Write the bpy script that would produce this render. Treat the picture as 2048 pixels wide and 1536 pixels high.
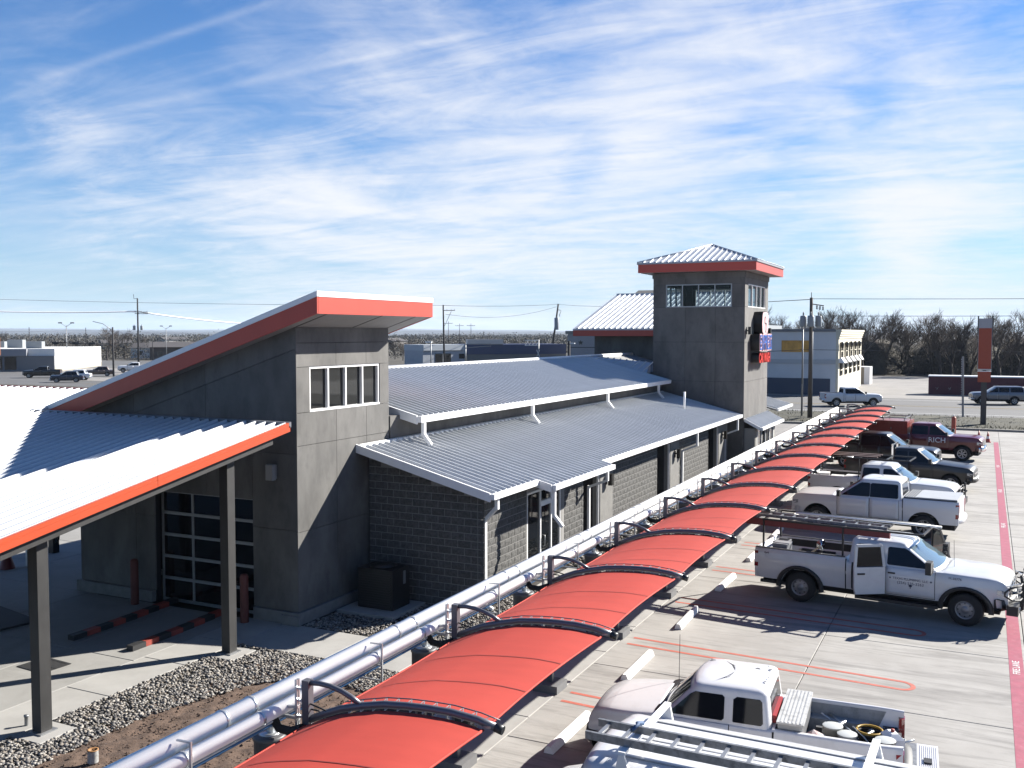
import bpy, bmesh, math, random
import numpy as np
from mathutils import Vector, Matrix

random.seed(7)
R = math.radians
for _o in list(bpy.data.objects):
    bpy.data.objects.remove(_o)
SC = bpy.context.scene
COL = SC.collection

# ---------------------------------------------------------------- camera
CAMH = 7.4
cam_d = bpy.data.cameras.new('camera')
cam_d.sensor_width = 36.0
cam_d.lens = 1950.0 / 2048.0 * 36.0
cam_d.clip_start = 0.1
cam_d.clip_end = 40000
cam = bpy.data.objects.new('camera', cam_d)
COL.objects.link(cam)
cam.location = (0, 0, CAMH)
cam.rotation_euler = (R(90 - 2.965), 0, R(25.897))
SC.camera = cam
SC.view_settings.view_transform = 'Standard'
SC.view_settings.look = 'None'
EXPO = 1.6
SC.view_settings.exposure = EXPO
SC.view_settings.gamma = 1.0
SC.view_settings.use_curve_mapping = False
SC.render.engine = 'CYCLES'
SC.cycles.max_bounces = 6
SC.cycles.diffuse_bounces = 3
SC.cycles.glossy_bounces = 3
SC.cycles.transparent_max_bounces = 8

# ---------------------------------------------------------------- sun and sky
SUN = Vector((1.0, 1.30, 0.98)).normalized()      # towards the sun
SUN_EL = math.asin(SUN.z)
SUN_AZ = math.atan2(SUN.x, SUN.y)
sun_d = bpy.data.lights.new('sun', 'SUN')
sun_d.energy = 5.0
sun_d.angle = R(0.53)
sun_d.color = (1.0, 0.955, 0.88)
sun = bpy.data.objects.new('sun', sun_d)
COL.objects.link(sun)
sun.rotation_euler = SUN.to_track_quat('Z', 'Y').to_euler()
sun.location = (40, 50, 60)

world = bpy.data.worlds.new('World')
SC.world = world
world.use_nodes = True
NT = world.node_tree
NT.nodes.clear()

def wn(kind, **kw):
    n = NT.nodes.new(kind)
    for k, v in kw.items():
        setattr(n, k, v)
    return n

def wmath(op, a, b=None, c=None, clamp=False):
    n = wn('ShaderNodeMath', operation=op, use_clamp=clamp)
    for i, s in enumerate((a, b, c)):
        if s is None:
            continue
        if isinstance(s, (int, float)):
            n.inputs[i].default_value = s
        else:
            NT.links.new(s, n.inputs[i])
    return n.outputs[0]

def wvec(op, a, b=None, out=0):
    n = wn('ShaderNodeVectorMath', operation=op)
    for i, s in enumerate((a, b)):
        if s is None:
            continue
        if isinstance(s, (tuple, list, Vector)):
            n.inputs[i].default_value = tuple(s)
        else:
            NT.links.new(s, n.inputs[i])
    return n.outputs[out]

def azel(az, el):
    az, el = R(az), R(el)
    return Vector((math.sin(az) * math.cos(el), math.cos(az) * math.cos(el), math.sin(el)))

CLOUDS = [(-13.8,14.8,9.70,0.30),(-19.4,11.8,7.64,0.20),(-4.5,15.9,8.81,0.25),(-35.2,8.5,6.46,0.16),(-31.8,5.4,7.35,0.20),(-27.2,9.7,5.88,0.08),(-50.5,11.4,4.11,0.36),(-45.3,9.2,4.70,0.34),(-40.0,8.0,4.0,0.2),(-49.0,6.0,3.0,0.2),(-29.5,14.1,4.70,0.10),(-5.7,9.9,3.82,0.12),(-1.9,6.3,6.46,0.22),(-17.9,7.1,5.88,0.15),(-9.6,6.3,5.88,0.10),(0.4,11.2,4.41,0.12),(-1.8,1.8,7.35,0.25),(-38.1,3.1,8.81,0.10),(-26.6,3.1,8.81,0.16),
(-47.2,15.9,7.35,-0.25),(-42.1,14.6,5.29,-0.20),(-42.9,10.9,3.82,-0.12),(-51.1,7.3,2.94,-0.15),(-50.4,4.9,3.23,-0.12),(-26.6,17.0,3.53,-0.08),(-36.6,12.0,3.53,-0.10),(-21.1,9.7,1.76,-0.18),(-12.3,10.0,3.82,-0.14),(-6.0,12.8,1.76,-0.20),(-0.8,13.8,3.23,-0.15),(-34.7,4.5,2.06,-0.12),(-7.4,7.3,3.53,-0.10),(-47.5,3.4,4.41,-0.10),(-8.2,3.8,4.70,-0.08)]
TRAILS = [(-51.87,12.83,-39.04,18.08,0.22,0.30), (-47.79,11.79,-21.41,18.02,0.22,0.26), (-43.5,7.77,-27.76,6.44,0.16,0.16),
          (-39.52,13.05,-21.11,16.28,0.30,0.14), (-20.78,6.27,-13.93,5.38,0.13,0.2)]

tc = wn('ShaderNodeTexCoord')
DIR = wvec('NORMALIZE', tc.outputs['Generated'])
# wind-torn edges: the direction is jittered by a soft noise before the banks are laid out
nz = wn('ShaderNodeTexNoise'); nz.inputs['Scale'].default_value = 5.0; nz.inputs['Detail'].default_value = 5.0
NT.links.new(DIR, nz.inputs['Vector'])
jit = wvec('MULTIPLY', wvec('SUBTRACT', nz.outputs['Color'], (0.5, 0.5, 0.5)), (0.22, 0.22, 0.09))
DW = wvec('NORMALIZE', wvec('ADD', DIR, jit))
bias = None
CLOUD_K = 0.62
for az, el, rad, amp in CLOUDS:
    d = wvec('DOT_PRODUCT', DW, azel(az, el), out=1)
    e = wmath('EXPONENT', wmath('MULTIPLY', wmath('SUBTRACT', d, 1.0), 2.0 / R(rad) ** 2)); amp *= CLOUD_K * (1.25 if amp < 0 else 0.9)
    bias = wmath('MULTIPLY', e, amp) if bias is None else wmath('MULTIPLY_ADD', e, amp, bias)
# cloud-deck coordinates: the sky direction projected on a high plane
sep = wn('ShaderNodeSeparateXYZ'); NT.links.new(DIR, sep.inputs[0])
zz = wmath('ADD', wmath('MAXIMUM', sep.outputs[2], 0.0), 0.10)
px = wmath('DIVIDE', sep.outputs[0], zz)
py = wmath('DIVIDE', sep.outputs[1], zz)
cb = wn('ShaderNodeCombineXYZ'); NT.links.new(px, cb.inputs[0]); NT.links.new(py, cb.inputs[1])
def deck(rot, scale, detail, rough, dist, nscale=1.0):
    mp = wn('ShaderNodeMapping'); mp.inputs['Rotation'].default_value = (0, 0, R(rot)); mp.inputs['Scale'].default_value = scale
    NT.links.new(cb.outputs[0], mp.inputs[0])
    t = wn('ShaderNodeTexNoise'); t.inputs['Scale'].default_value = nscale
    t.inputs['Detail'].default_value = detail; t.inputs['Roughness'].default_value = rough; t.inputs['Distortion'].default_value = dist
    NT.links.new(mp.outputs[0], t.inputs['Vector'])
    return t.outputs['Fac']
f1 = deck(-26, (0.8, 0.75, 1), 9, 0.60, 0.9)
f2 = deck(-20, (1.1, 3.0, 1), 8, 0.64, 1.5)
f3 = deck(-48, (5.0, 5.5, 1), 8, 0.68, 1.2)
dens = wmath('ADD', wmath('MULTIPLY_ADD', f1, 0.62, wmath('MULTIPLY', f2, 0.36)), wmath('MULTIPLY', f3, 0.20))
dens = wmath('ADD', dens, bias)
mr = wn('ShaderNodeMapRange'); mr.interpolation_type = 'SMOOTHSTEP'
mr.inputs['From Min'].default_value = 0.55; mr.inputs['From Max'].default_value = 1.04
NT.links.new(dens, mr.inputs['Value'])
cover = mr.outputs[0]
# thin high veil drifting through the bank's side of the sky
vd = wmath('EXPONENT', wmath('MULTIPLY', wmath('SUBTRACT', wvec('DOT_PRODUCT', DW, azel(-30, 8), out=1), 1.0), 2.0 / R(34) ** 2))
vr = wn('ShaderNodeMapRange'); vr.interpolation_type = 'SMOOTHSTEP'; vr.inputs['From Min'].default_value = 0.38; vr.inputs['From Max'].default_value = 0.72; vr.inputs['To Max'].default_value = 0.42
NT.links.new(wmath('MULTIPLY_ADD', f2, 0.55, wmath('MULTIPLY', f1, 0.45)), vr.inputs['Value'])
cover = wmath('ADD', cover, wmath('MULTIPLY', wmath('MULTIPLY', vr.outputs[0], vd), wmath('SUBTRACT', 1.0, cover)), clamp=True)
for a0, e0, a1, e1, w, amp in TRAILS:
    d0, d1 = azel(a0, e0), azel(a1, e1)
    n = d0.cross(d1).normalized(); mid = (d0 + d1).normalized(); half = d0.angle(d1) / 2
    s = wmath('ABSOLUTE', wvec('DOT_PRODUCT', wvec('NORMALIZE', wvec('ADD', DIR, wvec('MULTIPLY', jit, (0.04, 0.04, 0.04)))), n, out=1))
    e = wmath('EXPONENT', wmath('MULTIPLY', wmath('POWER', wmath('DIVIDE', s, R(w)), 2.0), -1.0))
    lim = wn('ShaderNodeMapRange'); lim.interpolation_type = 'SMOOTHSTEP'
    lim.inputs['From Min'].default_value = math.cos(half * 1.25); lim.inputs['From Max'].default_value = math.cos(half * 0.7)
    NT.links.new(wvec('DOT_PRODUCT', DIR, mid, out=1), lim.inputs['Value'])
    k = wmath('MULTIPLY', wmath('MULTIPLY', e, lim.outputs[0]), wmath('MULTIPLY', f3, amp * 1.0))
    cover = wmath('ADD', cover, k, clamp=True)
sky = wn('ShaderNodeTexSky', sky_type='NISHITA')
sky.sun_disc = False
sky.sun_elevation = SUN_EL
sky.sun_rotation = SUN_AZ
sky.altitude = 200.0
sky.air_density = 1.0
sky.dust_density = 0.2
sky.ozone_density = 1.6
SKY_K = 0.05; CK = SKY_K * 2 ** EXPO
hs = wn('ShaderNodeHueSaturation'); hs.inputs['Saturation'].default_value = 1.15; hs.inputs['Value'].default_value = 1.0
tint = wn('ShaderNodeMixRGB', blend_type='MULTIPLY'); tint.inputs[0].default_value = 1.0
NT.links.new(sky.outputs[0], tint.inputs[1]); tint.inputs[2].default_value = (0.57, 0.71, 0.95, 1)
# pale haze low over the horizon all the way round
hz = wmath('EXPONENT', wmath('MULTIPLY', wmath('MAXIMUM', sep.outputs[2], 0.0), -11.0))
hzm = wn('ShaderNodeMixRGB'); NT.links.new(wmath('MULTIPLY', hz, 0.88), hzm.inputs[0]); NT.links.new(tint.outputs[0], hzm.inputs[1])
hzm.inputs[2].default_value = (0.52 / CK, 0.70 / CK, 0.85 / CK, 1)
NT.links.new(hzm.outputs[0], hs.inputs['Color'])
mix = wn('ShaderNodeMixRGB')
NT.links.new(cover, mix.inputs[0]); NT.links.new(hs.outputs[0], mix.inputs[1])
mix.inputs[2].default_value = (0.92 / CK, 0.945 / CK, 1.0 / CK, 1)
bg = wn('ShaderNodeBackground'); bg.inputs['Strength'].default_value = SKY_K
NT.links.new(mix.outputs[0], bg.inputs['Color'])
wo = wn('ShaderNodeOutputWorld'); NT.links.new(bg.outputs[0], wo.inputs['Surface'])

# ---------------------------------------------------------------- materials
MATS = {}
ALB = 0.53      # the base colours below were noted from a sunlit view; this brings them to real albedo
def mat(name, col, rough=0.6, metal=0.0, var=0.0, vscale=3.0, bump=0.0, bscale=40.0, spec=0.5, stretch=(1, 1, 1), col2=None, dscale=None, damt=0.0, dcol=(0.1, 0.09, 0.08), coat=0.0, space='Object', rnd=0.0, detail=6.0):
    """procedural principled material: base colour broken by two noises, optional dirt stains, optional bump"""
    if name in MATS:
        return MATS[name]
    col = [c * ALB for c in col]; dcol = [c * ALB for c in dcol]; col2 = [c * ALB for c in col2] if col2 else None
    m = bpy.data.materials.new(name); m.use_nodes = True
    t = m.node_tree; b = t.nodes['Principled BSDF']
    b.inputs['Roughness'].default_value = rough; b.inputs['Metallic'].default_value = metal
    b.inputs['Specular IOR Level'].default_value = spec
    b.inputs['Coat Weight'].default_value = coat
    if coat:
        b.inputs['Coat Roughness'].default_value = 0.04
    c = (*col, 1)
    b.inputs['Base Color'].default_value = c
    tcn = t.nodes.new('ShaderNodeTexCoord')
    mp = t.nodes.new('ShaderNodeMapping'); mp.inputs['Scale'].default_value = stretch
    if space == 'World':
        g = t.nodes.new('ShaderNodeNewGeometry'); t.links.new(g.outputs['Position'], mp.inputs[0])
    else:
        t.links.new(tcn.outputs['Object'], mp.inputs[0])
    last = None
    def noise(sc, det=detail, ro=0.6):
        n = t.nodes.new('ShaderNodeTexNoise'); n.inputs['Scale'].default_value = sc; n.inputs['Detail'].default_value = det; n.inputs['Roughness'].default_value = ro
        t.links.new(mp.outputs[0], n.inputs['Vector']); return n
    if var or col2:
        n = noise(vscale)
        r = t.nodes.new('ShaderNodeValToRGB')
        lo = [max(0, x * (1 - var)) for x in col]; hi = [x * (1 + var) for x in col] if col2 is None else list(col2)
        r.color_ramp.elements[0].position = 0.32; r.color_ramp.elements[1].position = 0.68
        r.color_ramp.elements[0].color = (*lo, 1); r.color_ramp.elements[1].color = (*hi, 1)
        t.links.new(n.outputs['Fac'], r.inputs[0]); last = r.outputs[0]
    if dscale:
        n2 = noise(dscale, 8, 0.68)
        r2 = t.nodes.new('ShaderNodeValToRGB'); r2.color_ramp.elements[0].position = 0.5; r2.color_ramp.elements[1].position = 0.72
        r2.color_ramp.elements[0].color = (0, 0, 0, 1); r2.color_ramp.elements[1].color = (damt, damt, damt, 1)
        t.links.new(n2.outputs['Fac'], r2.inputs[0])
        mx = t.nodes.new('ShaderNodeMixRGB'); t.links.new(r2.outputs[0], mx.inputs[0])
        if last is None: mx.inputs[1].default_value = c
        else: t.links.new(last, mx.inputs[1])
        mx.inputs[2].default_value = (*dcol, 1); last = mx.outputs[0]
    if rnd:
        oi = t.nodes.new('ShaderNodeObjectInfo')
        ma = t.nodes.new('ShaderNodeMapRange'); ma.inputs['To Min'].default_value = 1 - rnd; ma.inputs['To Max'].default_value = 1 + rnd
        t.links.new(oi.outputs['Random'], ma.inputs['Value'])
        mm = t.nodes.new('ShaderNodeMixRGB'); mm.blend_type = 'MULTIPLY'; mm.inputs[0].default_value = 1
        if last is None: mm.inputs[1].default_value = c
        else: t.links.new(last, mm.inputs[1])
        t.links.new(ma.outputs[0], mm.inputs[2]); last = mm.outputs[0]
    if last is not None:
        t.links.new(last, b.inputs['Base Color'])
    if bump:
        nb = noise(bscale, 8, 0.65)
        bp = t.nodes.new('ShaderNodeBump'); bp.inputs['Strength'].default_value = bump; bp.inputs['Distance'].default_value = 0.02
        t.links.new(nb.outputs['Fac'], bp.inputs['Height']); t.links.new(bp.outputs[0], b.inputs['Normal'])
    MATS[name] = m
    return m

def glass_mat(name, alpha=0.5, tint=(0.02, 0.025, 0.03)):
    """window glass one can see through: part transparent, part dark mirror"""
    m = bpy.data.materials.new(name); m.use_nodes = True; t = m.node_tree
    b = t.nodes['Principled BSDF']; b.inputs['Base Color'].default_value = (*tint, 1); b.inputs['Roughness'].default_value = 0.03
    tr = t.nodes.new('ShaderNodeBsdfTransparent'); tr.inputs[0].default_value = (0.9, 0.95, 0.97, 1)
    mx = t.nodes.new('ShaderNodeMixShader'); mx.inputs[0].default_value = alpha
    t.links.new(b.outputs[0], mx.inputs[1]); t.links.new(tr.outputs[0], mx.inputs[2])
    t.links.new(mx.outputs[0], t.nodes['Material Output'].inputs[0])
    MATS[name] = m
    return m

# ---------------------------------------------------------------- mesh helpers
class MB:
    """collects simple shapes and links them as ONE mesh object"""
    def __init__(s):
        s.v = []; s.f = []; s.mi = []; s.sm = []; s.m = 0
    def add(s, vs, fs, smooth=False):
        o = len(s.v); s.v += [tuple(p) for p in vs]
        for f in fs:
            s.f.append(tuple(i + o for i in f)); s.mi.append(s.m); s.sm.append(smooth)
        return s
    def box(s, x0, x1, y0, y1, z0, z1):
        return s.add([(x0,y0,z0),(x1,y0,z0),(x1,y1,z0),(x0,y1,z0),(x0,y0,z1),(x1,y0,z1),(x1,y1,z1),(x0,y1,z1)],
                     [(0,3,2,1),(4,5,6,7),(0,1,5,4),(1,2,6,5),(2,3,7,6),(3,0,4,7)])
    def hexa(s, p):
        """eight corners: bottom 0-3, top 4-7 (counter-clockwise)"""
        return s.add(p, [(0,3,2,1),(4,5,6,7),(0,1,5,4),(1,2,6,5),(2,3,7,6),(3,0,4,7)])
    def bar(s, a, b, w, h, up=(0, 0, 1)):
        a, b = Vector(a), Vector(b); d = (b - a).normalized(); u = Vector(up)
        r = d.cross(u)
        if r.length < 1e-4: r = d.cross(Vector((1, 0, 0)))
        r.normalize(); u = r.cross(d).normalized(); r *= w / 2; u *= h / 2
        return s.hexa([a - r - u, a + r - u, b + r - u, b - r - u, a - r + u, a + r + u, b + r + u, b - r + u])
    def tube(s, pts, rad, n=8, cap=True):
        pts = [Vector(p) for p in pts]; rr = rad if isinstance(rad, (list, tuple)) else [rad] * len(pts)
        vs = []; fs = []; ref = None
        for i, p in enumerate(pts):
            d = (pts[min(i + 1, len(pts) - 1)] - pts[max(i - 1, 0)]).normalized()
            if ref is None:
                ref = d.orthogonal().normalized()
            else:
                ref = (ref - d * ref.dot(d)).normalized()
            q = d.cross(ref)
            for k in range(n):
                a = 2 * math.pi * k / n
                vs.append(p + (ref * math.cos(a) + q * math.sin(a)) * rr[i])
        for i in range(len(pts) - 1):
            for k in range(n):
                k2 = (k + 1) % n
                fs.append((i*n+k, i*n+k2, (i+1)*n+k2, (i+1)*n+k))
        s.add(vs, fs, True)
        if cap:
            o = len(s.v) - len(vs)
            s.f.append(tuple(o + k for k in range(n))[::-1]); s.mi.append(s.m); s.sm.append(False)
            s.f.append(tuple(o + (len(pts)-1)*n + k for k in range(n))); s.mi.append(s.m); s.sm.append(False)
        return s
    def cyl(s, c, r, z0, z1, n=16, r1=None):
        return s.tube([(c[0], c[1], z0), (c[0], c[1], z1)], [r, r if r1 is None else r1], n)
    def prism(s, poly, f0, f1):
        """polygon given as list of 2-d points, f0/f1 map a 2-d point to the two end faces"""
        n = len(poly); vs = [f0(p) for p in poly] + [f1(p) for p in poly]
        fs = [tuple(range(n))[::-1], tuple(range(n, 2 * n))] + [(i, (i+1) % n, n + (i+1) % n, n + i) for i in range(n)]
        return s.add(vs, fs)
    def lathe(s, prof, n=20, axis='z', c=(0, 0, 0), smooth=True):
        vs = []; fs = []
        for r, h in prof:
            for k in range(n):
                a = 2 * math.pi * k / n; x, y = r * math.cos(a), r * math.sin(a)
                vs.append({'z': (c[0]+x, c[1]+y, c[2]+h), 'y': (c[0]+x, c[1]+h, c[2]+y), 'x': (c[0]+h, c[1]+x, c[2]+y)}[axis])
        for i in range(len(prof) - 1):
            for k in range(n):
                k2 = (k + 1) % n; fs.append((i*n+k, i*n+k2, (i+1)*n+k2, (i+1)*n+k))
        return s.add(vs, fs, smooth)
    def grid(s, rows, smooth=True):
        """rows of equal numbers of points"""
        n = len(rows[0]); vs = [p for r in rows for p in r]
        fs = [(i*n+k, i*n+k+1, (i+1)*n+k+1, (i+1)*n+k) for i in range(len(rows)-1) for k in range(n-1)]
        return s.add(vs, fs, smooth)
    def mesh(s, name, mats, fix=True):
        me = bpy.data.meshes.new(name); me.from_pydata(s.v, [], s.f)
        for m in (mats if isinstance(mats, (list, tuple)) else [mats]):
            me.materials.append(m)
        me.polygons.foreach_set('material_index', s.mi); me.polygons.foreach_set('use_smooth', s.sm)
        if fix:
            bm = bmesh.new(); bm.from_mesh(me); bmesh.ops.recalc_face_normals(bm, faces=bm.faces); bm.to_mesh(me); bm.free()
        me.update()
        return me
    def build(s, name, mats, parent=None, fix=True):
        return link(name, s.mesh(name, mats, fix), parent)

def link(name, data, parent=None):
    o = bpy.data.objects.new(name, data); COL.objects.link(o)
    if parent is not None: o.parent = parent
    return o
def tag(o, label=None, cat=None, group=None, kind=None):
    if label: o['label'] = label
    if cat: o['category'] = cat
    if group: o['group'] = group
    if kind: o['kind'] = kind
    return o
def thing(name, label, cat, loc=(0, 0, 0), rz=0.0, group=None):
    o = link(name, None); o.location = loc; o.rotation_euler = (0, 0, rz)
    return tag(o, label, cat, group)
def copy_tree(o, parent=None):
    c = o.copy(); COL.objects.link(c)
    if parent is not None: c.parent = parent
    for ch in list(o.children):
        copy_tree(ch, c)
    return c
def text_mesh(name, body, size, mt, parent=None, extrude=0.0, offset=0.0, align='CENTER', spacing=1.0):
    cu = bpy.data.curves.new(name, 'FONT'); cu.body = body; cu.size = size; cu.extrude = extrude; cu.offset = offset
    cu.align_x = align; cu.align_y = 'CENTER'; cu.space_character = spacing; cu.resolution_u = 3
    tmp = bpy.data.objects.new('tmp', cu); COL.objects.link(tmp)
    bpy.context.view_layer.update()
    me = bpy.data.meshes.new_from_object(tmp.evaluated_get(bpy.context.evaluated_depsgraph_get()))
    bpy.data.objects.remove(tmp); bpy.data.curves.remove(cu)
    me.materials.clear(); me.materials.append(mt)
    return link(name, me, parent)
def place(o, loc, xdir, ydir):
    """orient an object so its local x and y run along the given directions"""
    x = Vector(xdir).normalized(); y = Vector(ydir); y = (y - x * y.dot(x)).normalized(); z = x.cross(y)
    m = Matrix((x, y, z)).transposed().to_4x4(); m.translation = Vector(loc); o.matrix_local = m
    return o

M = {}
M['concrete_wall'] = mat('painted concrete panel', (0.172, 0.166, 0.156), 0.75, var=0.30, vscale=1.1, bump=0.15, bscale=30, dscale=2.6, damt=0.6, dcol=(0.085, 0.082, 0.077), stretch=(1, 1, 0.5), space='World', rnd=0.10, detail=9)
M['core'] = mat('dark core', (0.03, 0.03, 0.032), 0.9)
M['footing'] = mat('footing concrete', (0.30, 0.295, 0.28), 0.85, var=0.15, vscale=4, bump=0.2)
M['block'] = mat('split face block', (0.135, 0.132, 0.125), 0.9, var=0.38, vscale=14, bump=0.9, bscale=34, space='World', rnd=0.12)
M['mortar'] = mat('mortar', (0.38, 0.37, 0.355), 0.9, var=0.1, vscale=20)
M['galv'] = mat('galvalume', (0.80, 0.83, 0.87), 0.42, metal=0.25, var=0.05, vscale=6, spec=0.5, rnd=0.035)
M['white_trim'] = mat('white trim paint', (1.25, 1.25, 1.24), 0.42, var=0.03, vscale=5)
M['orange'] = mat('orange red paint', (0.70, 0.088, 0.050), 0.42, var=0.05, vscale=1.5)
M['orange_trim'] = mat('orange trim paint', (0.72, 0.100, 0.030), 0.38, var=0.04, vscale=2)
M['soffit'] = mat('soffit panel', (0.40, 0.40, 0.39), 0.7, var=0.06, vscale=3)
M['black'] = mat('black paint', (0.018, 0.018, 0.02), 0.45, var=0.2, vscale=8)
M['black_rubber'] = mat('black rubber', (0.016, 0.016, 0.017), 0.75)
M['steel_dark'] = mat('dark column steel', (0.035, 0.034, 0.033), 0.6, var=0.3, vscale=5, stretch=(1, 1, 0.4))
M['alu'] = mat('aluminium frame', (0.52, 0.53, 0.54), 0.38, metal=0.6)
M['alu_dirty'] = mat('weathered aluminium', (0.40, 0.41, 0.42), 0.45, metal=0.5, var=0.25, vscale=9, dscale=12, damt=0.7, dcol=(0.07, 0.07, 0.075))
M['glass_dark'] = mat('dark glass', (0.012, 0.014, 0.016), 0.03, spec=0.6)
M['glass_door'] = mat('bay door glass', (0.006, 0.007, 0.009), 0.05, spec=0.5)
glass_mat('clear glass', 0.78); M['glass_clear'] = MATS['clear glass']
glass_mat('car glass', 0.35, (0.015, 0.02, 0.022)); M['car_glass'] = MATS['car glass']
M['fabric'] = mat('red shade fabric', (0.66, 0.084, 0.058), 0.75, var=0.05, vscale=1.2, bump=0.10, bscale=7, spec=0.25, stretch=(1, 3, 1))
M['seam'] = mat('fabric seam', (0.34, 0.035, 0.028), 0.8)
M['arch_grey'] = mat('grey powder coat', (0.20, 0.205, 0.23), 0.38, metal=0.35, var=0.06)
M['duct'] = mat('galvanised duct', (1.72, 1.68, 1.58), 0.45, metal=0.0, var=0.06, vscale=2.5, stretch=(1, 0.3, 1))
M['galv_pipe'] = mat('galvanised fitting', (0.9, 0.94, 0.97), 0.3, metal=0.8, var=0.12, vscale=9)
M['blue_pipe'] = mat('blue tubing', (0.10, 0.26, 0.52), 0.4)
M['can'] = mat('grey canister', (0.13, 0.13, 0.14), 0.5, var=0.1)
M['white_paint'] = mat('white road paint', (1.2, 1.2, 1.17), 0.7, var=0.08, vscale=8, dscale=18, damt=0.35, dcol=(0.5, 0.48, 0.45))
M['stop_white'] = mat('white parking stop', (1.3, 1.28, 1.25), 0.75, var=0.05, vscale=6, dscale=8, damt=0.4, dcol=(0.5, 0.47, 0.44))
M['stripe'] = mat('orange stripe paint', (0.66, 0.155, 0.10), 0.7, var=0.10, vscale=7, dscale=10, damt=0.5, dcol=(0.5, 0.36, 0.30), space='World')
M['fire'] = mat('fire lane paint', (0.44, 0.06, 0.12), 0.65, var=0.14, vscale=4, dscale=6, damt=0.45, dcol=(0.60, 0.25, 0.30), space='World')
# ================================================================ THE SETTING: ground, pavements, road
def sheet(name, poly, z, mt, thick=0.0, parent=None, kind='structure'):
    b = MB()
    if thick:
        b.prism(poly, lambda p: (p[0], p[1], z - thick), lambda p: (p[0], p[1], z))
    else:
        b.add([(p[0], p[1], z) for p in poly], [tuple(range(len(poly)))])
    o = b.build(name, mt, parent)
    return tag(o, kind=kind) if parent is None else o
def rect(x0, x1, y0, y1):
    return [(x0, y0), (x1, y0), (x1, y1), (x0, y1)]

M['soil'] = mat('winter field', (0.085, 0.072, 0.05), 0.95, var=0.45, vscale=0.02, bump=0.3, bscale=2, col2=(0.125, 0.108, 0.075), space='World', dscale=0.006, damt=0.8, dcol=(0.05, 0.047, 0.036))
M['asphalt'] = mat('asphalt', (0.17, 0.168, 0.165), 0.85, var=0.16, vscale=0.5, bump=0.1, bscale=60, space='World', stretch=(0.15, 1.5, 1), dscale=0.8, damt=0.35, dcol=(0.11, 0.11, 0.11))
M['lot_far'] = mat('pale far concrete', (0.36, 0.34, 0.315), 0.85, var=0.12, vscale=0.35, space='World', dscale=0.5, damt=0.4, dcol=(0.26, 0.25, 0.235))
M['verge'] = mat('dormant grass', (0.05, 0.052, 0.028), 0.95, var=0.45, vscale=0.6, col2=(0.10, 0.092, 0.052), bump=0.8, bscale=3, space='World')
M['kerb'] = mat('kerb concrete', (0.38, 0.36, 0.33), 0.85, var=0.12, vscale=2, space='World')

def concrete(name, c, c2, streak, amt=0.5, dcol=(0.20, 0.195, 0.19)):
    """poured concrete with curing blotches, tyre streaks along a direction and fine pores"""
    c, c2, dcol = [tuple(x * ALB for x in q) for q in (c, c2, dcol)]
    m = bpy.data.materials.new(name); m.use_nodes = True; t = m.node_tree; b = t.nodes['Principled BSDF']; b.inputs['Roughness'].default_value = 0.8
    b.inputs['Specular IOR Level'].default_value = 0.3
    g = t.nodes.new('ShaderNodeNewGeometry')
    def n(scale, st, det=8, ro=0.62, dist=0.0, rot=0):
        mp = t.nodes.new('ShaderNodeMapping'); mp.inputs['Scale'].default_value = st; mp.inputs['Rotation'].default_value = (0, 0, R(rot)); t.links.new(g.outputs['Position'], mp.inputs[0])
        q = t.nodes.new('ShaderNodeTexNoise'); q.inputs['Scale'].default_value = scale; q.inputs['Detail'].default_value = det; q.inputs['Roughness'].default_value = ro; q.inputs['Distortion'].default_value = dist
        t.links.new(mp.outputs[0], q.inputs[0]); return q.outputs['Fac']
    def ramp(f, p0, p1, a, bb):
        r = t.nodes.new('ShaderNodeValToRGB'); r.color_ramp.elements[0].position = p0; r.color_ramp.elements[1].position = p1
        r.color_ramp.elements[0].color = (*a, 1); r.color_ramp.elements[1].color = (*bb, 1); t.links.new(f, r.inputs[0]); return r.outputs[0]
    def mixc(f, a, bb, mode='MIX'):
        x = t.nodes.new('ShaderNodeMixRGB'); x.blend_type = mode
        for i, s in enumerate((f, a, bb)):
            if isinstance(s, tuple): x.inputs[i].default_value = (*s, 1)
            elif isinstance(s, float): x.inputs[i].default_value = s
            else: t.links.new(s, x.inputs[i])
        return x.outputs[0]
    base = ramp(n(0.55, (1, 1, 1)), 0.3, 0.7, c, c2)
    st = ramp(n(1.0, (streak[0], streak[1], 1), 9, 0.66, 1.4, streak[2]), 0.50, 0.74, (0, 0, 0), (amt, amt, amt))
    col = mixc(st, base, dcol)
    st2 = ramp(n(1.0, (streak[0] * 2.2, streak[1] * 2.6, 1), 9, 0.7, 2.0, streak[2] - 8), 0.52, 0.70, (0, 0, 0), (amt * 0.7,) * 3)
    col = mixc(st2, col, tuple(x * 1.15 for x in dcol))
    pale = ramp(n(0.9, (1, 2.0, 1), 7, 0.6, 1.0, 12), 0.55, 0.75, (0, 0, 0), (0.35, 0.35, 0.35))
    col = mixc(pale, col, tuple(min(0.6, x * 1.2) for x in c2))
    oil = ramp(n(0.8, (1, 1, 1), 4, 0.5), 0.70, 0.80, (0, 0, 0), (0.5, 0.5, 0.5))
    col = mixc(oil, col, (0.11, 0.105, 0.10))
    col = mixc(0.35, col, ramp(n(55, (1, 1, 1), 4), 0.25, 0.75, (0.62, 0.62, 0.62), (1, 1, 1)), 'MULTIPLY')
    t.links.new(col, b.inputs['Base Color'])
    bp = t.nodes.new('ShaderNodeBump'); bp.inputs['Strength'].default_value = 0.12; bp.inputs['Distance'].default_value = 0.01
    t.links.new(n(38, (1, 1, 1), 8), bp.inputs['Height']); t.links.new(bp.outputs[0], b.inputs['Normal'])
    MATS[name] = m; return m
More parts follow.
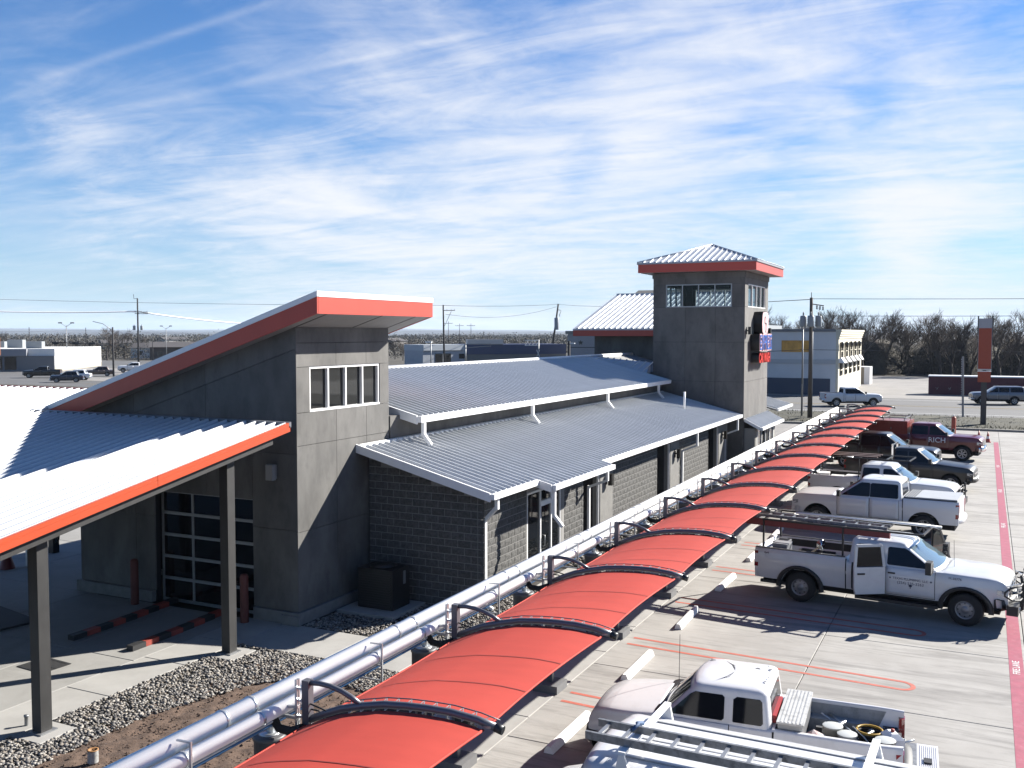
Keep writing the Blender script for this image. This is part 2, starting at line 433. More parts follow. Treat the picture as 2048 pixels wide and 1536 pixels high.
M['lot'] = concrete('parking concrete', (0.45, 0.43, 0.40), (0.60, 0.58, 0.545), (0.16, 1.15, 4), 0.80, (0.20, 0.19, 0.18))
M['apron'] = concrete('drive concrete', (0.42, 0.41, 0.385), (0.50, 0.49, 0.465), (0.5, 0.35, 30), 0.40, (0.28, 0.27, 0.25))
M['walk'] = mat('walkway concrete', (0.50, 0.485, 0.455), 0.85, var=0.09, vscale=1.2, bump=0.1, bscale=40, space='World', dscale=2.5, damt=0.3, dcol=(0.36, 0.35, 0.33))

ground = sheet('ground', [(-9000, -300), (5000, -300), (5000, 16000), (-9000, 16000)], -0.12, M['soil'])

# parking lot: an Empty whose slabs are cast one by one with open joints between them
lot = tag(link('parking_lot', None), kind='structure')
XE = [-9.5, -7.78, -3.4, 0.98, 5.36, 9.74, 14.1, 18.5]
slab_cache = {}
def slab(parent, x0, x1, y0, y1, mt, gap=0.012, top=0.0, th=0.11):
    k = (round(x1 - x0, 3), round(y1 - y0, 3), mt.name, th)
    if k not in slab_cache:
        w, h = x1 - x0 - gap, y1 - y0 - gap; e = 0.012
        b = MB()
        p = lambda i, z: [(i, i, z), (w - i, i, z), (w - i, h - i, z), (i, h - i, z)]
        b.add(p(0, -th) + p(0, -e) + p(e, 0), [(8, 9, 10, 11)] + [(4 + k_, 4 + (k_ + 1) % 4, 8 + (k_ + 1) % 4, 8 + k_) for k_ in range(4)] + [(k_, (k_ + 1) % 4, 4 + (k_ + 1) % 4, 4 + k_) for k_ in range(4)])
        slab_cache[k] = b.mesh('slab', mt)
    o = link('slab', slab_cache[k], parent); o.location = (x0 + gap / 2, y0 + gap / 2, top)
    return o
y = 1.75
while y < 81.5:
    slab(lot, XE[0], XE[1], y, y + 2.145, M['walk'])
    y += 2.145
ys = [2.6 + 4.4 * i for i in range(18)] + [81.8]
for i in range(1, len(XE) - 1):
    for j in range(len(ys) - 1):
        slab(lot, XE[i], XE[i + 1], ys[j], ys[j + 1], M['lot'])
# wash apron on the left, under and around the steel canopy
apron = tag(link('drive_apron', None), kind='structure')
AX = [-46, -41, -36.4, -31.8, -27.2, -22.9, -19.4, -17.2]
AY = [2, 6.6, 11.2, 15.8, 19.5, 24.1, 28.7, 33.3, 38, 43]
for i in range(len(AX) - 1):
    for j in range(len(AY) - 1):
        if AX[i] >= -23 and AY[j] >= 19.4: continue
        slab(apron, AX[i], AX[i + 1], AY[j], AY[j + 1], M['apron'])
for j, (a, b_) in enumerate(((4.0, 6.6), (6.6, 9.1), (9.1, 11.6), (11.6, 14.0), (14.0, 16.1), (16.1, 17.8), (17.8, 19.6))):
    slab(apron, -17.2, -15.95, a, b_, M['walk'])
for a, b_ in ((-15.95, -13.4), (-13.4, -11.4), (-11.4, -9.5)):
    slab(apron, a, b_, 17.8, 19.6, M['walk'])
slab(apron, -11.75, -9.5, 25.5, 28.3, M['walk'])
for cy in (12.2, 17.2):
    slab(apron, -15.94, -15.2, cy - 0.42, cy + 0.42, M['walk'])
# far side: entry drive, verge, kerbs, road
entry = tag(link('entry_drive', None), kind='structure')
for i in range(14):
    for j in range(2):
        slab(entry, -46 + i * 4.6, -41.4 + i * 4.6, 62.9 + j * 9.4, 72.3 + j * 9.4, M['lot_far']) if -46 + i * 4.6 < -10.5 else None
slab(entry, -15.2, -9.5, 60.8, 62.9, M['walk'])
kerb = tag(link('kerb', None), kind='structure')
kb = MB().box(0, 6.0, 0, 0.32, -0.1, 0.14).mesh('kerb_stone', M['kerb'])
for i in range(18):
    o = link('kerb_stone', kb, kerb); o.location = (-62 + i * 6.02, 82.0 + 0.02 * i, 0)
verge = MB(); rows = []
for j in range(14):
    rows.append([(-140 + i * 2.0, 82.3 + j * 0.95, 0.03 + 0.10 * random.random() + (0.12 if 2 < j < 12 else 0)) for i in range(90)])
verge.grid(rows)
tag(verge.build('verge', M['verge']), kind='structure')
gb = MB()
for _ in range(9000):
    x, yy = random.uniform(-40, 16), random.uniform(82.5, 94.2); a = random.uniform(0, 6.28); h = random.uniform(0.05, 0.22); w = 0.05
    dx, dy = math.cos(a) * w, math.sin(a) * w
    gb.m = 0 if random.random() < 0.55 else 1
    gb.add([(x - dx, yy - dy, 0.02), (x + dx, yy + dy, 0.02), (x + random.uniform(-.08, .08), yy + random.uniform(-.08, .08), 0.1 + h)], [(0, 1, 2)])
M['blade1'] = mat('green grass blades', (0.075, 0.085, 0.035), 0.9, var=0.3, vscale=0.8, space='World')
M['blade2'] = mat('straw grass blades', (0.13, 0.115, 0.062), 0.9, var=0.3, vscale=0.8, space='World')
tag(gb.build('grass', [M['blade1'], M['blade2']], fix=False), 'short dormant grass on the verge beside the road', 'grass', kind='stuff')
sheet('road', [(-500, 70), (-60, 92.5), (60, 98.5), (500, 120), (500, 145), (60, 124), (-60, 119), (-500, 96)], -0.06, M['asphalt'])
sheet('far_parking', [(-26, 119), (60, 124), (60, 184), (-26, 181)], -0.05, M['lot_far'])
# lane lines on the road
for k, off in enumerate((3.2, 12.4, 12.75, 22.0)):
    b = MB()
    for i in range(40):
        x0 = -120 + i * 5
        if off in (3.2, 22.0) or True:
            q = lambda x: 92.5 + (x + 60) * 0.05 + off + (2.6 if off > 3.3 else 0) * 0.0
            b.add([(x0, q(x0), -0.052), (x0 + 5.0, q(x0 + 5.0), -0.052), (x0 + 5.0, q(x0 + 5.0) + 0.16, -0.052), (x0, q(x0) + 0.16, -0.052)], [(0, 1, 2, 3)])
    tag(b.build('lane_line', M['white_paint'] if off in (3.2, 22.0) else mat('yellow line', (0.45, 0.33, 0.10), 0.7, var=0.2, space='World')), kind='structure')
# left lots and street beyond the wash
sheet('side_street', [(-500, 66), (-60, 88), (-95, 118), (-200, 112), (-500, 98)], -0.07, M['asphalt'])
sheet('shop_parking', [(-260, 100), (-118, 106), (-112, 150), (-160, 200), (-260, 190)], -0.065, M['asphalt'])
sheet('island', [(-133, 108), (-98, 111), (-112, 121), (-140, 118)], -0.03, M['lot_far'])
sheet('side_lot', [(-190, 128), (-130, 128), (-122, 152), (-190, 150)], -0.058, M['lot_far'])

# ---- river rock beds and bare soil beside the wash
def in_poly(x, y, P):
    c = False; j = len(P) - 1
    for i in range(len(P)):
        if (P[i][1] > y) != (P[j][1] > y) and x < (P[j][0] - P[i][0]) * (y - P[i][1]) / (P[j][1] - P[i][1]) + P[i][0]: c = not c
        j = i
    return c
BEDS = [[(-15.93, 2.0), (-14.6, 2.0), (-14.45, 13.6), (-13.75, 15.9), (-12.7, 17.0), (-11.6, 16.5), (-9.52, 16.6), (-9.52, 17.78), (-15.93, 17.78)],
        [(-15.4, 19.62), (-9.52, 19.62), (-9.52, 22.7), (-15.4, 22.7)],
        [(-11.9, 22.7), (-9.52, 22.7), (-9.52, 25.48), (-11.9, 25.48)],
        [(-11.9, 28.32), (-9.52, 28.32), (-9.52, 50.2), (-11.9, 50.2)]]
sheet('rock_bed_base', [(-15.93, 16.4), (-9.52, 16.4), (-9.52, 60.5), (-15.93, 60.5)], -0.055, mat('bed base', (0.06, 0.053, 0.045), 0.95, var=0.3, vscale=8))
PAD = [(-15.35, 20.95), (-13.6, 20.95), (-13.6, 22.6), (-15.35, 22.6)]
ico = bmesh.new(); bmesh.ops.create_icosphere(ico, subdivisions=1, radius=1.0)
IV = np.array([v.co[:] for v in ico.verts]); IF = np.array([[v.index for v in f.verts] for f in ico.faces]); ico.free()
rng = np.random.default_rng(5)
def stones(poly, dens, smin, smax, zb, skip=None, far=False):
    xs = [p[0] for p in poly]; yv = [p[1] for p in poly]
    area = (max(xs) - min(xs)) * (max(yv) - min(yv)); n = int(area * dens); V = []; Fc = []; mi = []; k = 0
    for _ in range(n):
        x, yy = rng.uniform(min(xs), max(xs)), rng.uniform(min(yv), max(yv))
        if not in_poly(x, yy, poly) or (skip and in_poly(x, yy, skip)): continue
        if abs(x + 15.57) < 0.42 and (abs(yy - 12.2) < 0.44 or abs(yy - 17.2) < 0.44): continue
        s = rng.uniform(smin, smax); sc = s * np.array([rng.uniform(.8, 1.5), rng.uniform(.7, 1.1), rng.uniform(.5, .8)])
        a = rng.uniform(0, 6.28); ca, sa = math.cos(a), math.sin(a)
        P = IV * (1 + rng.uniform(-.14, .14, (len(IV), 1))) * sc
        P = np.c_[P[:, 0] * ca - P[:, 1] * sa, P[:, 0] * sa + P[:, 1] * ca, P[:, 2]] + [x, yy, zb + rng.uniform(-0.2, 0.9) * s]
        V.append(P); Fc.append(IF + k); k += len(IV); mi += [int(rng.choice(4, p=[.34, .30, .2, .16]))] * len(IF)
    me = bpy.data.meshes.new('rock_bed'); me.from_pydata(np.vstack(V).tolist(), [], np.vstack(Fc).tolist())
    for nm, c in (('pale rock', (0.46, 0.43, 0.385)), ('tan rock', (0.31, 0.27, 0.225)), ('grey rock', (0.18, 0.17, 0.165)), ('dark rock', (0.075, 0.07, 0.068))):
        me.materials.append(mat(nm, c, 0.8, var=0.25, vscale=12, space='World'))
    me.polygons.foreach_set('material_index', mi); me.polygons.foreach_set('use_smooth', [True] * len(mi)); me.update()
    return me
for P_, (dn, a_, b_), lb in zip(BEDS, ((520, .018, .040), (420, .02, .042), (240, .026, .05), (110, .04, .07)),
        ('river rock bed between the walkway and the bare soil', 'river rock bed in the shaded corner by the block wall', 'river rock bed along the block wall before the glass door', 'river rock bed along the wall beyond the glass door')):
    o = link('gravel', stones(P_, dn, a_, b_, -0.01, PAD)); tag(o, lb, 'gravel', kind='stuff')
# bare brown soil, raked and lumpy
M['dirt'] = mat('bare soil', (0.135, 0.082, 0.056), 0.97, var=0.4, vscale=3.5, bump=1.0, bscale=16, space='World', col2=(0.235, 0.155, 0.11), dscale=9, damt=0.5, dcol=(0.07, 0.042, 0.03))
rows = []
for j in range(150):
    yy = 2.0 + j * 0.103
    rows.append([(-14.75 + i * 0.1, yy, -0.035 + 0.022 * math.sin(i * 1.3 + 2 * math.sin(j * 0.31)) * math.sin(j * 0.9) + 0.035 * random.random() ** 2) for i in range(53)])
tag(MB().grid(rows).build('soil_bed', M['dirt'], fix=False), kind='structure')
cl = MB()
for _ in range(2600):
    x, yy = random.uniform(-14.5, -9.7), random.uniform(7, 17.0); s = random.uniform(.008, .03)
    cl.add([(x + s * v[0] * random.uniform(.7, 1.2), yy + s * v[1], s * v[2] * .7) for v in IV], [tuple(f) for f in IF])
tag(cl.build('soil_clods', M['dirt'], fix=False), 'loose clods on the bare brown soil', 'soil', kind='stuff')

# ---- painted bay lines: long loops of orange paint, slightly off square like the real ones
def ribbon(pts, w, z):
    b = MB(); n = len(pts); L = []; Rr = []
    for i in range(n):
        d = (Vector(pts[min(i+1, n-1)]) - Vector(pts[max(i-1, 0)])).normalized(); nn = Vector((-d.y, d.x)) * w / 2
        L.append((pts[i][0] + nn.x, pts[i][1] + nn.y, z)); Rr.append((pts[i][0] - nn.x, pts[i][1] - nn.y, z))
    return b.grid([L, Rr], False)
def loop_pts(yc, x0=-7.55, x1=-1.45, hw=0.25, tilt=-0.062):
    P = [(x0, yc + hw)] ; P += [(x0 + (x1 - x0) * k / 6, yc + hw) for k in range(1, 7)]
    P += [(x1 + hw * math.sin(a), yc + hw * math.cos(a)) for a in [math.pi * k / 10 for k in range(1, 10)]]
    P += [(x1 - (x1 - x0) * k / 6, yc - hw) for k in range(0, 7)]
    return [(x, y_ + (x - x0) * tilt) for x, y_ in P]
for k in range(-1, 15):
    yc = 22.1 + 4.03 * (k - 1)
    tag(ribbon(loop_pts(yc), 0.10, 0.004).build('bay_line', M['stripe']), kind='structure')
b = MB()
for i in range(60):
    y0 = 6 + i * 1.13; b.add([(0.63, y0, 0.004), (0.92, y0, 0.004), (0.92, y0 + 1.13, 0.004), (0.63, y0 + 1.13, 0.004)], [(0, 1, 2, 3)])
fl = tag(b.build('fire_lane_line', M['fire']), kind='structure')
for yy in (24.0, 33.2, 41.8, 51.0, 60.5, 15.5):
    o = text_mesh('lettering', 'FIRE LANE', 0.21, M['white_paint'], fl)
    place(o, (0.775, yy, 0.008), (0, 1, 0), (-1, 0, 0))
# ================================================================ SHADED STEEL CANOPY over the wash exit
def rib_panel(name, L, w=0.305, h=0.066, mt=None):
    """roof sheet running along local +y (length L), one raised rib on its edge"""
    xs = [(0, 0), (w - 0.078, 0), (w - 0.062, h), (w - 0.022, h), (w - 0.006, 0), (w, 0)]
    b = MB(); b.grid([[(x, 0, z) for x, z in xs], [(x, L, z) for x, z in xs]], False)
    b.add([(w - .078, 0, 0), (w - .062, 0, h), (w - .022, 0, h), (w - .006, 0, 0), (w - .078, L, 0), (w - .062, L, h), (w - .022, L, h), (w - .006, L, 0)], [(3, 2, 1, 0), (4, 5, 6, 7)])
    return b.mesh(name, mt or M['galv'], fix=False)

can = thing('exit_canopy', 'steel canopy with ribbed metal roof and orange edge trim over the wash exit', 'canopy', (0, 0, 0))
SLc = 0.1785; CZ = lambda y: 5.20 + (y - 18.75) * SLc
roof = MB().hexa([(-30.5, 8.6, CZ(8.6) - .06), (-15.12, 8.6, CZ(8.6) - .06), (-15.12, 18.72, CZ(18.72) - .06), (-30.5, 18.72, CZ(18.72) - .06),
                  (-30.5, 8.6, CZ(8.6) - .015), (-15.12, 8.6, CZ(8.6) - .015), (-15.12, 18.72, CZ(18.72) - .015), (-30.5, 18.72, CZ(18.72) - .015)]).hexa(
                 [(-30.5, 18.722, CZ(18.722) - .06), (-24.2, 18.722, CZ(18.722) - .06), (-24.2, 21.3, CZ(21.3) - .06), (-30.5, 21.3, CZ(21.3) - .06),
                  (-30.5, 18.722, CZ(18.722) - .015), (-24.2, 18.722, CZ(18.722) - .015), (-24.2, 21.3, CZ(21.3) - .015), (-30.5, 21.3, CZ(21.3) - .015)]).build('roof_deck', M['soffit'], can)
ca = math.atan(SLc)
m1 = rib_panel('roof_panel', (18.70 - 8.6) / math.cos(ca)); m2 = rib_panel('roof_panel', (21.28 - 8.6) / math.cos(ca))
for i in range(50):
    x0 = -15.12 - 0.305 * (i + 1)
    o = link('roof_panel', m2 if x0 < -24.2 else m1, roof); o.location = (x0, 8.6, CZ(8.6)); o.rotation_euler = (ca, 0, 0)
def sloped_x(b, y0, y1, x0, x1, dz0, dz1, f=CZ):
    return b.hexa([(x0, y0, f(y0) + dz0), (x1, y0, f(y0) + dz0), (x1, y1, f(y1) + dz0), (x0, y1, f(y1) + dz0),
                   (x0, y0, f(y0) + dz1), (x1, y0, f(y0) + dz1), (x1, y1, f(y1) + dz1), (x0, y1, f(y1) + dz1)])
for a, b_ in ((8.6, 14.55), (14.56, 18.76)):
    t = MB(); sloped_x(t, a, b_, -15.118, -15.06, -.165, -.03); sloped_x(t, a, b_, -15.20, -15.062, -.028, .055)
    t.build('edge_trim', M['orange_trim'], can)
t = MB(); t.hexa([(-24.2, 18.72, CZ(18.72) - .07), (-15.06, 18.72, CZ(18.72) - .07), (-15.06, 18.80, CZ(18.8) - .07), (-24.2, 18.80, CZ(18.8) - .07),
                  (-24.2, 18.72, CZ(18.72) + .06), (-15.06, 18.72, CZ(18.72) + .06), (-15.06, 18.80, CZ(18.8) + .06), (-24.2, 18.80, CZ(18.8) + .06)])
t.build('ridge_flashing', mat('grey flashing', (0.30, 0.31, 0.34), 0.4, metal=0.4), can)
t = MB().box(-30.5, -24.2, 21.3, 21.37, CZ(21.3) - .16, CZ(21.3) + .06); t.build('ridge_trim', mat('red ridge trim', (0.45, 0.035, 0.035), 0.4), can)
for x in (-15.65, -22.2, -28.6):
    t = MB(); sloped_x(t, 8.6, 18.6, x - .10, x + .10, -.34, -.07); t.build('beam', M['steel_dark'], can)
t = MB(); sloped_x(t, 8.6, 18.3, -15.33, -15.21, -.36, -.065); t.build('edge_beam', M['steel_dark'], can)
t = MB()
for yy in (10.2, 12.2, 14.7, 17.2, 18.4):
    t.box(-30.2, -15.34, yy - .05, yy + .05, CZ(yy) - .22, CZ(yy) - .075)
t.build('purlin', M['steel_dark'], can)
for x in (-15.65, -22.2, -28.6):
    for yy in (12.2, 17.2):
        if x == -28.6 and yy == 12.2: continue
        c = MB().box(x - .12, x + .12, yy - .12, yy + .12, 0.02, CZ(yy) - .33).build('column', M['steel_dark'], can)
        MB().box(x - .19, x + .19, yy - .19, yy + .19, 0.001, 0.025).build('base_plate', M['alu'], c)

# ================================================================ CAR WASH BUILDING
wash = thing('car_wash_building', 'long grey car wash building with two towers, ribbed metal roofs and orange red fascias', 'building')
def panel_box(b, axis, c, out, u0, u1, z0, z1, th=0.05, gap=0.006):
    """flat wall panel on plane axis=c facing direction out (+1/-1), recessed joint all round"""
    a0, a1 = (c - th, c) if out > 0 else (c, c + th)
    if axis == 'x': b.box(a0, a1, u0 + gap, u1 - gap, z0 + gap, z1 - gap)
    else: b.box(u0 + gap, u1 - gap, a0, a1, z0 + gap, z1 - gap)
def panel(axis, c, out, u0, u1, z0, z1, parent, mt=None):
    b = MB(); panel_box(b, axis, c, out, u0, u1, z0, z1); return b.build('wall_panel', mt or M['concrete_wall'], parent)
def window_unit(axis, c, out, u0, u1, z0, z1, npane, parent, frame_mt, glass_mt, fw=0.055, dep=0.11):
    """frame with mullions and separate panes, set back from plane c"""
    w = MB(); s = -out
    def bx(ua, ub, za, zb, d0, d1):
        a, b_ = sorted((c + s * d0, c + s * d1))
        (w.box(a, b_, ua, ub, za, zb) if axis == 'x' else w.box(ua, ub, a, b_, za, zb))
    bx(u0, u1, z0, z0 + fw, 0.0, dep + .03); bx(u0, u1, z1 - fw, z1, 0.02, dep + .03)
    bx(u0, u0 + fw, z0 + fw, z1 - fw, 0.02, dep + .03); bx(u1 - fw, u1, z0 + fw, z1 - fw, 0.02, dep + .03)
    step = (u1 - u0 - fw) / npane
    for k in range(1, npane):
        bx(u0 + step * k, u0 + step * k + fw, z0 + fw, z1 - fw, 0.02, dep + .03)
    o = w.build('window', frame_mt, parent)
    for k in range(npane):
        g = MB(); a, b_ = sorted((c + s * (dep - .006), c + s * (dep + .006)))
        ua, ub = u0 + step * k + fw + .001, u0 + step * (k + 1) - .001
        (g.box(a, b_, ua, ub, z0 + fw + .001, z1 - fw - .001) if axis == 'x' else g.box(ua, ub, a, b_, z0 + fw + .001, z1 - fw - .001))
        g.build('pane', glass_mt, o)
    return o

# ---- exit tower (mono-pitch roof)
X0, X1, Y0, Y1 = -23.35, -15.55, 19.62, 23.84
SLt = 0.324; TZ = lambda x: 7.565 + (x - X1) * SLt
core = MB()
core.prism([(X0 + .06, 0), (-20.45, 0), (-20.45, 3.1), (-17.0, 3.1), (-17.0, 0), (X1 - .06, 0), (X1 - .06, 5.36), (X1 - .06, TZ(X1) - .03), (X0 + .06, TZ(X0) - .03)],
           lambda p: (p[0], Y0 + .05, p[1]), lambda p: (p[0], Y0 + .20, p[1]))
core.box(X0 + .06, X1 - .06, Y1 - .2, Y1 - .05, 0, TZ(X0)); core.box(X0 + .05, X0 + .2, Y0 + .21, Y1 - .21, 0, TZ(X0) - .1)
core.box(X1 - .2, X1 - .05, Y0 + .21, Y1 - .21, 0, 5.40); core.box(X1 - .2, X1 - .05, Y0 + .21, Y1 - .21, 6.54, 7.4)
core.box(X1 - .2, X1 - .05, Y0 + .21, 20.18, 5.41, 6.53); core.box(X1 - .2, X1 - .05, 23.35, Y1 - .21, 5.41, 6.53)
core.box(X1 - 1.7, X1 - 1.6, Y0 + .21, Y1 - .21, 3.2, 7.0)
tw = core.build('exit_tower_wall', M['core'], wash)
WL, WR, WB, WT = 20.17, 23.37, 5.39, 6.55
for u0, u1, z0, z1 in ((Y0, 21.3, .32, 2.35), (21.3, 22.7, .32, 2.35), (22.7, Y1, .32, 2.35), (Y0, 21.3, 2.35, 4.55), (21.3, 22.7, 2.35, 4.55), (22.7, Y1, 2.35, 4.55),
                       (Y0, 21.3, 4.55, WB), (21.3, 22.7, 4.55, WB), (22.7, Y1, 4.55, WB), (Y0, WL, WB, WT), (WR, Y1, WB, WT),
                       (Y0, 21.3, WT, 7.16), (21.3, 22.7, WT, 7.16), (22.7, Y1, WT, 7.16), (Y0, Y1, 7.16, 7.56)):
    panel('x', X1, 1, u0, u1, z0, z1, tw)
window_unit('x', X1, 1, WL, WR, WB, WT, 4, wash, M['white_trim'], M['glass_dark'])
# camera-side face: panels cut along the roof pitch
def face_panel(pts):
    b = MB(); b.prism(pts, lambda p: (p[0], Y0 + .05, p[1]), lambda p: (p[0], Y0, p[1])); b.build('wall_panel', M['concrete_wall'], tw)
g = .006
bx = [X0, -21.15, -18.55, X1]
for i in range(3):
    a, c = bx[i] + g, bx[i + 1] - g
    face_panel([(a, TZ(a) - .55 + g), (c, TZ(c) - .55 + g), (c, TZ(c)), (a, TZ(a))])
for a, c in ((-21.15, -18.55), (-18.55, X1)):
    a += g; c -= g
    face_panel([(a, 4.35 + g), (c, 4.35 + g), (c, TZ(c) - .55 - g), (a, TZ(a) - .55 - g)])
face_panel([(X0 + g, 2.4), (-21.15 - g, 2.4), (-21.15 - g, TZ(-21.15) - .55 - g), (X0 + g, TZ(X0) - .55 - g)])
for a, c, z0, z1 in ((X0, -21.15, .32, 2.4), (-21.15, -20.45, .32, 2.4), (-21.15, -20.45, 2.4, 4.35), (-20.45, -18.55, 3.1, 4.35), (-18.55, -17.0, 3.1, 4.35), (-17.0, X1, .32, 2.4), (-17.0, X1, 2.4, 4.35)):
    face_panel([(a + g, z0 + g), (c - g, z0 + g), (c - g, z1 - g), (a + g, z1 - g)])
for q in ((X0 - .1, -20.5, Y0 - .09, Y0 + .06, 0, .31), (-16.95, X1 + .09, Y0 - .09, Y0 + .06, 0, .31), (X1 - .06, X1 + .085, Y0 + .061, Y1, 0, .31), (X1 - .45, X1 + .14, Y0 - .16, Y0 - .091, 0, .24)):
    MB().box(*q).build('footing', M['footing'], wash)
# roof and fascia
FX0, FX1, FY0, FY1 = -24.3, -14.53, 19.16, 24.63
RZ = lambda x: 7.89 + (x - FX1) * SLt
def slopebox(b, x0, x1, y0, y1, d0, d1):
    b.hexa([(x0, y0, RZ(x0) + d0), (x1, y0, RZ(x1) + d0), (x1, y1, RZ(x1) + d0), (x0, y1, RZ(x0) + d0), (x0, y0, RZ(x0) + d1), (x1, y0, RZ(x1) + d1), (x1, y1, RZ(x1) + d1), (x0, y1, RZ(x0) + d1)])
t = MB(); slopebox(t, FX0 + .05, FX1 - .05, FY0 + .05, FY1 - .05, .005, .46); t.build('tower_roof', M['soffit'], wash)
t = MB(); slopebox(t, FX0, FX1, FY0, FY0 + .048, -.01, .40); t.build('fascia', M['orange'], wash)
t = MB(); slopebox(t, FX0, FX1, FY1 - .048, FY1, -.01, .40); t.build('fascia', M['orange'], wash)
t = MB(); t.box(FX1 - .048, FX1 + .004, FY0 + .049, FY1 - .049, RZ(FX1) - .012, RZ(FX1) + .40); t.build('fascia', M['orange'], wash)
t = MB(); slopebox(t, FX0, FX1 + .012, FY0 - .012, FY0 + .06, .402, .54); slopebox(t, FX0, FX1 + .012, FY1 - .06, FY1 + .012, .402, .54)
t.box(FX1 - .06, FX1 + .016, FY0 + .061, FY1 - .061, RZ(FX1) + .402, RZ(FX1) + .54); slopebox(t, FX0, FX1 - .061, FY0 + .061, FY1 - .061, .465, .50); t.build('roof_edge_trim', M['white_trim'], wash)
t = MB()
for yy in (Y0 - .02, 22.05, Y1 - .08): slopebox(t, FX1 - 1.0, FX1 - .06, yy, yy + .05, -.004, .006)
t.build('soffit_joint', M['black'], wash)
# glazed bay door
d = MB()
for k in range(6): d.box(-20.4, -17.04, Y0 + .21, Y0 + .27, .02 + k * .604, .10 + k * .604)
for x in (-20.4, -19.30, -18.20, -17.11): d.box(x, x + .065, Y0 + .205, Y0 + .272, .101, 3.06)
door = d.build('bay_door', M['alu'], wash)
for i in range(3):
    for k in range(5):
        MB().box((-20.335, -19.235, -18.135)[i], (-19.302, -18.202, -17.112)[i], Y0 + .235, Y0 + .245, .102 + k * .604, .622 + k * .604).build('pane', M['glass_door'], door)
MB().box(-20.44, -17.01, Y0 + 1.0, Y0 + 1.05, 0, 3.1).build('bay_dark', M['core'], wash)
# ---- low wing on the sunny side: block walls and a lean-to ribbed roof
SLw = 0.2566; WZ = lambda x: 3.21 - (x + 11.34) * SLw
XW, YW = -11.95, 22.74
core = MB()
core.prism([(-15.5, 0), (XW - .008, 0), (XW - .008, WZ(XW) - .14), (-15.5, WZ(-15.5) - .14)], lambda p: (p[0], YW + .007, p[1]), lambda p: (p[0], YW + .20, p[1]))
lw = core.build('low_wing_wall', M['mortar'], wash)
OPEN = [(25.65, 28.18), (29.98, 31.38), (38.16, 39.7), (46.28, 48.0)]
sw = MB(); prev = YW + .201
for a, c in OPEN + [(50.2, 50.3)]:
    sw.box(XW - .18, XW - .008, prev, a, 0, WZ(XW) - .16); prev = c
sw.box(XW - .18, XW - .008, 25.651, 28.179, 2.75, WZ(XW) - .16)
sw.build('low_wing_side_wall', M['mortar'], wash)
rr = random.Random(3)
def block_mesh(cut=1.0):
    b = MB(); w, h = (.386 if cut == 1.0 else .183), .183; n, mrow = 6, 4
    pts = [[(w * i / (n - 1), -(.002 + rr.uniform(0, .014)) if 0 < i < n - 1 and 0 < j < mrow - 1 else -.001, h * j / (mrow - 1)) for i in range(n)] for j in range(mrow)]
    b.grid(pts, False)
    b.add([(0, .03, 0), (w, .03, 0), (w, .03, h), (0, .03, h), (0, -.001, 0), (w, -.001, 0), (w, -.001, h), (0, -.001, h)], [(0, 1, 5, 4), (1, 2, 6, 5), (2, 3, 7, 6), (3, 0, 4, 7)])
    return b
BV = [block_mesh().mesh('block', M['block'], fix=False) for _ in range(5)]; BH = [block_mesh(.49).mesh('block', M['block'], fix=False) for _ in range(3)]
def wall_blocks(org, ux, L, zmax, parent, single=True, far=None):
    """running-bond courses along direction ux from org; zmax(u) is the height of the cut line"""
    rzv = math.atan2(ux[1], ux[0]); n = 0
    for r in range(21):
        z = .03 + r * .2032; u = 0.0; first = True
        while u < L - .05:
            half = (first and r % 2) or (u + .4 > L)
            w = .2032 if half else .4064
            if z + .19 < min(zmax(u), zmax(u + w)):
                if single:
                    o = link('block', rr.choice(BH if half else BV), parent); o.location = (org[0] + ux[0] * u, org[1] + ux[1] * u, z); o.rotation_euler = (0, 0, rzv)
                else:
                    me = rr.choice(BH if half else BV); c, s = math.cos(rzv), math.sin(rzv)
                    far.add([(org[0] + c * (u + v.co.x) - s * v.co.y, org[1] + s * (u + v.co.x) + c * v.co.y, z + v.co.z) for v in me.vertices], [tuple(p.vertices) for p in me.polygons])
                n += 1
            u += w; first = False
    return n
wall_blocks((-15.5, YW), (1, 0), 3.55, lambda u: WZ(-15.5 + u) - .2, lw)
sd = link('side_block_wall', MB().box(XW - .02, XW - .019, YW + .1, YW + .2, .1, .2).mesh('side_block_wall', M['mortar']), wash)
wall_blocks((XW, YW + .01), (0, 1), 2.85, lambda u: 2.98, sd)
wall_blocks((XW, 28.45), (0, 1), 1.5, lambda u: 2.98, sd)
fb = MB()
for a, c in ((32.7, 38.12), (41.05, 46.24)):
    wall_blocks((XW, a), (0, 1), c - a, lambda u: 3.0, sd, False, fb)
tag(fb.build('far_blocks', M['block'], wash, fix=False), kind='stuff')
# concrete pilasters, equipment alcoves with shade put into their dark colour, door jambs
for a, c in ((31.4, 32.66), (39.72, 41.0), (48.02, 49.6)):
    MB().box(XW - .1, XW + .09, a, c, 0, WZ(XW) - .17).build('pilaster', mat('pilaster concrete', (0.27, 0.262, 0.245), 0.8, var=0.15, vscale=3, bump=.15), wash)
M['alcove'] = mat('alcove shade', (0.05, 0.05, 0.052), 0.8)
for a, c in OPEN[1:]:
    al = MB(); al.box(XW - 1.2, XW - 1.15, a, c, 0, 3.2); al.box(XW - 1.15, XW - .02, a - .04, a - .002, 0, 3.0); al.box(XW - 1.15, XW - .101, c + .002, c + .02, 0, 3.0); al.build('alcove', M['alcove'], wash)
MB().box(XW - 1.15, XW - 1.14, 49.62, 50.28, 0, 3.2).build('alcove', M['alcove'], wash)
for a in (31.33, 39.66, 47.96):
    MB().box(XW - .02, XW + .06, a, a + .06, 0, 2.75).build('door_jamb', M['white_trim'], wash)
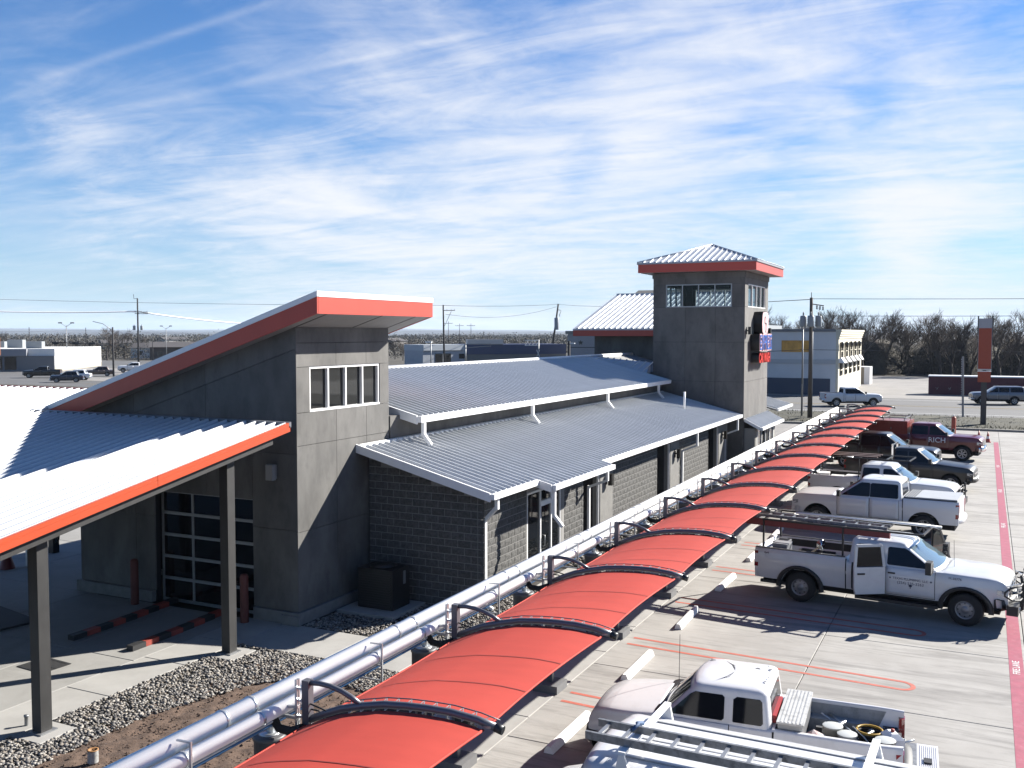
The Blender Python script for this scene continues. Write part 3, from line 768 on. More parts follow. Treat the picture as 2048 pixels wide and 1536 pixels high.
# storefront
sf = MB()
for yy in (25.66, 26.62, 27.42, 28.12): sf.box(XW - .12, XW - .02, yy, yy + .06, 0.05, 2.72)
for ya, yb, zs in ((25.72, 26.62, (.05, .62, 2.66)), (26.68, 27.42, (.05, 2.18, 2.66)), (27.48, 28.12, (.05, .62, 2.66))):
    for z in zs: sf.box(XW - .119, XW - .021, ya, yb, z, z + (.16 if z in (.05, 2.18) else .06))
st = sf.build('glass_door', M['white_trim'], wash)
for ya, yb, z0, z1 in ((25.72, 26.62, .69, 2.65), (25.72, 26.62, .22, .61), (26.68, 27.42, .22, 2.17), (26.68, 27.42, 2.35, 2.65), (27.48, 28.12, .69, 2.65), (27.48, 28.12, .22, .61)):
    MB().box(XW - .075, XW - .065, ya + .001, yb - .001, z0, z1).build('pane', M['glass_dark'], st)
MB().tube([(XW - .02, 26.78, .95), (XW + .06, 26.78, .98), (XW + .06, 26.78, 1.28), (XW - .02, 26.78, 1.31)], .014, 6).build('pull_handle', M['alu'], st)
# lean-to roof
aw = math.atan(SLw)
def roof_run(y0, y1, x_top, x_eave, zf, name, parent, cache={}, sl=SLw):
    """ribbed panels falling towards +x between y0 and y1"""
    L = (x_eave - x_top) / math.cos(math.atan(sl)); n = int(round((y1 - y0) / .305)); w = (y1 - y0) / n
    k = round(L, 3), round(w, 3)
    if k not in cache: cache[k] = rib_panel('roof_panel', L, w)
    X = Vector((0, 1, 0)); Yd = Vector((-(x_eave - x_top), 0, zf(x_top) - zf(x_eave))).normalized()
    for i in range(n):
        o = link('roof_panel', cache[k], parent); place(o, (x_eave, y0 + w * i, zf(x_eave)), X, Yd)
dk = MB()
def deck_box(x0, x1, y0, y1, d0=-.10, d1=-.012, f=WZ, b=None):
    (b or dk).hexa([(x0, y0, f(x0) + d0), (x1, y0, f(x1) + d0), (x1, y1, f(x1) + d0), (x0, y1, f(x0) + d0), (x0, y0, f(x0) + d1), (x1, y0, f(x1) + d1), (x1, y1, f(x1) + d1), (x0, y1, f(x0) + d1)])
deck_box(-15.5, -11.42, 22.24, 29.95); deck_box(-11.418, -10.92, 25.05, 29.85); deck_box(-15.5, -11.32, 29.952, 50.28)
lr = dk.build('low_roof', M['soffit'], wash)
roof_run(22.24, 25.0, -15.5, -11.4, WZ, 'roof_panel', lr); roof_run(25.0, 29.9, -15.5, -10.9, WZ, 'roof_panel', lr); roof_run(29.9, 50.26, -15.5, -11.3, WZ, 'roof_panel', lr)
def gutter(y0, y1, x, z, parent=wash, h=.13, w=.12):
    return MB().box(x, x + w, y0, y1, z - h + .02, z + .035).build('gutter', M['white_trim'], parent)
gutter(22.2, 25.04, -11.398, WZ(-11.4)); gutter(25.041, 29.93, -10.898, WZ(-10.9)); gutter(29.94, 50.28, -11.298, WZ(-11.3), h=.14)
rk = MB()
deck_box(-15.55, -11.40, 22.17, 22.235, -.17, .06, WZ, rk); deck_box(-11.39, -10.9, 24.99, 25.03, -.17, .055, WZ, rk); deck_box(-15.49, -15.40, 22.24, 50.26, -.0, .075, WZ, rk)
rk.build('rake_trim', M['white_trim'], wash)
def spout(*segs):
    d = MB()
    for q in segs:
        (d.box(*q) if len(q) == 6 else d.bar(q[0], q[1], q[2], q[2]))
    d.build('downspout', M['white_trim'], wash)
spout((XW + .02, XW + .10, YW + .05, YW + .15, .12, 2.42), ((XW + .06, YW + .1, 2.42), (-11.42, 22.62, 2.85), .09), (-11.46, -11.37, 22.57, 22.67, 2.8, 3.12), ((XW + .06, YW + .1, .16), (XW + .30, YW + .1, .05), .09))
spout((-10.93, -10.84, 25.1, 25.2, 2.2, 3.0), ((-10.88, 25.15, 2.25), (-10.62, 25.15, 1.95), .09))
for yy in (30.35, 41.6, 49.3): spout((-11.27, -11.19, yy, yy + .1, 2.5, 3.15), ((-11.23, yy + .05, 2.52), (XW + .05, yy + .05, 2.25), .08), (XW + .02, XW + .1, yy, yy + .1, .1, 2.3))
# ---- upper wing: clerestory wall, roof up to the ridge
UZ = lambda x: 4.93 - (x + 14.9) * SLw
MB().box(-15.72, -15.52, 23.86, 50.25, 3.9, 5.0).build('upper_wall', M['concrete_wall'], wash)
dk = MB(); deck_box(-19.5, -14.95, 24.45, 50.25, f=UZ, b=dk)
dk.hexa([(-24.0, 24.45, 4.95), (-19.502, 24.45, UZ(-19.5) - .1), (-19.502, 56, UZ(-19.5) - .1), (-24.0, 56, 4.95), (-24.0, 24.45, 5.0), (-19.502, 24.45, UZ(-19.5) - .012), (-19.502, 56, UZ(-19.5) - .012), (-24.0, 56, 5.0)])
dk.hexa([(-19.5, 50.252, UZ(-19.5) - .1), (-16.4, 50.252, UZ(-16.4) - .1), (-16.4, 57, UZ(-16.4) - .1), (-19.5, 57, UZ(-19.5) - .1), (-19.5, 50.252, UZ(-19.5) - .012), (-16.4, 50.252, UZ(-16.4) - .012), (-16.4, 57, UZ(-16.4) - .012), (-19.5, 57, UZ(-19.5) - .012)])
ur = dk.build('upper_roof', M['soffit'], wash)
roof_run(24.45, 49.6, -19.5, -14.94, UZ, 'roof_panel', ur)
gutter(24.42, 49.6, -14.938, UZ(-14.94), h=.17, w=.14)
rk = MB(); deck_box(-19.5, -14.94, 24.38, 24.445, -.2, .06, UZ, rk); rk.build('rake_trim', M['white_trim'], wash)
MB().tube([(-19.5, 24.4, UZ(-19.5) + .03), (-19.5, 57, UZ(-19.5) + .03)], .10, 8).build('ridge_cap', M['white_trim'], wash)
# cricket against the far tower
ck = MB(); ck.hexa([(-19.4, 50.0, 6.02), (-16.15, 49.62, 5.28), (-16.15, 50.28, 5.3), (-19.4, 50.28, 6.03), (-19.4, 50.0, 6.04), (-16.15, 49.62, 5.31), (-16.15, 50.28, 5.85), (-19.4, 50.28, 6.14)]); ck.build('cricket', M['galv'], wash)
cs = MB()
for k in range(9):
    x = -19.2 + k * .36; q = (x + 19.4) / 3.25
    cs.bar((x - .1, 50.0 - .38 * q, 6.05 - .73 * q), (x + .3, 50.27, 6.15 - .29 * q), .04, .05)
cs.build('cricket_ribs', M['galv'], wash)
for yy in (24.6, 32.3, 40.2, 47.6):
    spout((-14.92, -14.82, yy, yy + .12, 4.38, 4.84), ((-14.87, yy + .06, 4.42), (-14.62, yy + .06, 4.12), .10))
MB().tube([(-13.2, 46.5, 3.6), (-13.2, 46.5, 4.55)], .055, 8).build('vent_pipe', M['white_trim'], wash)
# ---- sign tower with hip roof
TX0, TX1, TY0, TY1, TT = -16.03, -11.15, 50.3, 56.2, 10.6
tc_ = MB()
WZ0, WZ1 = 8.78, 9.98
for z0, z1 in ((0, WZ0), (WZ1, TT)):
    tc_.box(TX0 + .05, TX1 - .05, TY0 + .05, TY0 + .2, z0, z1); tc_.box(TX0 + .05, TX1 - .05, TY1 - .2, TY1 - .05, z0, z1)
    tc_.box(TX0 + .05, TX0 + .2, TY0 + .201, TY1 - .201, z0, z1); tc_.box(TX1 - .2, TX1 - .05, TY0 + .201, TY1 - .201, z0, z1)
for x in ((TX0 + .05, -15.36), (-11.82, TX1 - .05)):
    for yv in ((TY0 + .05, TY0 + .2), (TY1 - .2, TY1 - .05)): tc_.box(x[0], x[1], yv[0], yv[1], WZ0, WZ1)
for yv in ((TY0 + .201, 51.05), (55.45, TY1 - .201)):
    for x in ((TX0 + .05, TX0 + .2), (TX1 - .2, TX1 - .05)): tc_.box(x[0], x[1], yv[0], yv[1], WZ0, WZ1)
tc_.box(TX0 + .2, TX1 - .2, TY0 + .2, TY1 - .2, WZ0 - .5, WZ0 - .42); tc_.box(TX0 + .2, TX1 - .2, TY0 + .2, TY1 - .2, TT - .1, TT - .02)
st_ = tc_.build('sign_tower_wall', M['core'], wash)
for c, out, lo, hi, axis, ws in ((TY0, -1, TX0, TX1, 'y', (-15.34, -11.83)), (TY1, 1, TX0, TX1, 'y', (-15.34, -11.83)), (TX1, 1, TY0, TY1, 'x', (51.08, 55.43)), (TX0, -1, TY0, TY1, 'x', (51.08, 55.43))):
    c1, c2 = lo + (hi - lo) * .36, lo + (hi - lo) * .69
    if axis == 'x':
        lo += .002; hi -= .002
    lo2, hi2 = lo, hi
    for z0, z1 in ((.3, 2.9), (2.9, 4.9), (4.9, 6.95), (6.95, WZ0)):
        for a, b_ in ((lo2, c1), (c1, c2), (c2, hi2)): panel(axis, c, out, a, b_, z0, z1, st_)
    panel(axis, c, out, lo2, ws[0], WZ0, WZ1, st_); panel(axis, c, out, ws[1], hi2, WZ0, WZ1, st_)
    for a, b_ in ((lo2, c1), (c1, c2), (c2, hi2)): panel(axis, c, out, a, b_, WZ1, TT - .02, st_)
    window_unit(axis, c, out, ws[0], ws[1], WZ0, WZ1, 4, wash, M['white_trim'] if out > 0 else M['alu'], M['glass_clear'], .05, .09)
    bnd = MB(); panel_box(bnd, axis, c + .05 * out, out, lo2 - .04, hi2 + .04, TT - .30, TT - .01); bnd.build('band', M['concrete_wall'], wash)
HX0, HX1, HY0, HY1 = -16.66, -10.45, 49.6, 56.85
fa = MB(); zb, zt = 10.6, 11.03
MB().box(HX0 + .05, HX1 - .05, HY0 + .05, HY1 - .05, zb + .01, zb + .03).build('soffit', M['soffit'], wash)
for bxs in ((HX0, HX1, HY0, HY0 + .048), (HX0, HX1, HY1 - .048, HY1), (HX1 - .048, HX1 + .003, HY0 + .049, HY1 - .049), (HX0 - .003, HX0 + .048, HY0 + .049, HY1 - .049)):
    MB().box(*bxs, zb, zt).build('fascia', M['orange'], wash)
AP = Vector((-13.6, 53.22, 12.25)); zr = 11.12
cor = [Vector((HX0 - .03, HY0 - .03, zr)), Vector((HX1 + .03, HY0 - .03, zr)), Vector((HX1 + .03, HY1 + .03, zr)), Vector((HX0 - .03, HY1 + .03, zr))]
tr = MB()
for i in range(4):
    a, c = cor[i], cor[(i + 1) % 4]; tr.bar(a - Vector((0, 0, .045)), c - Vector((0, 0, .045)), .05, .085)
tr.build('roof_edge_trim', mat('pale grey trim', (0.52, 0.53, 0.55), 0.4, metal=.3), wash)
hr = MB(); hr.add(cor + [AP], [(0, 1, 4), (1, 2, 4), (2, 3, 4), (3, 0, 4), (3, 2, 1, 0)]); hp = hr.build('hip_roof', M['galv'], wash)
rb = MB()
for i in range(4):
    a, c = cor[i], cor[(i + 1) % 4]; n = int((c - a).length / .33); inn = Vector((AP.x, AP.y, 0))
    for k in range(1, n):
        t_ = k / n; p = a.lerp(c, t_); d = min(t_, 1 - t_) * 2
        foot = a.lerp(c, .5); top = p + (AP - foot) * d
        if d > .06: rb.bar(p + Vector((0, 0, .02)), top + Vector((0, 0, .02)), .05, .06)
    rb.tube([a + Vector((0, 0, .02)), AP + Vector((0, 0, .02))], .045, 6)
rb.build('standing_seam', M['galv'], wash)
# awning and vestibule at its foot
AZ = lambda x: 2.98 - (x + 11.1) * .52
aw_ = MB(); deck_box(-11.1, -10.28, 50.32, 56.1, -.07, -.012, AZ, aw_); awn = aw_.build('awning', M['soffit'], wash)
roof_run(50.32, 56.1, -11.1, -10.27, AZ, 'roof_panel', awn, sl=.52)
gutter(50.3, 56.15, -10.268, AZ(-10.27)); rk = MB(); deck_box(-11.1, -10.27, 50.26, 50.315, -.12, .05, AZ, rk); rk.build('rake_trim', M['white_trim'], wash)
vs = MB(); vs.box(-11.14, -10.6, 50.5, 50.58, 0, 2.5); vs.box(-11.14, -10.6, 55.7, 55.78, 0, 2.5); vs.box(-10.66, -10.58, 50.582, 51.0, 0, 2.45); vs.box(-10.66, -10.58, 55.2, 55.698, 0, 2.45); vs.box(-10.66, -10.58, 51.0, 55.2, 0, .35)
vs.build('vestibule', mat('vestibule paint', (0.44, 0.43, 0.40), 0.7, var=.08), wash)
vg = MB()
for k in range(5): vg.box(-10.64, -10.56, 51.0 + k * 1.03, 51.08 + k * 1.03, .35, 2.45)
vw = vg.build('vestibule_window', M['white_trim'], wash)
for k in range(4): MB().box(-10.615, -10.605, 51.081 + k * 1.03, 52.03 + k * 1.03, .36, 2.44).build('pane', M['glass_dark'], vw)
# roof of the wing beyond the tower
dk = MB(); deck_box(-15.0, -10.75, 56.9, 61.4, f=WZ, b=dk); fr = dk.build('far_low_roof', M['soffit'], wash)
roof_run(56.9, 61.4, -15.0, -10.72, WZ, 'roof_panel', fr); gutter(56.88, 61.45, -10.718, WZ(-10.72)); rk = MB(); deck_box(-15, -10.72, 61.4, 61.46, -.15, .06, WZ, rk); rk.build('rake_trim', M['white_trim'], wash)
MB().box(-15.0, -12.3, 57.2, 61.1, 0, 3.1).build('far_wing_wall', M['concrete_wall'], wash)
# ---- entrance block behind, mono-pitch roof rising away
EZ = lambda y: 7.70 + (y - 57) * .301
eb = MB(); eb.prism([(57.9, 0), (66.5, 0), (66.5, EZ(66.5) - .1), (57.9, EZ(57.9) - .1)], lambda p: (-22.3, p[0], p[1]), lambda p: (-14.6, p[0], p[1])); eb.build('entrance_block_wall', M['concrete_wall'], wash)
MB().box(-23.4, -14.2, 57.0, 57.06, 7.24, 7.60).build('fascia', M['orange'], wash)
er = MB(); er.prism([(57.061, 7.3), (65.2, EZ(65.2) - .4), (65.2, EZ(65.2) - .05), (57.061, EZ(57.061) - .05)], lambda p: (-23.38, p[0], p[1]), lambda p: (-14.22, p[0], p[1])); eo = er.build('entrance_roof', M['soffit'], wash)
MB().box(-23.42, -14.18, 56.99, 57.07, 7.601, 7.69).build('roof_edge_trim', M['galv'], wash)
ae = math.atan(.301); pm = rib_panel('roof_panel', 8.0 / math.cos(ae), .36, .07)
for k in range(25):
    o = link('roof_panel', pm, eo); o.location = (-23.4 + .36 * k, 57.0, EZ(57.0)); o.rotation_euler = (ae, 0, 0)
MB().box(-23.4, -14.2, 65.0, 65.1, EZ(65) - .1, EZ(65) + .09).build('ridge_cap', M['galv'], wash)

# ---- fittings fixed to the walls: lamps, sign
lampm = MB().box(-.02, .02, -.06, .06, -.18, .18).box(.02, .10, -.02, .02, -.03, .03).box(.10, .24, -.11, .11, -.20, .20).mesh('wall_lamp', [mat('lamp bronze', (0.045, 0.042, 0.038), 0.4, metal=.5)])
lampp = lampm.copy(); lampp.materials.clear(); lampp.materials.append(mat('lamp pale', (0.5, 0.5, 0.5), 0.4, metal=.3))
for (x, yy, z, rz), lb in zip(((XW + .092, 32.0, 2.3, 0), (XW + .092, 40.4, 2.28, 0), (XW + .092, 48.7, 2.3, 0), (TX1 + .002, 50.75, 7.55, 0), (TX1 + .002, 55.9, 7.5, 0), (-16.25, Y0 - .002, 3.88, -90)),
        ('dark box lamp on the concrete pilaster nearest the glass door', 'dark box lamp on the middle concrete pilaster', 'dark box lamp on the pilaster beside the sign tower', 'dark box lamp on the sign tower left of the emblem', 'dark box lamp on the sign tower right of the emblem', 'pale box lamp on the shaded exit tower wall above the bay door')):
    o = link('wall_lamp', lampm if x > -16 else lampp); o.location = (x, yy, z); o.rotation_euler = (0, 0, R(rz)); tag(o, lb, 'lamp', 'wall lamps on the car wash')
# ================================================================ VACUUM LINE: cantilever arches, red shade fabric, ducts
ORD = ['nearest', 'second', 'third', 'fourth', 'fifth', 'sixth', 'seventh', 'eighth', 'ninth', 'tenth', 'eleventh', 'twelfth', 'thirteenth', 'fourteenth', 'fifteenth', 'sixteenth', 'seventeenth']
AYK = lambda k: 10.26 + 4.03 * k
BEAM = [(-8.017, 2.255), (-7.72, 2.40), (-7.456, 2.51), (-7.14, 2.60), (-6.79, 2.68), (-6.45, 2.718), (-6.15, 2.738), (-5.81, 2.745), (-5.44, 2.715), (-5.18, 2.665)]
def beam_z(x):
    for (a, za), (b, zb_) in zip(BEAM, BEAM[1:]):
        if a <= x <= b: return za + (zb_ - za) * (x - a) / (b - a)
    return BEAM[0][1] if x < BEAM[0][0] else BEAM[-1][1]
arch = thing('canopy_arch', 'x', 'canopy frame', (0, 0, 0))
MB().box(-8.055, -7.945, -.055, .055, .16, 2.81).build('post', M['arch_grey'], arch)
bm_ = MB().tube([(x, 0, z) for x, z in BEAM], .050, 10).build('curved_beam', M['arch_grey'], arch)
MB().tube([(-5.20, 0, 2.669), (-5.10, 0, 2.645)], .058, 12).build('end_cap', M['black'], bm_)
MB().tube([(-7.96, 0, 2.775), (-7.8, 0, 2.79), (-7.63, 0, 2.782), (-7.45, 0, 2.745), (-7.3, 0, 2.69), (-7.16, 0, 2.62)], .036, 8).build('brace_arm', M['arch_grey'], arch)
MB().tube([(x, .085, z + .06) for x, z in BEAM[2:]], .009, 5).build('tension_rod', M['arch_grey'], arch)
lc = MB()
for i in range(11):
    x = -7.35 + i * .185
    lc.tube([(x, .085, beam_z(x) + .06), (x + .05, -.06, beam_z(x) - .05)], .007, 4); lc.tube([(x + .05, -.06, beam_z(x) - .05), (x + .185, .085, beam_z(x + .185) + .06)], .006, 4)
tag(lc.build('lacing_cord', mat('pale cord', (0.55, 0.55, 0.57), 0.6), arch), kind='stuff')
MB().box(-8.28, -7.74, -.27, .27, 0, .165).build('pedestal', mat('painted pedestal', (0.22, 0.22, 0.225), 0.75, var=.12), arch)
st = MB().box(-8.19, -8.155, -.03, -.005, .17, 2.79).box(-8.19, -8.155, .012, .037, .17, 2.79)
for z in (2.05, 2.28, 2.5, 2.66): st.box(-8.19, -8.06, -.02, .02, z, z + .03)
st.build('strut_channel', M['galv_pipe'], arch)
hd = MB(); hd.bar((-8.15, 0, 2.42), (-8.62, 0, 2.36), .04, .04); hd.bar((-8.15, 0, 2.26), (-8.52, 0, 2.26), .03, .04); hd.build('duct_bracket', M['galv_pipe'], arch)
hs_ = MB(); hs_.tube([(-7.94, -.02, 2.5), (-7.75, -.03, 2.47), (-7.6, -.02, 2.43)], .012, 5); hs_.tube([(-7.94, 0, 2.42), (-7.82, 0, 2.42), (-7.74, 0, 2.36), (-7.72, 0, 2.28)], .012, 5)
hs_.tube([(-8.0, -.12, 2.2), (-8.2, -.12, 2.12), (-8.4, -.1, 2.12), (-8.52, -.06, 2.2)], .06, 8); hs_.build('vacuum_hose', M['black_rubber'], arch)
NEAR = {0: 'foreground', 2: 'ranger'}
fabs = []
def mk_fabric():
    rows = []; nx, ny = 20, 16
    for j in range(ny + 1):
        t = j / ny; sag = math.sin(math.pi * t); r = []
        for i in range(nx + 1):
            u = i / nx
            x0 = -7.985 + .05 * sag; x1 = -5.33 - .07 * sag
            x = x0 + (x1 - x0) * u
            z = beam_z(x) - .055 - sag * .045 * math.sin(math.pi * min(1, u * 1.02)) - .02 * sag
            r.append((x, .075 + 3.88 * t, z))
        rows.append(r)
    return rows
FR = mk_fabric()
fm = MB().grid(FR).mesh('shade_fabric', M['fabric'])
def strip_at(j, w, dz, mt, nm, i0=0, i1=20):
    a = FR[j]; return MB().grid([[(p[0], p[1] - w, p[2] + dz) for p in a[i0:i1 + 1]], [(p[0], p[1] + w, p[2] + dz) for p in a[i0:i1 + 1]]]).mesh(nm, mt)
sm1, sm2 = strip_at(5, .011, .006, M['seam'], 'fabric_seam', 2, 20), strip_at(10, .011, .006, M['seam'], 'fabric_seam', 2, 20)
hm = MB().tube([(r[-1][0], r[-1][1], r[-1][2]) for r in FR], .018, 6).mesh('hem', M['fabric']); hm2 = MB().tube([(r[0][0], r[0][1], r[0][2]) for r in FR], .016, 6).mesh('hem', M['fabric'])
fitm = MB().bar((-5.34, 0, 2.66), (-5.24, 0, 2.675), .05, .03).mesh('corner_clamp', M['alu'])
fab = thing('shade_canopy', 'x', 'shade canopy'); link('shade_fabric', fm, fab); link('fabric_seam', sm1, fab); link('fabric_seam', sm2, fab); link('hem', hm, fab); link('hem', hm2, fab); link('corner_clamp', fitm, fab).location = (0, .02, 0); link('corner_clamp', fitm, fab).location = (0, 4.0, 0)
can_ = thing('vacuum_canister', 'x', 'vacuum canister')
MB().lathe([(.0, 1.0), (.21, 1.0), (.21, 1.93), (.225, 1.935), (.225, 1.985), (.20, 2.0), (0, 2.0)], 20).build('drum', M['can'], can_)
MB().tube([(.02, 0, 2.0), (.02, 0, 2.10), (.0, .05, 2.17), (-.03, .11, 2.22)], .055, 8).lathe([(0, 2.001), (.15, 2.001), (.14, 2.02), (0, 2.025)], 16).build('elbow', M['galv_pipe'], can_)
sd_ = MB().box(-.03, .03, -.03, .03, 0, 1.0)
for a in range(3): sd_.bar((.18 * math.cos(a * 2.1), .18 * math.sin(a * 2.1), 0), (.15 * math.cos(a * 2.1), .15 * math.sin(a * 2.1), 1.0), .03, .03)
sd_.build('stand', M['arch_grey'], can_)
bx_ = {}
t = MB().box(-.13, .13, -.16, .16, .62, 1.12); t.m = 1; t.box(.131, .14, -.10, .10, .86, 1.04); bx_[1] = t.mesh('claw_holder', [M['black'], M['alu']])
t = MB().box(-.02, .02, -.22, .22, .42, .80); bx_[0] = t.mesh('mat_clip_panel', M['white_trim'])
for k in range(-1, 15):
    a = arch if k == -1 else copy_tree(arch); a.location = (0, AYK(k), 0); n = k + 1
    tag(a, f'{ORD[n]} grey curved canopy arch along the vacuum line, counted from the camera', None, 'canopy arches along the vacuum line')
    if k < 14:
        f = fab if k == -1 else copy_tree(fab); f.location = (0, AYK(k), 0)
        tag(f, f'{ORD[n]} red shade fabric bay along the parking row, counted from the camera', None, 'red shade fabric bays')
    c = can_ if k == -1 else copy_tree(can_); c.location = (-8.6, AYK(k) - .06, 0)
    tag(c, f'{ORD[n]} grey vacuum canister behind the canopy arches, counted from the camera', None, 'vacuum canisters behind the arches')
    odd = k % 2; h = link('claw_holder' if odd else 'mat_clip_panel', bx_[odd]); h.location = (-7.805 if odd else -7.92, AYK(k) - (.0 if odd else -.36), -.05 if odd else .06)
    tag(h, (f'black vacuum claw holder box in front of the {ORD[n]} arch pedestal' if odd else f'small pale mat clip panel beside the {ORD[n]} arch pedestal'), 'holder box' if odd else 'mat clip', 'claw holders' if odd else 'mat clips')
# ducts
for nm, x, z, r, lb in (('vacuum_duct', -8.64, 2.49, .120, 'thicker shiny spiral vacuum duct running behind the canopy arches'), ('vacuum_duct', -8.415, 2.375, .093, 'thinner shiny vacuum duct running closest to the arch posts')):
    d = MB().tube([(x, 4, z), (x, 66.4, z)], r, 16).build(nm, M['duct']); tag(d, lb, 'duct', 'vacuum ducts')
    cm = MB().lathe([(r + .001, 0), (r + .009, .004), (r + .009, .05), (r + .001, .054)], 16, 'y').mesh('duct_coupling', M['galv_pipe'])
    for k in range(-1, 14):
        for dy in (-.95, -.42) if r > .1 else (-.5,):
            o = link('duct_coupling', cm, d); o.location = (x, AYK(k) + dy, z)
hg = thing('duct_hanger', 'x', 'hanger'); t = MB().box(-8.30, -8.27, -.012, .012, 2.0, 2.62); t.bar((-8.285, 0, 2.61), (-8.5, 0, 2.60), .025, .02); t.bar((-8.285, 0, 2.27), (-8.5, 0, 2.27), .025, .02); t.bar((-8.285, 0, 2.03), (-8.75, 0, 2.03), .025, .025); t.build('hanger_frame', M['galv_pipe'], hg)
MB().lathe([(.0965, -.02), (.105, -.02), (.105, .02), (.0965, .02)], 16, 'y', (-8.415, 0, 2.375)).build('clamp_ring', M['galv_pipe'], hg)
for k in range(-1, 14):
    h = hg if k == -1 else copy_tree(hg); h.location = (0, AYK(k) + 2.2, 0)
    tag(h, f'{ORD[k + 1]} small steel duct hanger between the arches, counted from the camera', None, 'duct hangers')
tag(MB().tube([(-8.50, 4, 2.195), (-8.50, 66, 2.195)], .016, 6).build('conduit', M['galv_pipe']), 'thin steel conduit below the ducts', 'conduit')
tag(MB().tube([(-8.52, 4, 2.145), (-8.52, 66, 2.145)], .018, 6).build('blue_tube', M['blue_pipe']), 'thin blue air tube running below the ducts', 'tube')

# ---- wheel stops
prof = [(-.09, 0), (.09, 0), (.075, .06), (.04, .13), (-.04, .13), (-.075, .06)]
wsm = MB().prism(prof, lambda p: (p[0], 0, p[1] + .006), lambda p: (p[0], 1.83, p[1] + .006)); 
wsmesh = wsm.mesh('wheel_stop', M['stop_white'])
for k in range(0, 15):
    o = link('wheel_stop', wsmesh); o.location = (-6.77, 15.41 + 4.02 * (k - 1), 0); o.rotation_euler = (0, 0, R(-1.5 + 3 * ((k * 37) % 7) / 7))
    tag(o, f'{ORD[k]} white concrete wheel stop beside the red canopies, counted from the camera', 'wheel stop', 'wheel stops')

# ---- small things around the wash exit
ac = thing('air_conditioner', 'dark boxy air conditioner on a pad in the shaded corner', 'air conditioner', (-14.45, 21.85, 0))
sheet('equipment_pad', PAD, 0.08, M['walk'], .09)
MB().box(-.55, .55, -.42, .42, .09, 1.15).build('cabinet', M['black'], ac)
t = MB()
for i in range(14): t.box(-.5, .5, -.435, -.421, .16 + i * .065, .19 + i * .065)
tag(t.build('louvres', mat('louvre grey', (0.03, .03, .03), .5), ac), kind='stuff')
MB().lathe([(0, 1.151), (.36, 1.151), (.36, 1.2), (.1, 1.24), (0, 1.24)], 20).build('fan_grille', M['black'], ac)
MB().box(.551, .57, .1, .2, .7, 1.05).build('disconnect_tag', M['alu'], ac)
gr = thing('drain_grate', 'dark steel drain grate set in the sunlit drive', 'drain', (-18.75, 14.7, 0), R(-4))
MB().box(-.45, .45, -.34, .34, -.02, .004).build('pit', M['black'], gr)
t = MB()
for i in range(3): t.box(-.45, .45, -.36 + i * .33, -.30 + i * .33, .0045, .016)
for i in range(14): t.box(-.45 + i * .066, -.42 + i * .066, -.30, .30, .0046, .015)
tag(t.build('bars', M['steel_dark'], gr), kind='stuff')
M['rail_red'] = mat('red rail paint', (0.45, 0.07, 0.045), .6, var=.2); M['rail_black'] = mat('black rail paint', (0.03, 0.03, 0.032), .6)
rbm = MB().box(-.10, .10, 0, .40, .006, .13)
rbr, rbk = rbm.mesh('rail_block', M['rail_red']), rbm.mesh('rail_block', M['rail_black'])
for x, y0, n, lb in ((-17.8, 16.25, 8, 'red and black tyre guide rail nearer the sunny column'), (-19.7, 16.2, 9, 'red and black tyre guide rail further into the shade')):
    g_ = thing('guide_rail', lb, 'guide rail', (x, y0, 0), 0, 'tyre guide rails')
    for i in range(n):
        o = link('rail_block', rbk if i % 2 == 0 else rbr, g_); o.location = (-.012 * i * i * .3, .405 * i, 0)
for x, yy, lb in ((-20.8, 19.2, 'rust red bollard left of the bay door'), (-16.95, 19.2, 'rust red bollard right of the bay door behind the near column')):
    b_ = MB().lathe([(.11, 0), (.11, 1.18), (.085, 1.24), (0, 1.26)], 14).build('bollard', mat('rust red bollard', (0.17, 0.03, 0.018), .6, var=.15)); b_.location = (x, yy, .003); tag(b_, lb, 'bollard', 'bollards by the bay door')
pc = thing('paint_can', 'dented pale paint can with rusty rim on the bare soil', 'can', (-13.7, 11.66, .0))
MB().lathe([(0, 0), (.085, 0), (.09, .02), (.09, .21), (.096, .22)], 16).build('body', mat('smeared can', (0.6, .6, .58), .5, var=.25, vscale=12, dscale=9, damt=.6, dcol=(.25, .2, .15)), pc)
MB().lathe([(.096, .221), (.096, .235), (.07, .235), (.06, .2), (0, .2)], 16).build('rim', mat('rusty rim', (0.4, .2, .07), .6, var=.3, vscale=14), pc)
cp = MB().lathe([(.035, 0), (.035, .16), (.045, .165), (.045, .2), (0, .205)], 12).build('cleanout_pipe', M['alu_dirty']); cp.location = (-16.15, 12.25, .003); tag(cp, 'short capped cleanout pipe beside the near canopy column', 'pipe')
rm = MB().box(-1.1, 1.1, -.55, .55, .004, .05).build('black_sheet', M['black_rubber']); rm.location = (-22.9, 16.6, 0); rm.rotation_euler = (0, 0, R(-12)); tag(rm, 'flat black sheet lying under the canopy', 'mat')  # flat black box over the darkest part of this ground
sc_ = thing('stanchion', 'dark red cone based stanchion beyond the canopy', 'stanchion', (-27.6, 20.4, .003))
MB().lathe([(.24, 0), (.23, .04), (.07, .55), (.04, .6)], 14).build('cone_base', mat('dark red plastic', (.22, .02, .02), .5), sc_); MB().tube([(0, 0, .6), (0, 0, 1.6)], .025, 8).build('pole', M['black'], sc_)
wb_ = thing('pay_post', 'pale square post beyond the shaded canopy', 'post', (-27.2, 21.0, .003)); MB().box(-.14, .14, -.14, .14, 0, 1.5).build('shaft', M['white_trim'], wb_); MB().box(-.17, .17, -.17, .17, 1.5, 1.55).build('cap', M['white_trim'], wb_)
hp_ = thing('hose_post', 'black post with a looped hose beyond the canopy', 'hose post', (-28.2, 22.6, .003)); MB().box(-.12, .12, -.12, .12, 0, 2.4).build('shaft', M['black'], hp_)
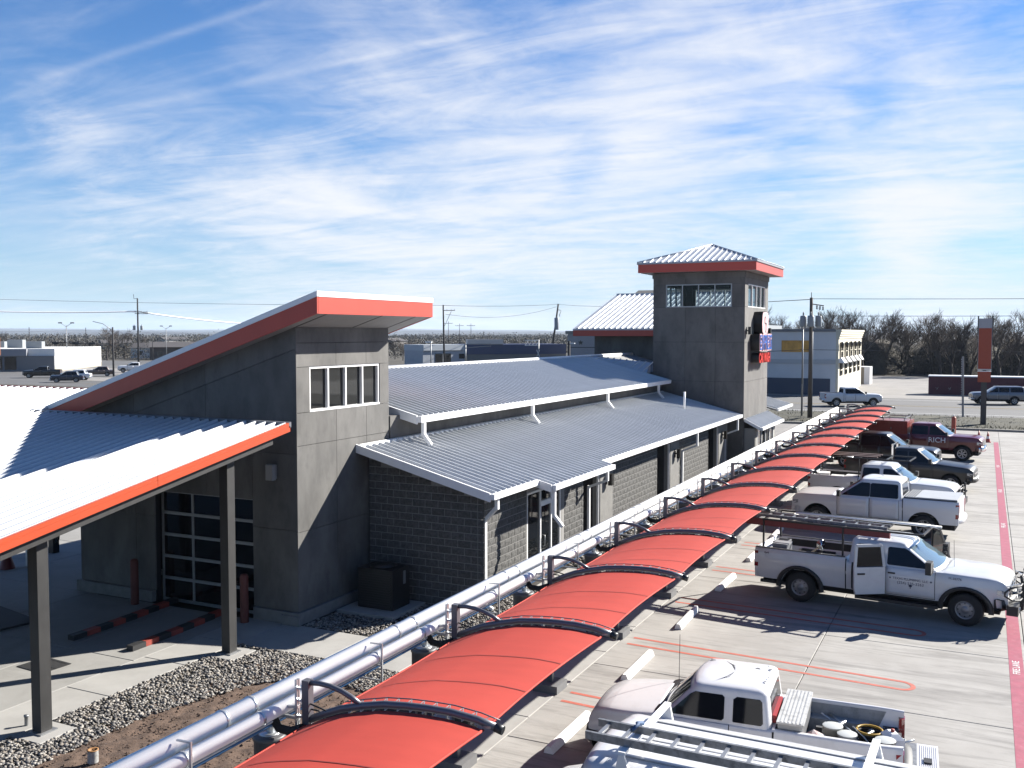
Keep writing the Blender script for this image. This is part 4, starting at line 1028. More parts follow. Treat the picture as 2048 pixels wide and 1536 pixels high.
MB().tube([(.13, -.05, 1.5), (.35, -.1, 1.45), (.42, -.1, 1.0), (.36, -.1, .5), (.2, -.08, .35), (.13, -.05, .5)], .035, 8).build('hose', M['black_rubber'], hp_)

# ---- lettering and emblem on the sign tower
sg_blue, sg_white, sg_red, sg_k = mat('sign blue', (.06, .24, .85), .35), mat('sign white', (1.3, .83, .84), .35), mat('sign red', (.95, .05, .03), .35), mat('sign return black', (.012, .012, .014), .4)
SY = 53.2
ex = thing('channel_letters', 'blue EXPRESS channel letters with white outline on the sign tower', 'sign', (TX1, SY, 0))
o = text_mesh('letter_returns', 'EXPRESS', 1.18, sg_k, ex, .22, .035); place(o, (.26, 0, 6.88), (0, 1, 0), (0, 0, 1)); o.scale = (.70, 1, 1)
o = text_mesh('letter_outline', 'EXPRESS', 1.18, sg_white, ex, .012, .055); place(o, (.495, 0, 6.88), (0, 1, 0), (0, 0, 1)); o.scale = (.70, 1, 1)
o = text_mesh('letter_faces', 'EXPRESS', 1.18, sg_blue, ex, .012, -.012); place(o, (.52, 0, 6.88), (0, 1, 0), (0, 0, 1)); o.scale = (.70, 1, 1)
cw = thing('channel_letters', 'red CAR WASH channel letters under the blue sign on the tower', 'sign', (TX1, SY, 0))
o = text_mesh('letter_returns', 'CAR WASH', .72, sg_k, cw, .2, .02); place(o, (.24, 0, 6.08), (0, 1, 0), (0, 0, 1)); o.scale = (.78, 1, 1)
o = text_mesh('letter_faces', 'CAR WASH', .72, sg_red, cw, .012, .018); place(o, (.455, 0, 6.08), (0, 1, 0), (0, 0, 1)); o.scale = (.78, 1, 1)
em = thing('emblem_sign', 'black cabinet sign with a white rounded emblem face on the tower', 'sign', (TX1, SY, 0))
oval = [(-.62, .45), (-.5, .62), (.1, .66), (.55, .6), (.66, .3), (.62, -.25), (.45, -.5), (.1, -.62), (-.3, -.6), (-.6, -.45), (-.68, 0)]
MB().prism([(p[0] * 1.25, p[1]) for p in oval], lambda p: (0, p[0], 7.93 + p[1]), lambda p: (.46, p[0], 7.93 + p[1])).build('cabinet', sg_k, em)
MB().prism([(p[0] * 1.2, p[1] * .95) for p in oval], lambda p: (.461, p[0], 7.93 + p[1]), lambda p: (.475, p[0], 7.93 + p[1])).build('emblem_face', sg_white, em)
t = MB()
for (cy_, cz_, r) in ((-.1, 8.12, .22), (.12, 7.72, .28)):
    t.lathe([(r, 0), (r, .008), (r - .08, .008), (r - .08, 0)], 18, 'x', (.476, cy_, cz_))
t.build('emblem_curl', sg_k, em)
# cones and marker by the far kerb
cone = thing('traffic_cone', 'x', 'traffic cone'); MB().box(-.19, .19, -.19, .19, 0, .03).build('base', mat('cone orange', (.62, .09, .05), .5), cone)
MB().lathe([(.15, .03), (.115, .25)], 14).lathe([(.085, .42), (.03, .72), (0, .72)], 14).build('body', MATS['cone orange'], cone); MB().lathe([(.114, .25), (.086, .42)], 14).build('reflective_band', M['white_paint'], cone)
for i, (x, yy, lb) in enumerate(((-.28, 74.2, 'left orange traffic cone by the end of the fire lane'), (.28, 73.6, 'right orange traffic cone by the end of the fire lane'))):
    c = cone if i == 0 else copy_tree(cone); c.location = (x, yy, .003); tag(c, lb, None, 'traffic cones')
mb_ = thing('marker_bollard', 'orange marker bollard standing behind the dark red truck', 'bollard', (-2.0, 79.0, .003)); MB().lathe([(.16, 0), (.16, 1.15), (.1, 1.25), (0, 1.27)], 14).build('tube', mat('bollard orange', (.55, .09, .04), .55), mb_); MB().lathe([(.0, 1.271), (.05, 1.28), (.05, 1.36), (0, 1.38)], 8).build('cap', M['white_trim'], mb_)
# ================================================================ VEHICLES
M['tyre'] = mat('tyre rubber', (0.030, 0.030, 0.031), 0.85)
M['under'] = mat('underbody black', (0.012, 0.012, 0.013), 0.8)
M['trim_black'] = mat('black plastic', (0.03, 0.03, 0.032), 0.55)
M['chrome'] = mat('chrome', (1.0, 1.0, 1.02), 0.14, metal=1.0)
M['alloy'] = mat('alloy wheel', (0.85, 0.85, 0.87), 0.28, metal=0.8)
M['steel_wheel'] = mat('steel wheel', (0.42, 0.42, 0.44), 0.4, metal=0.6)
M['side_glass'] = mat('tinted side glass', (0.010, 0.012, 0.018), 0.06, spec=0.28)
M['windscreen'] = mat('windscreen glass', (0.20, 0.27, 0.30), 0.04, spec=0.9, coat=0.6)  # sky reflection and sunlit dash are put into the pale base colour
M['headlamp'] = mat('headlamp lens', (0.75, 0.77, 0.8), 0.08, metal=0.4, coat=1.0)
M['amber'] = mat('amber lens', (0.85, 0.30, 0.02), 0.15, coat=1.0)
M['tail'] = mat('red lamp lens', (0.36, 0.012, 0.015), 0.12, coat=1.0)
M['liner'] = mat('bed liner', (0.035, 0.035, 0.037), 0.8, var=.2)
M['bed_worn'] = mat('worn bed paint', (0.42, 0.44, 0.46), 0.6, var=.15, vscale=5, dscale=6, damt=.6, dcol=(.14, .15, .17))
def paint(name, c, metal=0.0, rough=0.28, dirt=0.0):
    return mat(name, c, rough, metal, var=.02, vscale=2, coat=(.55 if c[0] > .1 else .22), dscale=3.5 if dirt else None, damt=dirt, dcol=(.35, .32, .28))
P_WHITE = paint('white truck paint', (1.0, 1.01, 1.03)); P_WHITE2 = paint('fleet white paint', (.97, .98, 1.0), dirt=.12)
P_OLD = paint('faded white paint', (.97, .96, .98), rough=.38, dirt=.15)
P_BLACK = paint('black truck paint', (.016, .016, .018)); P_BLACK2 = paint('dusty black paint', (.022, .021, .022), rough=.34)
P_RED = paint('dark red paint', (.19, .010, .018)); P_GREY = paint('grey metallic paint', (.30, .31, .34), .4)
P_BROWN = paint('brown metallic paint', (.16, .11, .09), .3); P_NAVY = paint('dark blue paint', (.02, .03, .06))

WHEELS = {}
def wheel_meshes(r, style, wmt):
    k = (round(r, 3), style, wmt.name)
    if k in WHEELS: return WHEELS[k]
    rr_ = r * (.60 if style != 'steel' else .54); hw = .13
    ty = MB().lathe([(rr_, -hw + .01), (rr_ + .02, -hw), (r - .05, -hw), (r - .012, -hw + .035), (r, -hw + .06), (r, hw - .06), (r - .012, hw - .035), (r - .05, hw), (rr_ + .02, hw), (rr_, hw - .01)], 28, 'y').mesh('tyre', M['tyre'])
    b = MB(); b.lathe([(rr_ + .004, hw - .005), (rr_ - .012, hw - .004), (rr_ - .03, hw - .035), (rr_ - .04, 0.0)], 28, 'y')
    if style == 'steel':
        b.lathe([(rr_ - .03, hw - .05), (rr_ * .72, hw - .03), (rr_ * .5, hw - .055), (rr_ * .32, hw - .02), (rr_ * .2, hw - .01), (0, hw - .01)], 24, 'y')
        b.m = 1
        for i in range(8):
            a = i * math.pi / 4; b.lathe([(0, 0), (rr_ * .085, 0)], 8, 'y', (rr_ * .74 * math.cos(a), hw - .026, rr_ * .74 * math.sin(a)))
    else:
        n = 6 if style == 'six' else 5
        for i in range(n):
            a = 2 * math.pi * i / n + .3
            for da in (-.17, .17):
                b.bar((rr_ * .14 * math.cos(a), hw - .022, rr_ * .14 * math.sin(a)), (rr_ * .93 * math.cos(a + da), hw - .022, rr_ * .93 * math.sin(a + da)), rr_ * .13, .03, (0, 1, 0))
        b.lathe([(rr_ * .24, hw - .03), (rr_ * .24, hw - .004), (0, hw)], 14, 'y')
        b.m = 1; b.lathe([(rr_ - .02, hw - .075), (0, hw - .075)], 24, 'y')
    WHEELS[k] = (ty, b.mesh('rim', [wmt, M['under']]))
    return WHEELS[k]

class Veh:
    """body lofted from cross-sections along its length; local +x is the nose"""
    def __init__(s, name, label, cat, pos, head, sp):
        d = dict(wb=3.75, fo=.98, ro=1.2, w=1.01, sill=.50, belt=1.22, roof=1.93, rail=1.32, hood=1.17, nose_drop=.10, cx0=-1.35, cx1=1.30, wst=.50, crt=None, bed=True, floor=.80,
                 rw=.41, ra=.50, paint=P_WHITE, style='five', wmt=M['alloy'], trunk=1.1, roofw=.72, dz=0.0, nose=.16, nosez=.78, tail_open=False, doors=((-1.27, -.22), (-.20, .98)), side=((-1.17, -.28), (-.20, 1.0)),
                 ngl=M['side_glass'], ws=M['windscreen'], grille='bars', bedmt=None, flare=False, bumper=M['chrome'], tail_h=.42, liner=M['liner'], crease=.02)
        d.update(sp); s.__dict__.update(d)
        if s.crt is None: s.crt = s.cx0 + .06
        s.root = thing(name, label, cat, pos, math.atan2(head[1], head[0]))
        s.xr, s.xf = -s.wb / 2 - s.ro, s.wb / 2 + s.fo
        s.body()
    def zsh(s, x):
        if s.bed and x < s.cx0: return s.rail
        if x > s.cx1:
            t = (x - s.cx1) / (s.xf - s.cx1); z = s.belt + (s.hood - s.belt) * min(1, t * 1.6)
            return z - s.nose_drop * max(0, (t - .6) / .4) ** 2 - .10 * max(0, (t - .88) / .12) ** 2
        if not s.bed and x < s.cx0:
            t = (s.cx0 - x) / max(.01, s.cx0 - s.xr); return s.belt + (s.trunk - s.belt) * t - .08 * max(0, (t - .8) / .2) ** 2
        return s.belt
    def zlo(s, x):
        z = s.sill
        for ax in (s.wb / 2, -s.wb / 2):
            q = s.ra ** 2 - (x - ax) ** 2
            if q > 0: z = max(z, s.rw + math.sqrt(q))
        return min(z, s.zsh(x) - .06)
    def hw(s, x, z):
        w = s.w; t = x - (s.xf - .95)
        if t > 0: w -= s.nose * (t / .95) ** 2.2
        t = (s.xr + .5) - x
        if t > 0: w -= .05 * (t / .5) ** 2
        u = (z - s.sill) / max(.1, s.zsh(x) - s.sill)
        w *= 1 - .035 * (1 - min(1, max(0, u) * 2.2)) ** 2 - .035 * max(0, (u - .72) / .28) ** 2
        return w + s.crease * math.exp(-((u - .62) / .10) ** 2)
    def section(s, x, mode):
        zl, zt = s.zlo(x), s.zsh(x); P = []
        for i in range(9):
            z = zl + (zt - .035 - zl) * i / 8; P.append((s.hw(x, z), z))
        w = s.hw(x, zt - .035)
        if mode == 'bed':
            P += [(w - .012, zt - .008), (w - .03, zt), (w - .085, zt), (w - .09, zt - .02), (w - .12, s.floor + .01), (w - .14, s.floor), (0, s.floor)]
        else:
            cr = .07 if mode == 'deck' else 0
            for k, f in enumerate((.985, .93, .80, .60, .40, .2, 0)):
                P.append((w * f, zt - .012 + cr * (1 - f ** 2.2) + (.012 if k else 0)))
        return P
    def body(s):
        xs = set([s.xr, s.xr + .02, s.xr + .06, s.xf, s.xf - .03, s.xf - .08, s.cx0, s.cx1])
        n = int((s.xf - s.xr) / .13)
        xs |= set(s.xr + (s.xf - s.xr) * i / n for i in range(n + 1))
        for ax in (s.wb / 2, -s.wb / 2):
            base = s.rw - s.sill; e = math.sqrt(max(.01, s.ra ** 2 - (s.sill - s.rw) ** 2))
            xs |= set(ax + e * math.cos(math.pi * k / 14) * sgn for k in range(15) for sgn in (1,)) | {ax - e - .004, ax + e + .004}
        xs = sorted(xs); st = []
        for x in xs:
            if s.bed and x < s.cx0 - 1e-6:
                if not s.tail_open and x <= s.xr + .061:
                    st.append((x, s.section(x, 'flat')));
                    if x > s.xr + .059: st.append((x + .002, s.section(x + .002, 'bed')))
                else: st.append((x, s.section(x, 'bed')))
            elif s.bed and abs(x - s.cx0) < 1e-6:
                st.append((x - .06, s.section(x - .06, 'bed'))); st.append((x - .055, s.section(x - .055, 'flat'))); st.append((x + .001, s.section(x + .001, 'flat')))
            elif x > s.cx1: st.append((x, s.section(x, 'deck')))
            elif not s.bed and x < s.cx0: st.append((x, s.section(x, 'deck')))
            else: st.append((x, s.section(x, 'flat')))
        st.sort(key=lambda t: t[0])
        b = MB(); rows = [[(x, y, z) for y, z in P] + [(x, -y, z) for y, z in P[-2::-1]] for x, P in st]
        b.grid(rows)
        for r in ((rows[0], True), (rows[-1], False)):
            if r[1] and s.tail_open: continue
            m_ = len(r[0]); h = m_ // 2
            o = len(b.v); b.v += r[0]
            for i in range(h): b.f.append((o + i, o + i + 1, o + m_ - 2 - i, o + m_ - 1 - i) if i < h - 1 else (o + i, o + i + 1, o + m_ - 1 - i)); b.mi.append(0); b.sm.append(False)
        s.bodyo = b.build('body', s.paint, s.root)
        # bed lining
        if s.bed:
            t = MB(); x0, x1, w = s.xr + (.07 if not s.tail_open else 0), s.cx0 - .065, s.w - .135
            t.grid([[(x, y, z) for y, z in ((w + .012, s.rail - .05), (w - .004, s.floor + .016), (-w + .004, s.floor + .016), (-w - .012, s.rail - .05))] for x in (x0, x1)], False)
            t.add([(x1, w, s.floor), (x1, -w, s.floor), (x1, -w, s.rail - .05), (x1, w, s.rail - .05)], [(0, 1, 2, 3)])
            for k in range(9): t.box(x0 + .02, x1 - .02, -w + .1 + k * (2 * w - .2) / 8 - .02, -w + .1 + k * (2 * w - .2) / 8 + .02, s.floor + .017, s.floor + .027)
            for sx in (-s.wb / 2,):
                for sg in (1, -1): t.box(sx - .48, sx + .48, *(sorted((sg * w, sg * (w - .22)))), s.floor + .018, s.floor + .24)
            t.build('bed_liner', s.liner, s.root)
        # underbody and arches
        u = MB(); u.box(s.xr + .15, s.xf - .2, -s.w + .36, s.w - .36, .34, s.sill + .2)
        u.box(-s.wb / 2 + s.ra, s.wb / 2 - s.ra, -s.w + .09, s.w - .09, s.sill - .06, s.sill + .1)
        for ax in (s.wb / 2, -s.wb / 2):
            for sg in (1, -1):
                A = [(ax + (s.ra + .012) * math.cos(a), s.rw + (s.ra + .012) * math.sin(a)) for a in [math.pi * k / 14 for k in range(15)]]
                u.grid([[(x, sg * (s.w - .045), z) for x, z in A], [(x, sg * (s.w - .42), z) for x, z in A]])
                u.add([(x, sg * (s.w - .42), z) for x, z in A] + [(ax, sg * (s.w - .42), s.rw - .1)], [tuple(range(16))])
        u.build('underbody', M['under'], s.root)
        s.cab(); s.lines(); s.ends(); s.wheels()
    # ---- glasshouse
    def cz(s, z): return (z - s.belt) / (s.roof - .10 - s.belt)
    def xF(s, z): return s.cx1 + (s.wst - s.cx1) * s.cz(z)
    def xB(s, z): return s.cx0 + (s.crt - s.cx0) * s.cz(z)
    def wy(s, z): return (s.w - .055) + (s.w * s.roofw - s.w + .12) * s.cz(z)
    def bow(s, y, z): return .11 * (y / s.wy(z)) ** 2
    def ring(s, z, inset=0.0, zz=None):
        w, x0, x1 = s.wy(z) - inset, s.xB(z) + inset, s.xF(z) - inset; r = min(.11, w * .3); P = []
        def arc(cx, cy, a0): return [(cx + r * math.cos(a0 + math.pi / 2 * k / 4), cy + r * math.sin(a0 + math.pi / 2 * k / 4)) for k in range(5)]
        P = [(x1, -w + r + (2 * w - 2 * r) * k / 6) for k in range(7)] + arc(x1 - r, w - r, 0)[1:] + [(x1 - r - (x1 - x0 - 2 * r) * k / 6, w) for k in range(1, 6)] + arc(x0 + r, w - r, math.pi / 2) + \
            [(x0, w - r - (2 * w - 2 * r) * k / 4) for k in range(1, 4)] + arc(x0 + r, -w + r, math.pi) + [(x0 + r + (x1 - x0 - 2 * r) * k / 6, -w) for k in range(1, 6)] + arc(x1 - r, -w + r, -math.pi / 2)[:-1]
        mx = (x0 + x1) / 2
        return [(x - (.11 * (y / w) ** 2 if x > x1 - r - .01 else 0), y, (zz if zz is not None else z)) for x, y in P]
    def cab(s):
        b = MB(); zt = s.roof - .10
        rings = [s.ring(s.belt - .03)] + [s.ring(s.belt + (zt - s.belt) * k / 4) for k in range(5)] + [s.ring(zt, .012, zt + .03), s.ring(zt, .04, zt + .06), s.ring(zt, .09, zt + .08), s.ring(zt, .2, zt + .095), s.ring(zt, .42, s.roof + .005)]
        b.grid([r + [r[0]] for r in rings])
        o = len(b.v); r = rings[-1]; c = (sum(p[0] for p in r) / len(r), 0, s.roof + .012); b.v += r + [c]; n = len(r)
        for k in range(n): b.f.append((o + k, o + (k + 1) % n, o + n)); b.mi.append(0); b.sm.append(True)
        s.cabo = b.build('cab', s.paint, s.root)
        z0, z1 = s.belt + .06, s.roof - .145
        g = MB(); g.grid([[(s.xF(z) - .11 * (y / s.wy(z)) ** 2 + .009, y, z + .004) for y in [(-1 + 2 * k / 10) * (s.wy(z) - .10) for k in range(11)]] for z in [z0 + (z1 + .01 - z0) * k / 4 for k in range(5)]])
        g.build('windscreen', s.ws, s.root)
        g = MB(); w = .62 * s.w; g.add([(s.xB(z0 + .06) - .008, -w, z0 + .06), (s.xB(z0 + .06) - .008, w, z0 + .06), (s.xB(z1) - .008, w * .92, z1), (s.xB(z1) - .008, -w * .92, z1)], [(0, 1, 2, 3)])
        g.build('rear_window', s.ngl, s.root)
        for sg in (1, -1):
            for wi, (a, c) in enumerate(s.side):
                s.window(sg, a, c, z0 - .02, z1 - .005)
            if getattr(s, 'no_mirror', False): continue
            k = MB(); k.bar((s.cx1 - .18, sg * (s.w - .04), s.belt + .06), (s.cx1 - .20, sg * (s.w + .12), s.belt + .10), .05, .04)
            k.box(s.cx1 - .28, s.cx1 - .16, *sorted((sg * (s.w + .08), sg * (s.w + .30))), s.belt + .02, s.belt + .24); k.build('mirror', s.mirror_mt if hasattr(s, 'mirror_mt') else M['trim_black'], s.root)
    def wpoly(s, a, c, z0, z1):
        f0, f1 = min(c, s.xF(z0) - .16), min(c, s.xF(z1) - .14); b0, b1 = max(a, s.xB(z0) + .10), max(a, s.xB(z1) + .09); e = .035
        return [(b0, z0 + e), (b0 + e, z0), (f0 - e * .3, z0), (f0, z0 + e * .4), (f0 + (f1 - f0) * .93, z1 - .045), (f1 - e * 1.6, z1), (b1 + e, z1), (b1, z1 - e)]
    def window(s, sg, a, c, z0, z1, parent=None, mt=None):
        P = s.wpoly(a, c, z0, z1); g = MB(); g.add([(x, sg * (s.wy(z) + .007), z) for x, z in P], [tuple(range(len(P)))])
        o = g.build('window', mt or s.ngl, parent or s.root)
        return o
    def patch(s, b, sg, xa, xb, z0, z1, off, nx=8, nz=8, fold=True):
        R_ = [[(x, sg * (s.hw(x, z) + off), z) for x in [xa + (xb - xa) * i / nx for i in range(nx + 1)]] for z in [max(z0, 0) + (z1 - z0) * j / nz for j in range(nz + 1)]]
        if fold:
            R_ = [[(p[0], p[1] - sg * (off + .012), p[2]) for p in R_[0]]] + R_ + [[(p[0], p[1] - sg * (off + .012), p[2]) for p in R_[-1]]]
            R_ = [[(r[0][0], r[0][1] - sg * (off + .012), r[0][2])] + r + [(r[-1][0], r[-1][1] - sg * (off + .012), r[-1][2])] for r in R_]
        b.grid(R_)
    def lines(s):
        for sg in (1, -1):
            k = MB()
            for a, c in s.doors: s.patch(k, sg, a - .013, c + .013, s.sill + .015, s.belt - .004, .003, fold=False)
            if s.bed: s.patch(k, sg, s.cx0 - .055, s.cx0 - .025, s.sill, s.rail - .03, .003, 2, 8, False)
            k.build('panel_gap', M['under'], s.root)
            for i, (a, c) in enumerate(s.doors):
                if getattr(s, 'open_door', None) == (sg, i): continue
                d = MB(); s.patch(d, sg, a, c, s.sill + .03, s.belt - .006, .008); do = d.build('door', s.paint, s.root)
                hz_ = s.belt - .15
                MB().box(a + .06, a + .24, *sorted((sg * (s.hw(a + .15, hz_) + .006), sg * (s.hw(a + .15, hz_) + .038))), hz_ - .018, hz_ + .018).build('handle', s.handle if hasattr(s, 'handle') else s.paint, do)
    def ends(s):
        w = s.hw(s.xf, s.nosez); zt = s.zsh(s.xf)
        # grille
        g = MB(); g.box(s.xf - .02, s.xf + .012, -w * .62, w * .62, s.nosez - .10, zt - .03); go = g.build('grille', M['trim_black'], s.root)
        c = MB()
        if s.grille == 'bars':
            for k in range(4): c.box(s.xf + .013, s.xf + .035, -w * .60, w * .60, s.nosez - .06 + k * (zt - s.nosez + .02) / 4, s.nosez - .025 + k * (zt - s.nosez + .02) / 4)
        elif s.grille == 'body':
            c.box(s.xf + .013, s.xf + .03, -w * .6, w * .6, (s.nosez + zt) / 2 - .06, (s.nosez + zt) / 2 + .01)
        if c.v: c.build('grille_bar', M['chrome'], go)
        for sg in (1, -1):
            x1 = s.xf - .24; w1 = s.hw(x1, zt - .12)
            z0, z1 = s.nosez - .02, zt - .05
            h = MB(); h.hexa([(s.xf - .02, sg * w * .63, z0), (s.xf - .05, sg * (w + .004), z0), (x1, sg * (w1 + .006), z0 + .05), (s.xf - .3, sg * w * .6, z0 + .05), (s.xf + .02, sg * w * .63, z1 - .02), (s.xf - .02, sg * (w + .010), z1 - .03), (x1, sg * (w1 + .010), z1 + .0), (s.xf - .3, sg * w * .6, z1)])
            ho = h.build('headlight', M['headlamp'], s.root)
            wr = s.hw(s.xr + .1, 1.0); zr1 = min(s.zsh(s.xr) - .10, s.zsh(s.xr + .3) - .08); zr0 = zr1 - s.tail_h
            MB().hexa([(s.xr - .012, sg * (wr - .20), zr0), (s.xr - .012, sg * (wr - .02), zr0), (s.xr + .10, sg * (s.hw(s.xr + .1, zr0) + .010), zr0), (s.xr + .08, sg * (wr - .2), zr0),
                       (s.xr - .012, sg * (wr - .20), zr1), (s.xr - .012, sg * (wr - .03), zr1), (s.xr + .10, sg * (s.hw(s.xr + .1, zr1) + .010), zr1), (s.xr + .08, sg * (wr - .2), zr1)]).build('tail_light', M['tail'], s.root)
        def bump(x0, dirn, wmax, z0, z1, mt, nm, d=.16, wrap=.42):
            b = MB(); pr = [(0, z0 + .03), (.03, z0), (d, z0 + .02), (d + .02, (z0 + z1) / 2), (d, z1 - .02), (.03, z1), (0, z1 - .02)]
            rows = []
            for k in range(13):
                t = -1 + 2 * k / 12; y = wmax * t; back = wrap * .45 * max(0, abs(t) - .62) / .38 + .06 * t * t
                rows.append([(x0 + dirn * (px_ - back), y, z) for px_, z in pr + [pr[0]]])
            b.grid(rows); b.build(nm, mt, s.root)
        bump(s.xf - .05, 1, s.w - .03, s.sill - .06, s.nosez - .08, s.bumper, 'front_bumper')
        bump(s.xr + .06, -1, s.w - .04, s.sill + .02, s.sill + .24, s.rbumper if hasattr(s, 'rbumper') else s.bumper, 'rear_bumper', .20)
        p = MB().box(s.xf + .115, s.xf + .13, -.15, .15, s.sill + .06, s.sill + .2).build('number_plate', M['white_trim'], s.root)
    def wheels(s):
        ty, rm = wheel_meshes(s.rw, s.style, s.wmt)
        for ax in (s.wb / 2, -s.wb / 2):
            for sg in (1, -1):
                w = link('wheel', None, s.root); w.location = (ax, sg * (s.w - .155), s.rw); w.rotation_euler = (0, 0, 0 if sg > 0 else math.pi)
                if ax > 0 and getattr(s, 'steer', 0): w.rotation_euler[2] += s.steer
                link('tyre', ty, w); link('rim', rm, w)
    def decal(s, txt, sg, x, z, size, mt, align='CENTER', up=True):
        o = text_mesh('lettering', txt, size, mt, s.root, align=align); y = s.hw(x, z) + .014
        o.location = (x, sg * y, z); o.rotation_euler = (math.pi / 2, 0, 0 if sg < 0 else math.pi)
        return o
def rack_bars(veh, x0, x1, z, y, posts, mt, r=.022, cross=None):
    b = MB()
    for sg in (1, -1):
        b.bar((x0, sg * y, z), (x1, sg * y, z), .05, .05)
        for px_, zb in posts: b.bar((px_, sg * y, zb), (px_, sg * y, z - .026), .045, .045, (1, 0, 0))
    for cx_ in cross: b.bar((cx_, -y + .026, z), (cx_, y - .026, z), .045, .045)
    return b.build('ladder_rack', mt, veh.root)
def make_ladder(name, label, L, w, n, loc, xdir, ydir, mt, rail=.08):
    t = thing(name, label, 'ladder'); p = M['trim_black']
    for sg in (1, -1):
        MB().box(0, L, *sorted((sg * w / 2, sg * (w / 2 + .03))), -rail / 2, rail / 2).box(0, L, *sorted((sg * (w / 2 - .012), sg * (w / 2 - .0005))), rail / 2 - .012, rail / 2).build('rail', mt, t)
    rg = MB().box(-.024, .024, -w / 2, w / 2, -.012, .020).mesh('rung', M['alu'])
    for k in range(n):
        o = link('rung', rg, t); o.location = ((k + .5) * L / n, 0, 0)
    place(t, loc, xdir, ydir)
    return t

# ---- 1 double-cab work truck with ladder rack, rear door standing open
hd3 = Vector((.9932, -.1167, 0))
s3 = Veh('work_truck', 'white work pickup with ladder rack, open doors and black grille guard', 'pickup truck', (-2.27, 28.08, 0), hd3,
         dict(wb=4.17, fo=.95, ro=1.28, w=1.03, sill=.56, belt=1.30, roof=1.94, rail=1.40, hood=1.28, cx0=-.82, cx1=1.50, wst=.72, rw=.42, ra=.52, paint=P_WHITE2, style='steel', wmt=M['steel_wheel'],
              doors=((-.70, .12), (.16, 1.36)), side=((-.60, .06), (.18, 1.3)), bumper=M['trim_black'], handle=M['trim_black'], nosez=.88, tail_h=.44, open_door=(-1, 0), steer=-.10, floor=.86))
V = s3
# black patch on the body side, painted as the unlit opening behind the door
MB().add([(x, -(V.hw(x, z) + .012), z) for x, z in ((-.70, .62), (.10, .62), (.10, 1.28), (-.70, 1.28), (-.70, .9))], [(0, 1, 2, 3, 4)]).build('opening_shade', M['under'], V.root)
dd = MB(); hx, L_ = .12, .84
pts = [(0, .60), (.84, .60), (.84, 1.30), (.80, 1.84), (.10, 1.86), (0, 1.30)]
rd = link('rear_door', None, V.root); tag(rd, 'rear door swung open')
dm = MB(); dm.prism([(0, .58), (.80, .58), (.84, .75), (.84, 1.29), (0, 1.29)], lambda p: (-p[0], -.05, p[1]), lambda p: (-p[0], .03, p[1]))
for a, c in (((.02, 1.29), (.10, 1.86)), ((.10, 1.86), (.78, 1.86)), ((.78, 1.86), (.81, 1.29))): dm.bar((-a[0], -.01, a[1]), (-c[0], -.01, c[1]), .07, .06, (0, 1, 0))
dm.build('door_shell', V.paint, rd)
MB().prism([(.06, 1.31), (.79, 1.31), (.75, 1.83), (.13, 1.83)], lambda p: (-p[0], -.016, p[1]), lambda p: (-p[0], -.004, p[1])).build('window', M['side_glass'], rd)
MB().box(-.76, -.56, -.075, -.05, 1.10, 1.14).build('handle', M['trim_black'], rd)
rd.location = (.13, -1.03, 0); rd.rotation_euler = (0, 0, R(38))
fd = link('front_door', None, V.root); tag(fd, 'far front door swung open')
dm = MB(); dm.prism([(0, .58), (1.16, .58), (1.16, 1.29), (0, 1.29)], lambda p: (-p[0], -.03, p[1]), lambda p: (-p[0], .05, p[1]))
for a, c in (((.02, 1.29), (.62, 1.90)), ((.62, 1.90), (1.12, 1.88)), ((1.12, 1.88), (1.14, 1.29))): dm.bar((-a[0], .01, a[1]), (-c[0], .01, c[1]), .05, .05, (0, 1, 0))
dm.build('door_shell', M['trim_black'], fd); fd.location = (1.40, 1.0, 0); fd.rotation_euler = (0, 0, R(-58))
MB().prism([(.14, 1.31), (1.10, 1.31), (1.09, 1.86), (.64, 1.87)], lambda p: (-p[0], .004, p[1]), lambda p: (-p[0], .014, p[1])).build('window', M['car_glass'], fd)
# flares, towing mirrors
for ax in (V.wb / 2, -V.wb / 2):
    for sg in (1, -1):
        A = [(ax + (V.ra + .0) * math.cos(a) * 1.02, V.rw + (V.ra + .0) * math.sin(a)) for a in [math.pi * k / 16 * 1.04 - .06 for k in range(17)]]
        B_ = [(ax + (V.ra + .10) * math.cos(a) * 1.05, V.rw + (V.ra + .085) * math.sin(a)) for a in [math.pi * k / 16 * 1.04 - .06 for k in range(17)]]
        f = MB(); yv = lambda q, o: (q[0], sg * (V.hw(q[0], max(q[1], V.sill)) + o), q[1])
        f.grid([[yv(q, -.06) for q in A], [yv(q, .055) for q in A], [yv(q, .045) for q in B_], [yv(q, -.01) for q in B_]]); f.build('fender_flare', M['trim_black'], V.root)
for sg in (1, -1):
    MB().box(1.20, 1.34, *sorted((sg * 1.16, sg * 1.48)), 1.30, 1.62).bar((1.28, sg * .98, 1.42), (1.27, sg * 1.2, 1.42), .08, .05).build('towing_mirror', M['trim_black'], V.root)
# grille guard
gg = MB(); xg = V.xf + .28
for sg in (1, -1):
    gg.prism([(xg - .10, .40), (xg + .04, .50), (xg + .06, 1.1), (xg - .02, 1.36), (xg - .07, 1.34), (xg - .02, 1.05), (xg - .06, .60)], lambda p: (p[0], sg * .42, p[1]), lambda p: (p[0], sg * .48, p[1]))
    gg.tube([(xg, sg * .45, 1.16), (xg - .02, sg * .80, 1.16), (xg - .22, sg * 1.0, 1.12), (xg - .34, sg * 1.03, 1.0), (xg - .34, sg * 1.03, .92), (xg - .18, sg * .99, .82), (xg - .02, sg * .8, .80), (xg, sg * .45, .80)], .024, 7)
    gg.tube([(xg, sg * .45, .98), (xg - .02, sg * .8, .98), (xg - .25, sg * 1.0, .98)], .018, 6)
for z in (1.28, .62): gg.tube([(xg - .03, -.45, z), (xg - .03, .45, z)], .026, 7)
gg.box(xg - .30, xg - .04, -1.02, 1.02, .44, .68)
